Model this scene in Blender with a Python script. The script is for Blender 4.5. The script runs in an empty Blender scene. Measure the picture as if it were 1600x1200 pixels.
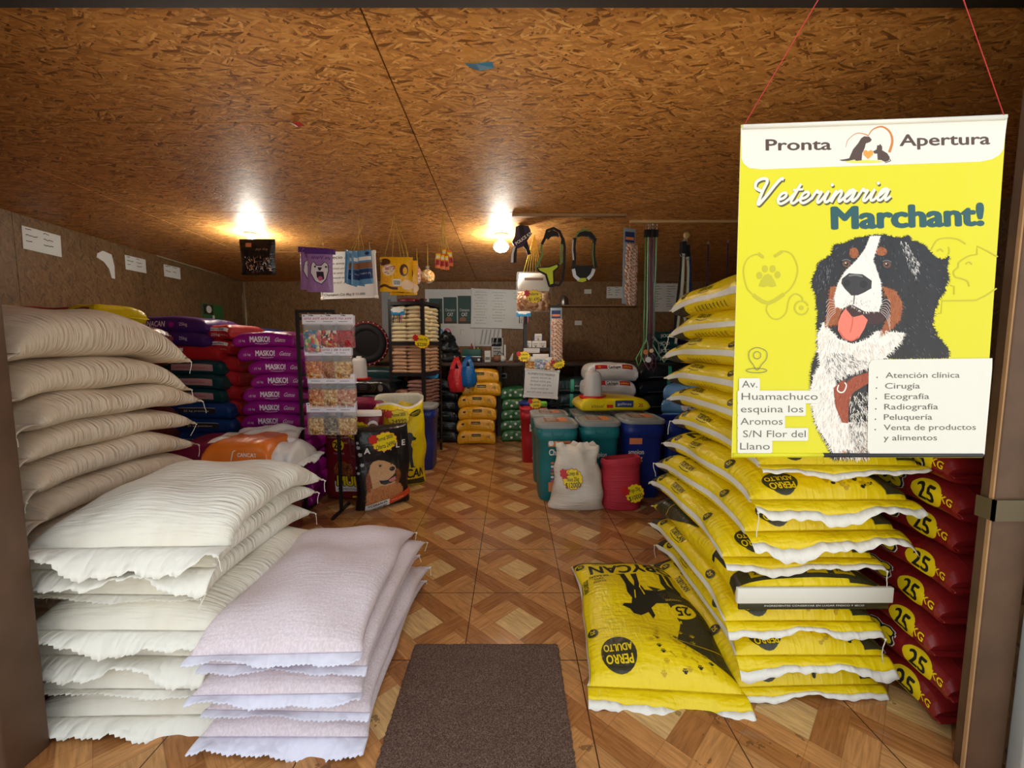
import bpy, bmesh, math, random
import numpy as np
from mathutils import Vector, Matrix
from mathutils.geometry import tessellate_polygon

# ------------------------------------------------------------------ camera, world, exposure
SC = bpy.context.scene
COL = SC.collection
R = math.radians
FPX, PITCH, CAMH = 650.0, R(5.2), 1.30
cam_d = bpy.data.cameras.new('camera'); cam = bpy.data.objects.new('camera', cam_d); COL.objects.link(cam)
cam.location = (0, 0, CAMH); cam.rotation_euler = (R(90) - PITCH, 0, 0)
cam_d.sensor_fit = 'HORIZONTAL'; cam_d.sensor_width = 36; cam_d.lens = FPX / 1600 * 36
cam_d.clip_start = 0.05; cam_d.clip_end = 200
SC.camera = cam
SC.view_settings.view_transform = 'Standard'; SC.view_settings.look = 'None'
SC.view_settings.gamma = 1; SC.view_settings.use_curve_mapping = False
SC.view_settings.exposure = 0.72
world = bpy.data.worlds.new('overcast_sky'); SC.world = world; world.use_nodes = True
bg = world.node_tree.nodes['Background']
bg.inputs[0].default_value = (0.93, 0.97, 1.0, 1); bg.inputs[1].default_value = 0.86
sun_d = bpy.data.lights.new('sun', 'SUN'); sun = bpy.data.objects.new('sun', sun_d); COL.objects.link(sun)
sun_d.energy = 8.5; sun_d.angle = R(3); sun_d.color = (1.0, .93, .82); sun.rotation_euler = (R(-38), 0, R(12))   # stands behind the shop; lights the yard, not the doorway
SC.cycles.use_denoising = True
SC.cycles.max_bounces = 8; SC.cycles.diffuse_bounces = 5; SC.cycles.glossy_bounces = 3
SC.cycles.transmission_bounces = 6; SC.cycles.transparent_max_bounces = 8
SC.cycles.sample_clamp_indirect = 6.0; SC.cycles.blur_glossy = 0.5
BULB = 112.0          # emission of the two ceiling bulbs

# room constants
XL, XR, YB, YF = -4.10, 3.70, 6.45, 1.20
def zc(y): return 2.28 + 0.04 * (YB - y)
def ray(px, py):
    a = (px - 800) / FPX; b = (600 - py) / FPX
    return Vector((a, math.cos(PITCH) + b * math.sin(PITCH), -math.sin(PITCH) + b * math.cos(PITCH)))
def at(px, py, Y):
    d = ray(px, py); t = Y / d.y
    return Vector((d.x * t, Y, CAMH + d.z * t))
def atz(px, py, z):
    d = ray(px, py); t = (z - CAMH) / d.z
    return Vector((d.x * t, d.y * t, z))
def atc(px, py):                      # point of the ceiling seen at a pixel
    d = ray(px, py); t = (2.28 + 0.04 * YB - CAMH) / (d.z + 0.04 * d.y)
    return Vector((d.x * t, d.y * t, CAMH + d.z * t))

# ------------------------------------------------------------------ materials
def srgb(r, g, b):
    f = lambda c: (c / 255 / 12.92) if c / 255 <= 0.04045 else ((c / 255 + 0.055) / 1.055) ** 2.4
    return (f(r), f(g), f(b), 1)
class NT:
    def __init__(s, name):
        s.m = bpy.data.materials.new(name); s.m.use_nodes = True; s.t = s.m.node_tree
        s.b = s.t.nodes['Principled BSDF']
    def n(s, typ, **kw):
        nd = s.t.nodes.new(typ)
        for k, v in kw.items(): setattr(nd, k, v)
        return nd
    def l(s, a, b): s.t.links.new(a, b)
    def put(s, sock, v):
        if v is None: return
        if hasattr(v, 'is_output'): s.l(v, sock)
        else: sock.default_value = v
    def ma(s, op, a, b=None, c=None):
        nd = s.n('ShaderNodeMath', operation=op)
        s.put(nd.inputs[0], a); s.put(nd.inputs[1], b); s.put(nd.inputs[2], c)
        return nd.outputs[0]
    def mapping(s, vec, scale=(1, 1, 1), rot=(0, 0, 0), loc=(0, 0, 0)):
        nd = s.n('ShaderNodeMapping'); s.l(vec, nd.inputs[0])
        nd.inputs['Scale'].default_value = scale; nd.inputs['Rotation'].default_value = rot; nd.inputs['Location'].default_value = loc
        return nd.outputs[0]
    def noise(s, vec, scale, detail=3, rough=0.55):
        nd = s.n('ShaderNodeTexNoise'); s.put(nd.inputs['Vector'], vec); nd.inputs['Scale'].default_value = scale
        nd.inputs['Detail'].default_value = detail; nd.inputs['Roughness'].default_value = rough
        return nd.outputs[0]
    def mix(s, f, a, b, mode='MIX'):
        nd = s.n('ShaderNodeMix', data_type='RGBA', blend_type=mode)
        s.put(nd.inputs[0], f); s.put(nd.inputs[6], a); s.put(nd.inputs[7], b)
        return nd.outputs[2]
    def ramp(s, f, stops):
        nd = s.n('ShaderNodeValToRGB'); s.l(f, nd.inputs[0]); e = nd.color_ramp.elements
        while len(e) < len(stops): e.new(0.5)
        for i, (p, c) in enumerate(stops): e[i].position = p; e[i].color = c if len(c) == 4 else (*c, 1)
        return nd.outputs[0]
    def bump(s, h, strength, dist=0.01, prev=None):
        nd = s.n('ShaderNodeBump'); nd.inputs['Strength'].default_value = strength; nd.inputs['Distance'].default_value = dist
        s.l(h, nd.inputs['Height'])
        if prev is not None: s.l(prev, nd.inputs['Normal'])
        s.l(nd.outputs[0], s.b.inputs['Normal']); return nd.outputs[0]
    def set(s, **kw):
        for k, v in kw.items(): s.put(s.b.inputs[{'col': 'Base Color', 'rough': 'Roughness', 'metal': 'Metallic', 'spec': 'Specular IOR Level', 'alpha': 'Alpha', 'trans': 'Transmission Weight', 'ecol': 'Emission Color', 'estr': 'Emission Strength', 'coat': 'Coat Weight', 'ior': 'IOR', 'sheen': 'Sheen Weight'}[k]], v)
        return s.m
MATS = {}
def plain(name, rgb, rough=0.5, metal=0.0, var=0.06, spec=0.4):
    """solid colour with a faint uneven tone and a little surface bump"""
    if name in MATS: return MATS[name]
    t = NT(name); c = srgb(*rgb)
    geo = t.n('ShaderNodeTexCoord').outputs['Object']
    nz = t.noise(geo, 9, 3)
    col = t.mix(nz, tuple(x * (1 - var) for x in c[:3]) + (1,), tuple(min(1, x * (1 + var)) for x in c[:3]) + (1,))
    t.set(col=col, rough=rough, metal=metal, spec=spec)
    MATS[name] = t.m; return t.m
def film(name, rgb, rough=0.33, wrinkle=0.35, scale=26, spec=0.5):
    """printed plastic film: glossy, creased"""
    if name in MATS: return MATS[name]
    t = NT(name); c = srgb(*rgb)
    uv = t.n('ShaderNodeUVMap').outputs[0]
    w = t.noise(uv, 6, 2)
    n1 = t.noise(t.mapping(uv, (1.0, 0.35, 1)), scale, 2, 0.5)
    n2 = t.noise(t.mapping(uv, (0.35, 1.0, 1), rot=(0, 0, 0.5)), scale * 1.2, 2, 0.5)
    r1 = t.ma('ABSOLUTE', t.ma('SUBTRACT', n1, 0.5)); r2 = t.ma('ABSOLUTE', t.ma('SUBTRACT', n2, 0.5))
    h = t.ma('ADD', r1, r2)
    t.bump(h, wrinkle, 0.02)
    col = t.mix(w, tuple(x * .93 for x in c[:3]) + (1,), tuple(min(1, x * 1.06) for x in c[:3]) + (1,))
    t.set(col=col, rough=rough, spec=spec)
    MATS[name] = t.m; return t.m
def woven(name, rgb, rib=0.55, rough=0.6, stain=0.1, mottle=0.0, ribscale=75):
    """woven polypropylene sack: fine weave, ripples across the flank"""
    if name in MATS: return MATS[name]
    t = NT(name); c = srgb(*rgb)
    uv = t.n('ShaderNodeUVMap').outputs[0]
    ripple = t.noise(t.mapping(uv, (0.10, 1.0, 1)), ribscale, 1.5, 0.5)
    fine = t.noise(t.mapping(uv, (1, 0.25, 1)), 420, 1)
    fine2 = t.noise(t.mapping(uv, (0.25, 1, 1)), 420, 1)
    ms = t.noise(uv, 5, 2)
    mask = t.ramp(ms, [(0.34, (0.25, 0.25, 0.25)), (0.62, (1, 1, 1))])
    b1 = t.bump(t.ma('MULTIPLY', ripple, mask), rib, 0.018)
    t.bump(t.ma('ADD', fine, fine2), 0.16, 0.004, b1)
    st = t.noise(uv, 7, 4, 0.6)
    col = t.mix(t.ramp(st, [(0.45, (0, 0, 0)), (0.85, (stain * 4, stain * 4, stain * 4))]), c, tuple(x * k for x, k in zip(c[:3], (0.72, 0.62, 0.48))) + (1,))
    if mottle:
        g = t.noise(uv, 130, 2, 0.7)
        col = t.mix(t.ramp(g, [(0.42, (0, 0, 0)), (0.62, (mottle, mottle, mottle))]), col, (min(1, c[0] * 1.5), min(1, c[1] * 1.5), min(1, c[2] * 1.5), 1))
    t.set(col=col, rough=rough, spec=0.3)
    MATS[name] = t.m; return t.m
def crumpled(name, rgb, rough=.55):
    t = NT(name); uv = t.n('ShaderNodeUVMap').outputs[0]; n1 = t.noise(uv, 13, 2, .5); n2 = t.noise(t.mapping(uv, (1, .5, 1), rot=(0, 0, .6)), 22, 1)
    r = t.ma('ADD', t.ma('ABSOLUTE', t.ma('SUBTRACT', n1, .5)), t.ma('ABSOLUTE', t.ma('SUBTRACT', n2, .5))); t.bump(r, .45, .03)
    t.set(col=srgb(*rgb), rough=rough, spec=.4); MATS[name] = t.m; return t.m
def clear(name, rgb=(235, 240, 245), alpha=0.28, rough=0.15):
    if name in MATS: return MATS[name]
    t = NT(name); nz = t.noise(t.n('ShaderNodeTexCoord').outputs['Object'], 40, 2); t.bump(nz, 0.4, 0.01)
    t.set(col=srgb(*rgb), rough=rough, alpha=alpha, spec=0.6); MATS[name] = t.m; return t.m
def glow(name, rgb, strength):
    t = NT(name); t.set(col=srgb(*rgb), ecol=srgb(*rgb), estr=strength); MATS[name] = t.m; return t.m
def speckle(name, cols, scale=60, rough=0.5):
    """a heap of small pieces: cells of several colours"""
    if name in MATS: return MATS[name]
    t = NT(name); oc = t.n('ShaderNodeTexCoord').outputs['Object']
    v = t.n('ShaderNodeTexVoronoi'); t.l(oc, v.inputs['Vector']); v.inputs['Scale'].default_value = scale
    sep = t.n('ShaderNodeSeparateColor'); t.l(v.outputs['Color'], sep.inputs[0])
    col = t.ramp(sep.outputs[0], [(i / len(cols), srgb(*c)) for i, c in enumerate(cols)]); col.node.color_ramp.interpolation = 'CONSTANT'
    t.bump(t.ma('SUBTRACT', 1.0, v.outputs['Distance']), 0.8, 0.02)
    t.set(col=col, rough=rough); MATS[name] = t.m; return t.m

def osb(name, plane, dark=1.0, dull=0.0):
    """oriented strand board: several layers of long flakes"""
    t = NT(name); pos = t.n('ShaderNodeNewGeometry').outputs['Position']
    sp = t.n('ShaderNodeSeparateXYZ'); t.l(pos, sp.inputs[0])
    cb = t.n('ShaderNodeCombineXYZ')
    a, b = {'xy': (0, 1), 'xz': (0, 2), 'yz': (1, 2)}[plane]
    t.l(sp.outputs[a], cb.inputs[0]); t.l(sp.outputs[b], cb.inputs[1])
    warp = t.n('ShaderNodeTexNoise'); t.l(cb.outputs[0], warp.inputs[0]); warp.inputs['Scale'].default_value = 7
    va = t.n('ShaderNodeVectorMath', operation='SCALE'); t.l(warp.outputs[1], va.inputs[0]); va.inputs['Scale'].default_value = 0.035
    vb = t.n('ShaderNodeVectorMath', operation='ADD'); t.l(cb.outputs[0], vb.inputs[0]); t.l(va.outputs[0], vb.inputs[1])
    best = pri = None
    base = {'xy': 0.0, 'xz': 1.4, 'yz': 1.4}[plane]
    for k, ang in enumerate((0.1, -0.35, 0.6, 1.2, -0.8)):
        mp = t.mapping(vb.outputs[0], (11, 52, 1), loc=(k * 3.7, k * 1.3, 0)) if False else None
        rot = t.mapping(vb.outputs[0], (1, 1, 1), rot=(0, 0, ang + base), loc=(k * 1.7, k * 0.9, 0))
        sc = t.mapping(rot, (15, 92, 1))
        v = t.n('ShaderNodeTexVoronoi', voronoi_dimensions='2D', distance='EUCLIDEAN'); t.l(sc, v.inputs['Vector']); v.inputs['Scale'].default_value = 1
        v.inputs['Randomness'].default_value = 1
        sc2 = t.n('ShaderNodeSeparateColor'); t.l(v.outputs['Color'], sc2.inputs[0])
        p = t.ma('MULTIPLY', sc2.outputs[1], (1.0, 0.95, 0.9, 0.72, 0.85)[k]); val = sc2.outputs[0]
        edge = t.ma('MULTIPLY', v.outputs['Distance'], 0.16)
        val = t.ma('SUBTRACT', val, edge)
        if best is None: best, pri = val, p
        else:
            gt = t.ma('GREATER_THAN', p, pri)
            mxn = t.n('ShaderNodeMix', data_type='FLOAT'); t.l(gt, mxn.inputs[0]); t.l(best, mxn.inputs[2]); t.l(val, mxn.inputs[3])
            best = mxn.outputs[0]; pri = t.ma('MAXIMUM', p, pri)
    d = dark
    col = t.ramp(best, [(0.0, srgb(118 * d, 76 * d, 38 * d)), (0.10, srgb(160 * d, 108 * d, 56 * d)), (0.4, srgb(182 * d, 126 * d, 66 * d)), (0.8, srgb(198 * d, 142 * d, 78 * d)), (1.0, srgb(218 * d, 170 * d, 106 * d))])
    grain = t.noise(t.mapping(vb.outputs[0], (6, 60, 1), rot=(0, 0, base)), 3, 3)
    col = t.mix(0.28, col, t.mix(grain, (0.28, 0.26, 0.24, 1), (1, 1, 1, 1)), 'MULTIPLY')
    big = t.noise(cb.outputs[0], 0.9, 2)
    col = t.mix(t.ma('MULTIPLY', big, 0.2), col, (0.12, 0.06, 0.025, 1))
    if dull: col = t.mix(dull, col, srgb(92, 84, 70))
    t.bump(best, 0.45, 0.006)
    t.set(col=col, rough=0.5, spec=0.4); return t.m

def tile_floor():
    t = NT('parquet_tile'); pos = t.n('ShaderNodeNewGeometry').outputs['Position']
    sp = t.n('ShaderNodeSeparateXYZ'); t.l(pos, sp.inputs[0])
    TS = 0.4745
    u = t.ma('DIVIDE', t.ma('SUBTRACT', sp.outputs[0], TX0), TS); v = t.ma('DIVIDE', t.ma('SUBTRACT', sp.outputs[1], TY0), TS)
    fu = t.ma('FRACT', u); fv = t.ma('FRACT', v)
    k = 0.70711
    p = t.ma('MULTIPLY', t.ma('ADD', t.ma('SUBTRACT', u, .5), t.ma('SUBTRACT', v, .5)), k)
    q = t.ma('MULTIPLY', t.ma('SUBTRACT', t.ma('SUBTRACT', u, .5), t.ma('SUBTRACT', v, .5)), k)
    pc = t.ma('ADD', t.ma('DIVIDE', p, k), .5); qc = t.ma('ADD', t.ma('DIVIDE', q, k), .5)
    ip = t.ma('FLOOR', pc); iq = t.ma('FLOOR', qc)
    p0 = t.ma('SUBTRACT', t.ma('FRACT', pc), .5); q0 = t.ma('SUBTRACT', t.ma('FRACT', qc), .5)
    ap = t.ma('ABSOLUTE', p0); aq = t.ma('ABSOLUTE', q0)
    G = 0.245
    inp = t.ma('LESS_THAN', ap, G); inq = t.ma('LESS_THAN', aq, G)
    odd = t.ma('MODULO', t.ma('ABSOLUTE', t.ma('ADD', ip, iq)), 2.0)
    odd = t.ma('GREATER_THAN', odd, 0.5)
    sq = t.ma('MULTIPLY', inp, inq)
    both = t.ma('MULTIPLY', t.ma('SUBTRACT', 1.0, inp), t.ma('SUBTRACT', 1.0, inq))
    # A planks run along p (band where |q0|>G), B planks run along q
    crossA = t.ma('GREATER_THAN', t.ma('MULTIPLY', p0, q0), 0.0)
    A = t.ma('MAXIMUM', t.ma('MULTIPLY', inp, t.ma('SUBTRACT', 1.0, inq)), t.ma('MULTIPLY', both, crossA))
    # position across the band: 0..1 between neighbouring squares
    across = t.n('ShaderNodeMix', data_type='FLOAT'); t.l(A, across.inputs[0])
    fa = t.ma('FRACT', t.ma('ADD', p0, 1.0)); fb = t.ma('FRACT', t.ma('ADD', q0, 1.0))
    wa = t.ma('DIVIDE', t.ma('SUBTRACT', fa, G), 1 - 2 * G); wb = t.ma('DIVIDE', t.ma('SUBTRACT', fb, G), 1 - 2 * G)
    t.l(wa, across.inputs[2]); t.l(wb, across.inputs[3])
    ac = across.outputs[0]
    dark = t.ma('LESS_THAN', ac, 0.5)
    # grain along the plank
    cu = t.n('ShaderNodeCombineXYZ'); t.l(p, cu.inputs[0]); t.l(q, cu.inputs[1])
    gA = t.noise(t.mapping(cu.outputs[0], (3, 34, 1)), 1.3, 4, 0.62); gB = t.noise(t.mapping(cu.outputs[0], (34, 3, 1)), 1.3, 4, 0.62)
    g = t.n('ShaderNodeMix', data_type='FLOAT'); t.l(A, g.inputs[0]); t.l(gB, g.inputs[2]); t.l(gA, g.inputs[3])
    gr = t.ramp(g.outputs[0], [(0.3, (0.62, 0.62, 0.62)), (0.65, (1.08, 1.08, 1.08))])
    med, drk, lit, md2 = srgb(196, 139, 84), srgb(166, 110, 63), srgb(216, 176, 118), srgb(190, 138, 86)
    col = t.mix(dark, med, drk)
    col = t.mix(sq, col, t.mix(odd, lit, md2))
    # thin dark joints between planks
    j1 = t.ma('LESS_THAN', t.ma('ABSOLUTE', t.ma('SUBTRACT', ap, G)), 0.006); j2 = t.ma('LESS_THAN', t.ma('ABSOLUTE', t.ma('SUBTRACT', aq, G)), 0.006)
    j3 = t.ma('MULTIPLY', t.ma('LESS_THAN', t.ma('ABSOLUTE', t.ma('SUBTRACT', ac, 0.5)), 0.012), t.ma('SUBTRACT', 1.0, sq))
    jj = t.ma('MAXIMUM', t.ma('MAXIMUM', t.ma('MULTIPLY', j1, t.ma('SUBTRACT', 1.0, both)), t.ma('MULTIPLY', j2, t.ma('SUBTRACT', 1.0, both))), j3)
    col = t.mix(1.0, col, gr, 'MULTIPLY')
    col = t.mix(t.ma('MULTIPLY', jj, 0.4), col, srgb(110, 66, 36))
    grout = t.ma('MAXIMUM', t.ma('GREATER_THAN', t.ma('ABSOLUTE', t.ma('SUBTRACT', fu, .5)), 0.4955), t.ma('GREATER_THAN', t.ma('ABSOLUTE', t.ma('SUBTRACT', fv, .5)), 0.4955))
    col = t.mix(grout, col, srgb(74, 46, 28))
    # dirt near the threshold
    dn = t.noise(pos, 9, 4, 0.7); zone = t.noise(pos, 2.2, 1)
    df = t.ma('MULTIPLY', t.ma('GREATER_THAN', dn, 0.60), t.ma('MULTIPLY', t.ma('LESS_THAN', sp.outputs[1], 1.42), t.ma('GREATER_THAN', zone, .52)))
    col = t.mix(t.ma('MULTIPLY', df, 0.55), col, srgb(70, 52, 36))
    rg = t.ramp(t.noise(pos, 3, 3), [(0.3, (0.10, 0.10, 0.10)), (0.8, (0.24, 0.24, 0.24))])
    t.bump(t.ma('SUBTRACT', 1.0, grout), 0.5, 0.004)
    t.set(col=col, rough=rg, spec=0.5); return t.m
TX0 = at(740, 926, 1.0).x; TY0 = 0  # replaced below once the grid is known
_g = atz(740, 926.2, 0); TX0 = _g.x; TY0 = _g.y

# ------------------------------------------------------------------ mesh helpers
class MB:
    """collects faces; build() links them as ONE mesh object"""
    def __init__(s): s.v = []; s.f = []; s.m = []; s.mats = []; s.uv = {}; s.smooth = []
    def mi(s, m):
        if m not in s.mats: s.mats.append(m)
        return s.mats.index(m)
    def add(s, vs, fs, m, smooth=False, uv=None):
        o = len(s.v); s.v += [tuple(v) for v in vs]; k = s.mi(m)
        if uv is not None:
            for i, q in enumerate(uv): s.uv[o + i] = q
        for f in fs: s.f.append(tuple(i + o for i in f)); s.m.append(k); s.smooth.append(smooth)
        return s
    def box(s, x0, x1, y0, y1, z0, z1, m, M=None, bev=0.0):
        if bev <= 0:
            vs = [(x, y, z) for z in (z0, z1) for y in (y0, y1) for x in (x0, x1)]
            fs = [(0, 2, 3, 1), (4, 5, 7, 6), (0, 1, 5, 4), (2, 6, 7, 3), (0, 4, 6, 2), (1, 3, 7, 5)]
        else:
            b = bmesh.new(); bmesh.ops.create_cube(b, size=1)
            for v in b.verts: v.co = ((x0 + x1) / 2 + v.co.x * (x1 - x0), (y0 + y1) / 2 + v.co.y * (y1 - y0), (z0 + z1) / 2 + v.co.z * (z1 - z0))
            bmesh.ops.bevel(b, geom=list(b.edges), offset=bev, segments=2, affect='EDGES', profile=0.5)
            b.verts.index_update(); vs = [v.co.copy() for v in b.verts]; fs = [tuple(v.index for v in f.verts) for f in b.faces]; b.free()
        if M is not None: vs = [M @ Vector(v) for v in vs]
        return s.add(vs, fs, m, bev > 0)
    def tube(s, path, r, m, n=8, caps=True, closed=False):
        path = [Vector(p) for p in path]; k = len(path); rs = r if isinstance(r, (list, tuple)) else [r] * k
        vs = []; up = None
        for i, p in enumerate(path):
            a = path[(i - 1) % k] if (closed or i > 0) else p; b = path[(i + 1) % k] if (closed or i < k - 1) else p
            d = (b - a).normalized() if (b - a).length > 1e-9 else Vector((0, 0, 1))
            if up is None: up = d.orthogonal().normalized()
            else:
                up = (up - d * up.dot(d)); up = up.normalized() if up.length > 1e-6 else d.orthogonal().normalized()
            w = d.cross(up)
            for j in range(n):
                t = 2 * math.pi * j / n; vs.append(p + (up * math.cos(t) + w * math.sin(t)) * rs[i])
        fs = []
        for i in range(k if closed else k - 1):
            for j in range(n):
                a = i * n; b = ((i + 1) % k) * n; fs.append((a + j, a + (j + 1) % n, b + (j + 1) % n, b + j))
        if caps and not closed: fs += [tuple(range(n))[::-1], tuple(range((k - 1) * n, k * n))]
        return s.add(vs, fs, m, True)
    def ribbon(s, path, w, th, m, side=(1, 0, 0)):
        """flat strap: width w along a fixed side direction, thickness th"""
        path = [Vector(p) for p in path]; sd = Vector(side).normalized(); vs = []; k = len(path)
        for i, p in enumerate(path):
            d = (path[min(i + 1, k - 1)] - path[max(i - 1, 0)]).normalized(); nrm = d.cross(sd)
            nrm = nrm.normalized() if nrm.length > 1e-6 else Vector((0, 1, 0)); lat = nrm.cross(d).normalized()
            for a, b in ((-1, -1), (1, -1), (1, 1), (-1, 1)): vs.append(p + lat * a * w / 2 + nrm * b * th / 2)
        fs = [(i * 4 + j, i * 4 + (j + 1) % 4, i * 4 + 4 + (j + 1) % 4, i * 4 + 4 + j) for i in range(k - 1) for j in range(4)]
        fs += [(3, 2, 1, 0), tuple(range(k * 4 - 4, k * 4))]
        return s.add(vs, fs, m)
    def loft(s, secs, m, n=32, M=None, cap0=True, cap1=True):
        """secs: (z, rx, ry, exponent[, cx, cy]) superellipse rings"""
        vs = []
        for sec in secs:
            z, rx, ry, e = sec[:4]; cx, cy = sec[4:6] if len(sec) > 4 else (0, 0)
            for j in range(n):
                t = 2 * math.pi * (j + .5) / n; c, q = math.cos(t), math.sin(t)
                vs.append((cx + rx * math.copysign(abs(c) ** (2 / e), c), cy + ry * math.copysign(abs(q) ** (2 / e), q), z))
        fs = [(i * n + j, i * n + (j + 1) % n, (i + 1) * n + (j + 1) % n, (i + 1) * n + j) for i in range(len(secs) - 1) for j in range(n)]
        if M is not None: vs = [M @ Vector(v) for v in vs]
        s.add(vs, fs, m, True)
        if cap0: s.add(vs[:n], [tuple(range(n))[::-1]], m)
        if cap1: s.add(vs[-n:], [tuple(range(n))], m)
        return s
    def sphere(s, c, r, m, n=14, k=9, sc=(1, 1, 1)):
        vs = [(c[0], c[1], c[2] - r * sc[2])]
        for i in range(1, k):
            a = math.pi * i / k
            for j in range(n):
                t = 2 * math.pi * j / n; vs.append((c[0] + r * sc[0] * math.sin(a) * math.cos(t), c[1] + r * sc[1] * math.sin(a) * math.sin(t), c[2] - r * sc[2] * math.cos(a)))
        vs.append((c[0], c[1], c[2] + r * sc[2])); L = len(vs) - 1
        fs = [(0, 1 + (j + 1) % n, 1 + j) for j in range(n)]
        fs += [(1 + i * n + j, 1 + i * n + (j + 1) % n, 1 + (i + 1) * n + (j + 1) % n, 1 + (i + 1) * n + j) for i in range(k - 2) for j in range(n)]
        fs += [(L, 1 + (k - 2) * n + j, 1 + (k - 2) * n + (j + 1) % n) for j in range(n)]
        return s.add(vs, fs, m, True)
    def prism(s, pts, y0, y1, m):
        """outline in x,z given depth from y0 to y1"""
        n = len(pts); vs = [(x, y0, z) for x, z in pts] + [(x, y1, z) for x, z in pts]
        tri = tessellate_polygon([[Vector((x, z, 0)) for x, z in pts]])
        fs = [tuple(t) for t in tri] + [tuple(i + n for i in t)[::-1] for t in tri]
        fs += [(i, i + n, (i + 1) % n + n, (i + 1) % n) for i in range(n)]
        return s.add(vs, fs, m)
    def art(s, a, f, step=0.0015, y=None):
        """flat print: f(x, y, lift) -> point"""
        for vs, fs, m, layer in a.staggered():
            s.add([f(p[0], p[1], step * (layer + 1 + (p[2] if len(p) > 2 else 0))) for p in vs], fs, m, False, [(p[0], p[1]) for p in vs])
        return s
    def build(s, name, parent=None, loc=None, fixn=False):
        me = bpy.data.meshes.new(name); me.from_pydata(s.v, [], s.f)
        for m in s.mats: me.materials.append(MATS[m] if isinstance(m, str) else m)
        me.polygons.foreach_set('material_index', s.m); me.polygons.foreach_set('use_smooth', s.smooth)
        if s.uv:
            uvl = me.uv_layers.new(name='UVMap'); li = np.empty(len(me.loops), dtype=np.int32); me.loops.foreach_get('vertex_index', li)
            arr = np.zeros((len(s.v), 2), dtype=np.float32)
            for i, q in s.uv.items(): arr[i] = q
            uvl.data.foreach_set('uv', arr[li].ravel())
        if fixn:
            b = bmesh.new(); b.from_mesh(me); bmesh.ops.recalc_face_normals(b, faces=b.faces); b.to_mesh(me); b.free()
        me.update()
        o = bpy.data.objects.new(name, me); COL.objects.link(o)
        if parent is not None: o.parent = parent
        if loc is not None: o.location = loc
        return o
def tag(o, label, cat, group=None):
    o['label'] = label; o['category'] = cat
    if group: o['group'] = group
    return o
def empty(name, loc=(0, 0, 0), rot=(0, 0, 0)):
    o = bpy.data.objects.new(name, None); COL.objects.link(o); o.location = loc; o.rotation_euler = rot; o.empty_display_size = 0.05; return o
def struct(o): o['kind'] = 'structure'; return o
def copy_tree(o, parent=None):
    c = o.copy(); COL.objects.link(c)
    if parent is not None: c.parent = parent
    for ch in list(o.children): copy_tree(ch, c)
    return c
ORD = ['topmost', 'second', 'third', 'fourth', 'fifth', 'sixth', 'seventh', 'eighth', 'ninth', 'tenth', 'eleventh', 'twelfth', 'thirteenth', 'fourteenth', 'fifteenth']
def rank(i, n):   # i counted from the bottom, n in all
    k = n - 1 - i
    return 'topmost' if k == 0 else ('lowest' if i == 0 else ORD[k] + ' from the top')

# ------------------------------------------------------------------ printed art in 2D
_TXT = {}
def text_mesh(s, bold):
    if (s, bold) in _TXT: return _TXT[(s, bold)]
    cu = bpy.data.curves.new('lettering', 'FONT'); cu.body = s; cu.size = 1; cu.offset = bold; cu.resolution_u = 3; cu.fill_mode = 'BOTH'
    o = bpy.data.objects.new('lettering', cu); COL.objects.link(o)
    dg = bpy.context.evaluated_depsgraph_get(); me = o.evaluated_get(dg).to_mesh()
    vs = [(v.co.x, v.co.y) for v in me.vertices]; fs = [tuple(p.vertices) for p in me.polygons]
    o.evaluated_get(dg).to_mesh_clear(); bpy.data.objects.remove(o); bpy.data.curves.remove(cu)
    _TXT[(s, bold)] = (vs, fs); return vs, fs
def CAPH():
    if 'h' not in _TXT: ys = [v[1] for v in text_mesh('H', 0.0)[0]]; _TXT['h'] = max(ys)
    return _TXT['h']
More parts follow.
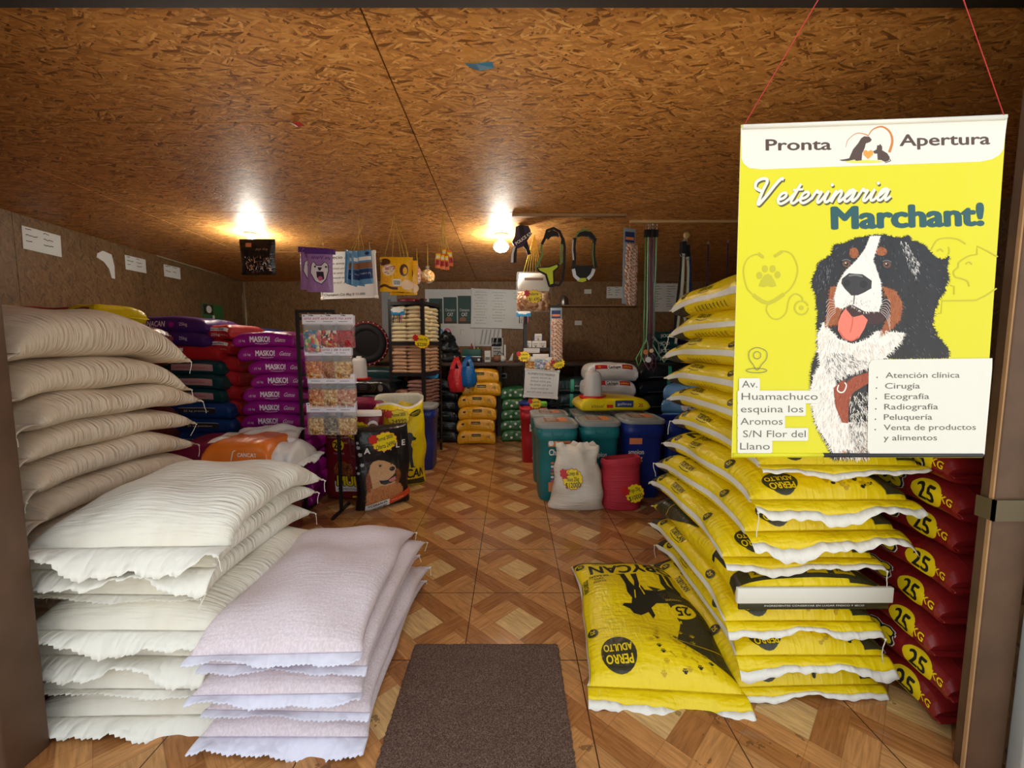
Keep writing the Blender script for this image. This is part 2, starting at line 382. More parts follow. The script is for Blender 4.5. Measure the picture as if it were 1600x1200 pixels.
class Art:
    def __init__(s): s.items = []
    def staggered(s):
        """prints of one layer lie a hair above each other, never in one plane"""
        tot = {}; cnt = {}
        for it in s.items: tot[it[3]] = tot.get(it[3], 0) + 1
        for vs, fs, m, layer in s.items:
            k = cnt.get(layer, 0); cnt[layer] = k + 1
            yield vs, fs, m, layer + .55 * k / tot[layer]
    def raw(s, vs, fs, m, layer=0): s.items.append((list(vs), list(fs), m, layer)); return s
    def poly(s, pts, m, layer=0):
        tri = tessellate_polygon([[Vector((p[0], p[1], 0)) for p in pts]])
        return s.raw(pts, [tuple(t) for t in tri], m, layer)
    def rect(s, x0, x1, y0, y1, m, layer=0): return s.raw([(x0, y0), (x1, y0), (x1, y1), (x0, y1)], [(0, 1, 2, 3)], m, layer)
    def ell(s, cx, cy, rx, ry, m, layer=0, n=24, rot=0):
        c, q = math.cos(rot), math.sin(rot); pts = []
        for i in range(n):
            a = 2 * math.pi * i / n; x, y = rx * math.cos(a), ry * math.sin(a); pts.append((cx + c * x - q * y, cy + q * x + c * y))
        return s.raw(pts, [tuple(range(n))], m, layer)
    def rrect(s, x0, x1, y0, y1, r, m, layer=0):
        pts = []
        for cx, cy, a0 in ((x1 - r, y1 - r, 0), (x0 + r, y1 - r, 90), (x0 + r, y0 + r, 180), (x1 - r, y0 + r, 270)):
            for i in range(6): a = R(a0 + i * 18); pts.append((cx + r * math.cos(a), cy + r * math.sin(a)))
        return s.raw(pts, [tuple(range(len(pts)))], m, layer)
    def cloud(s, cx, cy, rx, ry, m, layer=0, bumps=11, amp=0.1, rot=0, spike=False):
        n = bumps * 6; pts = []
        for i in range(n):
            a = 2 * math.pi * i / n; ph = (i % 6) / 6
            k = (1 - amp + amp * (1 - abs(2 * ph - 1)) * 2) if spike else (1 - amp + 2 * amp * abs(math.sin(math.pi * ph)))
            x, y = rx * k * math.cos(a), ry * k * math.sin(a)
            pts.append((cx + x * math.cos(rot) - y * math.sin(rot), cy + x * math.sin(rot) + y * math.cos(rot)))
        return s.poly(pts, m, layer)
    def stroke(s, pts, w, m, layer=0, closed=False, smooth=0):
        P = [Vector((p[0], p[1])) for p in pts]
        if smooth:
            Q = []; n = len(P); rng = range(n if closed else n - 1)
            for i in rng:
                p0 = P[(i - 1) % n] if (closed or i > 0) else P[i]; p1 = P[i]; p2 = P[(i + 1) % n]; p3 = P[(i + 2) % n] if (closed or i + 2 < n) else p2
                for k in range(smooth):
                    t = k / smooth; Q.append(0.5 * ((2 * p1) + (p2 - p0) * t + (2 * p0 - 5 * p1 + 4 * p2 - p3) * t * t + (3 * p1 - p0 - 3 * p2 + p3) * t ** 3))
            if not closed: Q.append(P[-1])
            P = Q
        n = len(P); vs = []; ws = w if isinstance(w, (list, tuple)) else None
        for i, p in enumerate(P):
            a = P[(i - 1) % n] if (closed or i > 0) else p; b = P[(i + 1) % n] if (closed or i < n - 1) else p
            d = b - a; d = d.normalized() if d.length > 1e-9 else Vector((1, 0)); nn = Vector((-d.y, d.x))
            ww = w if ws is None else ws[0] + (ws[1] - ws[0]) * i / (n - 1)
            dl = .4 * i / n; vs += [(*(p + nn * ww / 2), dl), (*(p - nn * ww / 2), dl)]
        fs = [(2 * i, 2 * i + 1, (2 * i + 3) % (2 * n), (2 * i + 2) % (2 * n)) for i in range(n if closed else n - 1)]
        return s.raw(vs, fs, m, layer)
    def text(s, txt, cx, cy, h, m, layer=0, w=None, bold=0.0, rot=0, shear=0, left=False, sx=None, arc=None):
        """h = height of a capital; (cx, cy) = centre, or left middle if left"""
        fat = max(0.0, bold); vs, fs = text_mesh(txt, min(bold, 0.0))
        if not vs: return s
        if fat:                                  # a heavier face: the letters printed several times, shifted a little
            n0 = len(vs); V0, F0 = vs, fs; vs, fs = [], []
            for dx, dy in ((-1, 0), (1, 0), (0, .7), (0, -.7)) + (((-.7, .5), (.7, .5), (.7, -.5), (-.7, -.5)) if fat > .035 else ()):
                dl = .05 * (len(vs) // max(1, len(V0))); fs += [tuple(i + len(vs) for i in f) for f in F0]; vs += [(x + dx * fat, y + dy * fat, dl) for x, y in V0]
        caps = CAPH(); xs = [v[0] for v in vs]; x0, x1 = min(xs), max(xs); k = h / caps
        kx = (w / (x1 - x0)) if w else k * (sx or 1)
        out = []; c, q = math.cos(rot), math.sin(rot)
        for x, y, *dl in vs:
            X = (x - (x0 if left else (x0 + x1) / 2)) * kx; Y = (y - caps / 2) * k; X += shear * Y
            if arc: Y -= (X / arc) ** 2 * arc / 2
            out.append((cx + c * X - q * Y, cy + q * X + c * Y, dl[0] if dl else 0.0))
        return s.raw(out, fs, m, layer)
    def fur(s, pts, m, layer, rng, ln=0.012, wd=0.004, every=0.004, out=1, jit=0.7, closed=True):
        """tufts along an outline"""
        n = len(pts)
        area = sum(pts[i][0] * pts[(i + 1) % n][1] - pts[(i + 1) % n][0] * pts[i][1] for i in range(n))
        sg = -1 if area > 0 else 1
        vs = []; fs = []
        for i in range(n if closed else n - 1):
            a = Vector(pts[i][:2]); b = Vector(pts[(i + 1) % n][:2]); d = b - a; L = d.length
            if L < 1e-6: continue
            d.normalize(); nn = Vector((-d.y, d.x)) * sg * out
            for k in range(max(1, int(L / every))):
                p = a + d * rng.uniform(0, L); l = ln * rng.uniform(.3, 1.2); tip = p + nn * l + d * rng.uniform(-jit, jit) * l + Vector((0, -0.35 * l))
                o = len(vs); dl = rng.uniform(0, .4); vs += [(*(p - d * wd / 2 - nn * l * .2), dl), (*(p + d * wd / 2 - nn * l * .2), dl), (*tip, dl)]; fs.append((o, o + 1, o + 2))
        return s.raw(vs, fs, m, layer)
    def hair(s, pts, mats, layer, rng, n, ln, wd, ang, spread=0.5):
        """fine strokes strewn over a polygon"""
        xs = [p[0] for p in pts]; ys = [p[1] for p in pts]; per = {m: ([], []) for m in mats}; k = 0; guard = 0
        def inside(x, y):
            c = False; j = len(pts) - 1
            for i in range(len(pts)):
                if (pts[i][1] > y) != (pts[j][1] > y) and x < (pts[j][0] - pts[i][0]) * (y - pts[i][1]) / (pts[j][1] - pts[i][1]) + pts[i][0]: c = not c
                j = i
            return c
        while k < n and guard < n * 12:
            guard += 1; x = rng.uniform(min(xs), max(xs)); y = rng.uniform(min(ys), max(ys))
            if not inside(x, y): continue
            a = (ang(x, y) if callable(ang) else ang) + rng.uniform(-spread, spread); l = ln * rng.uniform(.5, 1.3)
            dx, dy = math.cos(a), math.sin(a); vs, fs = per[rng.choice(mats)]; o = len(vs)
            dl = rng.uniform(0, .4); vs += [(x - dy * wd / 2, y + dx * wd / 2, dl), (x + dy * wd / 2, y - dx * wd / 2, dl), (x + dx * l, y + dy * l, dl)]; fs.append((o, o + 1, o + 2)); k += 1
        for m in mats: s.raw(per[m][0], per[m][1], m, layer)
        return s
    def scribble(s, x0, x1, y, h, m, layer=0, seed=0, w=None):
        """handwriting too small to read"""
        r = random.Random(seed + int(abs(x0 + y) * 977)); x = x0
        while x < x1 - h * .5:
            n = r.randint(3, 7); pts = []
            for k in range(n * 2): pts.append((x, y + h * (.5 if k % 2 else -.5) * r.uniform(.35, 1))); x += h * r.uniform(.18, .34)
            s.stroke([p for p in pts if p[0] <= x1] if len([p for p in pts if p[0] <= x1]) > 1 else pts[:2], w or h * .13, m, layer); x += h * .5
        return s
    def moved(s, f, dl=0):
        a = Art(); a.items = [([(*f(p[0], p[1]), p[2] if len(p) > 2 else 0.0) for p in vs], fs, m, l + dl) for vs, fs, m, l in s.items]; return a
    def join(s, o): s.items += o.items; return s
# ------------------------------------------------------------------ sacks
class Bag:
    """pillow sack lying along local Y (near end -L/2), width along X, standing on z = 0.
    Its skin unrolls to a sheet: q across (0 = middle of the top), s along."""
    def __init__(b, L, W, T, rng, nl=40, nq=56, k=5, e=.5, ntop=2.4, nbot=3.6, flare=.07, lump=.006, end=.06, open1=False, tuck=0.0, droop=(0, 0), end1=None, fill=None, skew=0.0):
        b.L, b.W, b.T = L, W, T; b.rng = rng
        lin = np.linspace(-1, 1, nl); t = .55 * lin + .45 * np.sin(lin * np.pi / 2); b.s = t * L / 2
        f = np.linspace(-.5, .5, nq + 1)
        P = np.zeros((nl, nq + 1, 3)); per = None
        ph = [rng.uniform(0, 6.28) for _ in range(12)]
        for i, tt in enumerate(t):
            at_ = abs(tt)
            hh = max((1 - at_ ** k), 0) ** e
            ee = end if (tt < 0 or end1 is None) else end1
            hh = ee + (1 - ee) * hh
            if open1 and tt > 0: hh = max(hh, .75 if open1 is True else open1)
            h = T / 2 * hh
            w = W / 2 * (1 - flare + flare * 1.6 * at_ ** 7) if not open1 or tt < 0 else W / 2 * (1 - flare)
            if fill is not None: h *= fill(tt)
            a = np.linspace(-np.pi * .5, np.pi * 1.5, 721)          # from the middle of the bottom round by +x
            ca, sa = np.cos(a), np.sin(a)
            def se(n): return w * np.sign(ca) * np.abs(ca) ** (2 / n), h * np.sign(sa) * np.abs(sa) ** (2 / n)
            xt, zt = se(ntop); xb, zb = se(nbot)
            x = np.where(sa > 0, xt, xb); z = np.where(sa > 0, zt, zb)
            d = np.concatenate([[0], np.cumsum(np.hypot(np.diff(x), np.diff(z)))])
            if per is None or at_ < .1: per = d[-1] if per is None else max(per, d[-1])
            fr = d / d[-1]; g = f + .5
            P[i, :, 0] = np.interp(g, fr, x); P[i, :, 2] = np.interp(g, fr, z); P[i, :, 1] = tt * L / 2
        # sheet coordinates: f = -.5 bottom, 0 top; +x side is f > ... (a starts at bottom, goes through +x first)
        b.per = per; b.q = -f[::-1] * per; P = P[:, ::-1, :].copy(); b.q = -b.q[::-1]; 
        # after the flip, increasing index walks bottom -> -x side -> top -> +x side -> bottom
        b.q = (np.linspace(-.5, .5, nq + 1)) * per
        S, Q = np.meshgrid(b.s, b.q, indexing='ij')
        lum = lump * (np.sin(S / L * 9 + ph[0] + 2.2 * np.sin(Q / W * 4 + ph[1])) + .7 * np.sin(Q / W * 11 + ph[2] + S / L * 6) + .6 * np.sin(S / L * 17 + ph[3] + 3 * np.sin(Q / W * 3 + ph[4])))
        env = np.clip(1 - np.abs(t) ** 8, 0, 1)[:, None]
        N = b.normals(P)
        topm = (P[:, :, 2] > -T * .1)
        P += N * (lum * env * np.where(topm, 1, .3))[:, :, None]
        # gathers running in from the sewn ends
        ge = np.clip((np.abs(t) - .62) / .38, 0, 1)[:, None] ** 1.5 * np.clip(1 - np.abs(t) ** 14, 0, 1)[:, None]
        gath = np.sin(Q / .034 + 2.5 * np.sin(Q / .11 + ph[5]) + ph[6] + 3 * np.sin(S / .2)) * .0035 * ge * min(1, L / .6)
        P += N * gath[:, :, None]
        # centre line sinks to the lower third at the ends
        P[:, :, 2] += T / 2 - (T * .16 * np.abs(t) ** 4)[:, None]
        dn = np.clip((-t - .45) / .55, 0, 1) ** 2 * droop[0] + np.clip((t - .45) / .55, 0, 1) ** 2 * droop[1]
        P[:, :, 2] -= dn[:, None]
        P[:, :, 0] += skew * S
        P[:, 0] = (P[:, 0] + P[:, -1]) / 2; P[:, -1] = P[:, 0]
        b.P = P; b.N = b.normals(P); b.nl, b.nq = nl, nq; b.t = t; b.open1 = open1
    def normals(b, P):
        du = np.gradient(P, axis=0); dv = np.gradient(P, axis=1)
        n = np.cross(dv, du); n /= np.maximum(np.linalg.norm(n, axis=2, keepdims=True), 1e-9)
        c = P.mean(axis=1, keepdims=True)
        sgn = np.sign((n * (P - c)).sum(axis=2).mean())
        return n * (sgn if sgn != 0 else 1)
    def body(b, mb, m):
        nl, nq = b.nl, b.nq; vs = b.P.reshape(-1, 3); w = nq + 1
        fs = [(i * w + j, (i + 1) * w + j, (i + 1) * w + j + 1, i * w + j + 1) for i in range(nl - 1) for j in range(nq)]
        uv = [(float(q), float(s)) for s in b.s for q in b.q]
        mb.add(vs.tolist(), fs, m, True, uv)
        c = [j for j in range(nq)]
        mb.add(b.P[0, :nq].tolist(), [tuple(c)], m, False, [(float(q), float(b.s[0])) for q in b.q[:nq]])
        if not b.open1: mb.add(b.P[-1, :nq].tolist(), [tuple(c[::-1])], m, False, [(float(q), float(b.s[-1])) for q in b.q[:nq]])
    def pt(b, q, s, off=0.0):
        i = int(np.clip(np.searchsorted(b.s, s) - 1, 0, b.nl - 2)); j = int(np.clip(np.searchsorted(b.q, q) - 1, 0, b.nq - 1))
        u = (s - b.s[i]) / (b.s[i + 1] - b.s[i]); v = (q - b.q[j]) / (b.q[j + 1] - b.q[j])
        u = min(max(u, 0), 1); v = min(max(v, 0), 1)
        def mixp(A): return A[i, j] * (1 - u) * (1 - v) + A[i + 1, j] * u * (1 - v) + A[i, j + 1] * (1 - u) * v + A[i + 1, j + 1] * u * v
        return Vector(mixp(b.P)) + Vector(mixp(b.N)) * off
    def print(b, mb, art, step=.0012):
        for vs, fs, m, layer in art.staggered():
            if not vs: continue
            bm = bmesh.new(); V = [bm.verts.new((v[0], v[1], v[2] if len(v) > 2 else 0)) for v in vs]
            for f in fs:
                try: bm.faces.new([V[i] for i in f])
                except ValueError: pass
            xs = [v[0] for v in vs]; ys = [v[1] for v in vs]
            for g, ax, lo, hi in ((b.q, 0, min(xs), max(xs)), (b.s, 1, min(ys), max(ys))):
                for c in g:
                    if lo + 1e-5 < c < hi - 1e-5:
                        co = (c, 0, 0) if ax == 0 else (0, c, 0); no = (1, 0, 0) if ax == 0 else (0, 1, 0)
                        bmesh.ops.bisect_plane(bm, geom=bm.verts[:] + bm.edges[:] + bm.faces[:], dist=1e-6, plane_co=co, plane_no=no)
            bmesh.ops.triangulate(bm, faces=bm.faces[:])
            bm.verts.index_update()
            pts = [b.pt(v.co.x, v.co.y, step * (layer + 1 + v.co.z)) for v in bm.verts]; uv = [(v.co.x, v.co.y) for v in bm.verts]
            fcs = [tuple(v.index for v in f.verts) for f in bm.faces]; bm.free()
            mb.add(pts, fcs, m, True, uv)
    def hem(b, mb, m, end, ln, wave=.5, zig=True, curl=0.0, band=None, droop=.3, seed=0):
        """flat sewn strip beyond an end, rippled, with a pinked edge"""
        rng = random.Random(seed); i = 0 if end < 0 else b.nl - 1
        ring = b.P[i]; x0, x1 = ring[:, 0].min(), ring[:, 0].max(); zc_ = ring[:, 2].mean(); y = ring[0, 1]; sg = -1 if end < 0 else 1
        n = 72; rows = 6; a1, a2, a3 = rng.uniform(0, 6), rng.uniform(0, 6), rng.uniform(0, 6); vs = []; uv = []
        for r in range(rows + 1):
            for c in range(n + 1):
                u = c / n; x = x0 + (x1 - x0) * u; rr = r / rows
                amp = ln * wave * rr ** 1.3
                zz = zc_ + amp * (.6 * math.sin(u * 6.5 + a1) + .35 * math.sin(u * 15 + a2) + .12 * math.sin(u * 37 + a3) + .10 * math.sin(u * 71 + a1 * 3) * rr) - droop * ln * rr * rr * 1.2
                yy = y + sg * ln * (rr - .25 * rr * rr * wave * abs(math.sin(u * 6.5 + a1)))
                ed = min(u, 1 - u); zz += -.3 * ln * rr * math.exp(-ed * 18) * curl
                if r == rows and zig: yy += sg * (.007 if c % 2 else 0)
                x += (u - .5) * ln * .12 * rr
                vs.append((x, yy, zz)); uv.append((x, yy))
        w = n + 1
        fs = [(r * w + c, r * w + c + 1, (r + 1) * w + c + 1, (r + 1) * w + c) for r in range(rows) for c in range(n)]
        if band:   # outer rows in another colour
            k = band[1]
            mb.add(vs, [f for q, f in enumerate(fs) if q // n < k], m, True, uv); mb.add(vs, [f for q, f in enumerate(fs) if q // n >= k], band[0], True, uv)
        else: mb.add(vs, fs, m, True, uv)
        return Vector(vs[rows * w]), Vector(vs[rows * w + n])
def thick(o, t):
    md = o.modifiers.new('thickness', 'SOLIDIFY'); md.thickness = t; md.offset = 0; return o
def cord(parent, p, rng, m='thread', ln=.07, r=.0016, name='tie_cord'):
    pts = [p]; d = Vector((rng.uniform(-.3, .3), rng.uniform(-.3, .1), -.5))
    for k in range(6):
        d = Vector((d.x * .75 + rng.uniform(-.25, .25), d.y * .7, -.9)); pts.append(pts[-1] + d * ln / 6)
    mb = MB().tube(pts, r, m, 6); mb.sphere(pts[0], r * 2.6, m, 8, 6); mb.sphere(pts[-1], r * 1.6, m, 6, 5)
    return mb.build(name, parent)
def make_sack(name, bag, mat_body, loc=(0, 0, 0), rot=(0, 0, 0), art=None, hems=(), hem_mat=None, cords=(), seed=0, hem_kw={}):
    mb = MB(); bag.body(mb, mat_body)
    if art is not None: bag.print(mb, art)
    o = mb.build(name, None, loc); o.rotation_euler = rot; rng = random.Random(seed)
    for end, ln in hems:
        hb = MB(); a, c = bag.hem(hb, hem_mat or mat_body, end, ln, seed=seed * 7 + int(end * 3), **hem_kw)
        h = hb.build('hem', o); thick(h, .0016)
        for side in cords:
            if side[0] == end: cord(h, a if side[1] < 0 else c, rng, ln=side[2])
    return o
# ------------------------------------------------------------------ the setting
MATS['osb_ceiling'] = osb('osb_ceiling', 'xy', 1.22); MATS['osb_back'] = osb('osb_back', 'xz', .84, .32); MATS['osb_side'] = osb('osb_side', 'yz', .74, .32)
MATS['parquet'] = tile_floor()
plain('dark_gap', (28, 18, 10), .9); plain('brown_paint', (84, 60, 42), .6, var=.45); plain('raw_wood', (158, 122, 84), .8, var=.25)
plain('header_grey', (58, 52, 48), .7, var=.2); plain('concrete', (196, 188, 174), .9, var=.1); plain('caulk', (150, 138, 112), .8)
plain('corrugated', (168, 178, 180), .42, .35); plain('galv_trim', (176, 182, 180), .4, .4, var=.15); plain('tape', (84, 72, 50), .4, spec=.25)
plain('paper', (214, 214, 210), .8); plain('thread', (226, 222, 208), .8); plain('black_steel', (24, 23, 24), .45, spec=.5)
plain('white_plastic', (226, 226, 222), .4); plain('ink', (44, 44, 48), .7); plain('black', (20, 20, 22), .4)
plain('pale_wood', (196, 160, 110), .7, var=.15); plain('steel', (170, 170, 168), .3, .9); plain('yellow_twine', (204, 168, 62), .8)
plain('pvc_board', (216, 220, 220), .35)
# floor: tiled slab, earth and concrete outside
mb = MB(); mb.box(XL - .1, XR + .1, 0.86, YB + .1, -.06, 0, 'parquet'); struct(mb.build('floor'))
mb = MB(); mb.box(-12, 12, -14, 0.86, -.16, -.04, 'concrete'); struct(mb.build('ground'))
# ceiling: boards with open joints on a dark backing, falling to the back
xs = [XL - .1, -3.03, -0.53, 1.92, XR + .1]; ys = [YF, 2.26, 3.53, 4.76, YB + .1]
mb = MB(); g = .007
for a, c in zip(xs, xs[1:]):
    for y0, y1 in zip(ys, ys[1:]):
        x0, x1, y0_, y1_ = a + g / 2, c - g / 2, y0 + g / 2, y1 - g / 2
        v = [(x0, y0_, zc(y0_)), (x1, y0_, zc(y0_)), (x1, y1_, zc(y1_)), (x0, y1_, zc(y1_))]
        v += [(p[0], p[1], p[2] + .011) for p in v]
        mb.add(v, [(0, 1, 2, 3), (7, 6, 5, 4), (0, 4, 5, 1), (1, 5, 6, 2), (2, 6, 7, 3), (3, 7, 4, 0)], 'osb_ceiling')
v = [(XL - .1, YF, zc(YF) + .012), (XR + .1, YF, zc(YF) + .012), (XR + .1, YB + .1, zc(YB) + .009), (XL - .1, YB + .1, zc(YB) + .009)]
v += [(p[0], p[1], p[2] + .05) for p in v]
mb.add(v, [(0, 1, 2, 3), (7, 6, 5, 4), (0, 4, 5, 1), (1, 5, 6, 2), (2, 6, 7, 3), (3, 7, 4, 0)], 'dark_gap')
struct(mb.build('ceiling'))
def boards(lo, hi, cuts, z1f, put):
    c = [lo] + cuts + [hi]
    for a, b in zip(c, c[1:]): put(a + .0015, b - .0015)
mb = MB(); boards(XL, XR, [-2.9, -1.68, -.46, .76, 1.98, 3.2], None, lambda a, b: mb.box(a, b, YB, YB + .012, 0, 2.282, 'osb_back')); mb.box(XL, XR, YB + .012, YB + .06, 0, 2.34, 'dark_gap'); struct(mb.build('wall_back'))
def side(x0, x1, name):
    mb = MB()
    def put(a, b):
        v = [(x, y, z) for x in (x0, x1) for y, z in ((a, 0), (b, 0), (b, zc(b)), (a, zc(a)))]
        mb.add(v, [(0, 1, 2, 3), (7, 6, 5, 4), (0, 4, 5, 1), (1, 5, 6, 2), (2, 6, 7, 3), (3, 7, 4, 0)], 'osb_side')
    boards(YF, YB, [2.3, 3.52, 4.74, 5.96], None, put); struct(mb.build(name))
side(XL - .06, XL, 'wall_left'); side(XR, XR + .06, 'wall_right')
# front wall left and right of the opening, the header, the posts
mb = MB(); mb.box(XL - .1, -1.68, 1.19, 1.25, 0, 2.9, 'osb_back'); struct(mb.build('wall_front_left'))
mb = MB(); mb.box(1.52, XR + .1, 1.19, 1.25, 0, 2.9, 'osb_back'); struct(mb.build('wall_front_right'))
mb = MB(); mb.box(-1.9, 1.9, 1.16, 1.475, 2.405, 3.1, 'header_grey', bev=.006); mb.box(-1.9, 1.9, 1.476, 1.50, 2.43, 2.46, 'raw_wood')
struct(mb.build('wall_front_top'))
mb = MB(); mb.box(-1.68, -1.51, 1.13, 1.25, 0, 2.42, 'brown_paint', bev=.006)
for k in range(9): mb.box(-1.66, -1.575, 1.122, 1.132, .03 + k * .17, .03 + k * .17 + .155, 'raw_wood', bev=.004)
struct(mb.build('trim_1'))
mb = MB(); mb.box(1.388, 1.50, 1.16, 1.20, 0, 2.42, "brown_paint", bev=.004); mb.box(1.383, 1.389, 1.163, 1.172, 0, 2.42, "raw_wood"); mb.box(1.45, 1.52, 1.20, 1.25, 0, 2.42, "brown_paint")
struct(mb.build('trim_2'))
mb = MB()      # ribbed metal sheet and its edge channel right of the post
n = 120; vs = []
for i in range(n + 1):
    x = 1.545 + i * .01; y = 1.135 + .011 * math.cos(x * 2 * math.pi / .076)
    vs += [(x, y, 0), (x, y, 2.9)]
mb.add(vs, [(2 * i, 2 * i + 2, 2 * i + 3, 2 * i + 1) for i in range(n)], 'corrugated', True)
struct(thick(mb.build('wall_outside_right'), .002))
mb = MB(); mb.box(1.503, 1.55, 1.125, 1.158, .86, 2.6, 'galv_trim', bev=.004); mb.box(1.503, 1.535, 1.12, 1.158, 0, .84, 'galv_trim', bev=.004)
for z in (.98, 1.35, 1.8): mb.loft([(0, .008, .008, 2), (.004, .006, .006, 2)], 'steel', 10, Matrix.Translation((1.53, 1.122, z)) @ Matrix.Rotation(R(90), 4, 'X'))
struct(mb.build('trim_3'))
mb = MB(); mb.box(1.378, 1.53, 1.150, 1.159, .80, .862, 'tape'); mb.box(1.378, 1.382, 1.150, 1.2, .80, .862, 'tape')
tag(mb.build('packing_tape'), 'strip of yellowish packing tape wrapped round the right door post', 'tape')
mb = MB(); mb.tube([(XL + .02, YB - .012, .95), (XL + .02, YB - .012, zc(YB) - .005)], .012, 'caulk', 6); mb.tube([(XL + .012, YB - .1, zc(YB) - .006), (XL + .012, 4.9, zc(4.9) - .004)], .009, 'caulk', 6)
struct(mb.build('trim_4'))
# two battens nailed across the ceiling
for k, (a, c, w, m) in enumerate((((800, 333), (978, 335), .05, 'raw_wood'), ((985, 343), (1156, 345), .035, 'pale_wood'))):
    p, q = atc(*a), atc(*c); y = (p.y + q.y) / 2
    mb = MB(); mb.box(p.x, q.x, y - w / 2, y + w / 2, zc(y) - .024, zc(y) - .001, m, bev=.003); struct(mb.build('trim_%d' % (5 + k)))

# ------------------------------------------------------------------ doormat
plain('mat_pile', (112, 88, 76), .95, var=.2)
t = NT('coil_mat'); oc = t.n('ShaderNodeTexCoord').outputs['Object']
nz = t.noise(oc, 240, 3, .7); nb = t.noise(oc, 5, 3)
col = t.ramp(nz, [(.28, srgb(52, 38, 32)), (.5, srgb(124, 97, 84)), (.7, srgb(186, 156, 138))]); col = t.mix(t.ma('MULTIPLY', nb, .35), col, srgb(84, 64, 54))
t.bump(nz, 1.0, .012); t.set(col=col, rough=.95, spec=.15); MATS['coil_mat'] = t.m
mb = MB(); rr = random.Random(3); nx, ny = 90, 100; vs = []
x0, x1, y0, y1 = -.425, .2, 1.03, 1.705
for j in range(ny + 1):
    for i in range(nx + 1):
        e = min(i, nx - i, j, ny - j); x = x0 + (x1 - x0) * i / nx; y = y0 + (y1 - y0) * j / ny
        if e == 0: x += rr.uniform(-.003, .003); y += rr.uniform(-.003, .003)
        vs.append((x, y, .0005 if e == 0 else .011 + rr.uniform(-.0016, .0016)))
mb.add(vs, [(j * (nx + 1) + i, j * (nx + 1) + i + 1, (j + 1) * (nx + 1) + i + 1, (j + 1) * (nx + 1) + i) for j in range(ny) for i in range(nx)], 'coil_mat', True)
tag(mb.build('doormat'), 'brown looped doormat lying on the tiled floor at the entrance', 'doormat')

# ------------------------------------------------------------------ ceiling lamps
MATS['lit_bulb'] = glow('lit_bulb', (255, 249, 234), BULB); plain('lamp_holder', (206, 200, 186), .5)
for k, (p, yb, lab) in enumerate(((atc(783, 366), 391, 'lit white globe bulb in a ceiling holder left of the dog harnesses'), (atc(392, 365), 389, 'lit bulb in a ceiling holder hidden behind the black hanging bag'))):
    z0 = zc(p.y); root = empty('ceiling_lamp', (p.x, p.y, z0)); tag(root, lab, 'lamp')
    mb = MB(); mb.loft([(0, .062, .062, 2), (-.012, .064, .064, 2), (-.03, .04, .04, 2), (-.05, .027, .027, 2), (-.062, .022, .022, 2)][::-1], 'lamp_holder', 24); mb.build('lamp_holder', root)
    mb = MB(); mb.loft([(-.168 + .001, .006, .006, 2), (-.165, .03, .03, 2), (-.155, .052, .052, 2), (-.135, .068, .068, 2), (-.112, .072, .072, 2), (-.09, .062, .062, 2), (-.072, .036, .036, 2), (-.06, .021, .021, 2)], 'lit_bulb', 28); mb.build('bulb', root)
# scraps stapled to the ceiling
plain('blue_scrap', (70, 130, 170), .3); plain('red_scrap', (190, 60, 50), .4)
for (px, py, m, w, lab) in ((749, 99, 'blue_scrap', .06, 'torn blue plastic scrap stuck to the ceiling boards'), (462, 191, 'red_scrap', .03, 'small red and white paper scrap on the ceiling joint')):
    p = atc(px, py); mb = MB(); z = p.z - .002
    mb.add([(p.x - w, p.y, z), (p.x - w * .2, p.y - .02, z - .012), (p.x + w * .9, p.y - .012, z), (p.x + w, p.y + .02, z - .004), (p.x, p.y + .03, z - .008), (p.x - w * .7, p.y + .022, z)], [(0, 1, 4, 5), (1, 2, 3, 4)], m)
    if m == 'red_scrap': mb.add([(p.x - w, p.y, z - .001), (p.x - w * .2, p.y - .02, z - .013), (p.x - w * .5, p.y + .01, z - .01)], [(0, 1, 2)], 'paper')
    tag(thick(mb.build('scrap'), .0008), lab, 'scrap')
# ------------------------------------------------------------------ big sacks near the door
woven('woven_white', (232, 229, 217), rib=.75); woven('woven_beige', (224, 208, 186), rib=1.0); woven('woven_lilac', (212, 200, 206), rib=.22, mottle=.35, ribscale=90)
crumpled('hem_white', (234, 232, 222)); crumpled('hem_lilac', (222, 222, 238)); crumpled('hem_beige', (222, 208, 188))
rng = random.Random(11)
# front pile of white sacks: seven, near ends towards the door
N = 7
for i in range(N):
    top = i == N - 1
    T = .135 if not top else .15
    b = Bag(.76 + rng.uniform(-.02, .02), .655, T, rng, 44, 64, k=6, e=.5, flare=.06, lump=.006 if not top else .009, droop=(.012, .02) if not top else (.05, .06), skew=0)
    x = -1.335 + (0, .045, -.02, .02, -.05, -.02, .02)[i]; y = 1.70 + (0, -.0, .02, .0, .035, .03, .03)[i]
    hl = (.07, .025, .075, .06, .025, .075, .085)[i]
    o = make_sack('grain_sack', b, 'woven_white', (x, y, .103 * i), (0, 0, rng.uniform(-.03, .03) + (.03 if top else 0)), None,
                  [(-1, hl), (1, .03)], 'hem_white', [(1, 1, .06), (-1, 1, .05)] if i in (1, 2, 4, 5, 6) else [(-1, -1, .05)], 40 + i,
                  dict(wave=.6, droop=.38 if hl > .05 else .1))
    tag(o, 'white woven grain sack, %s in the pile beside the left door post' % rank(i, N), 'sack', 'white sacks in the front pile')
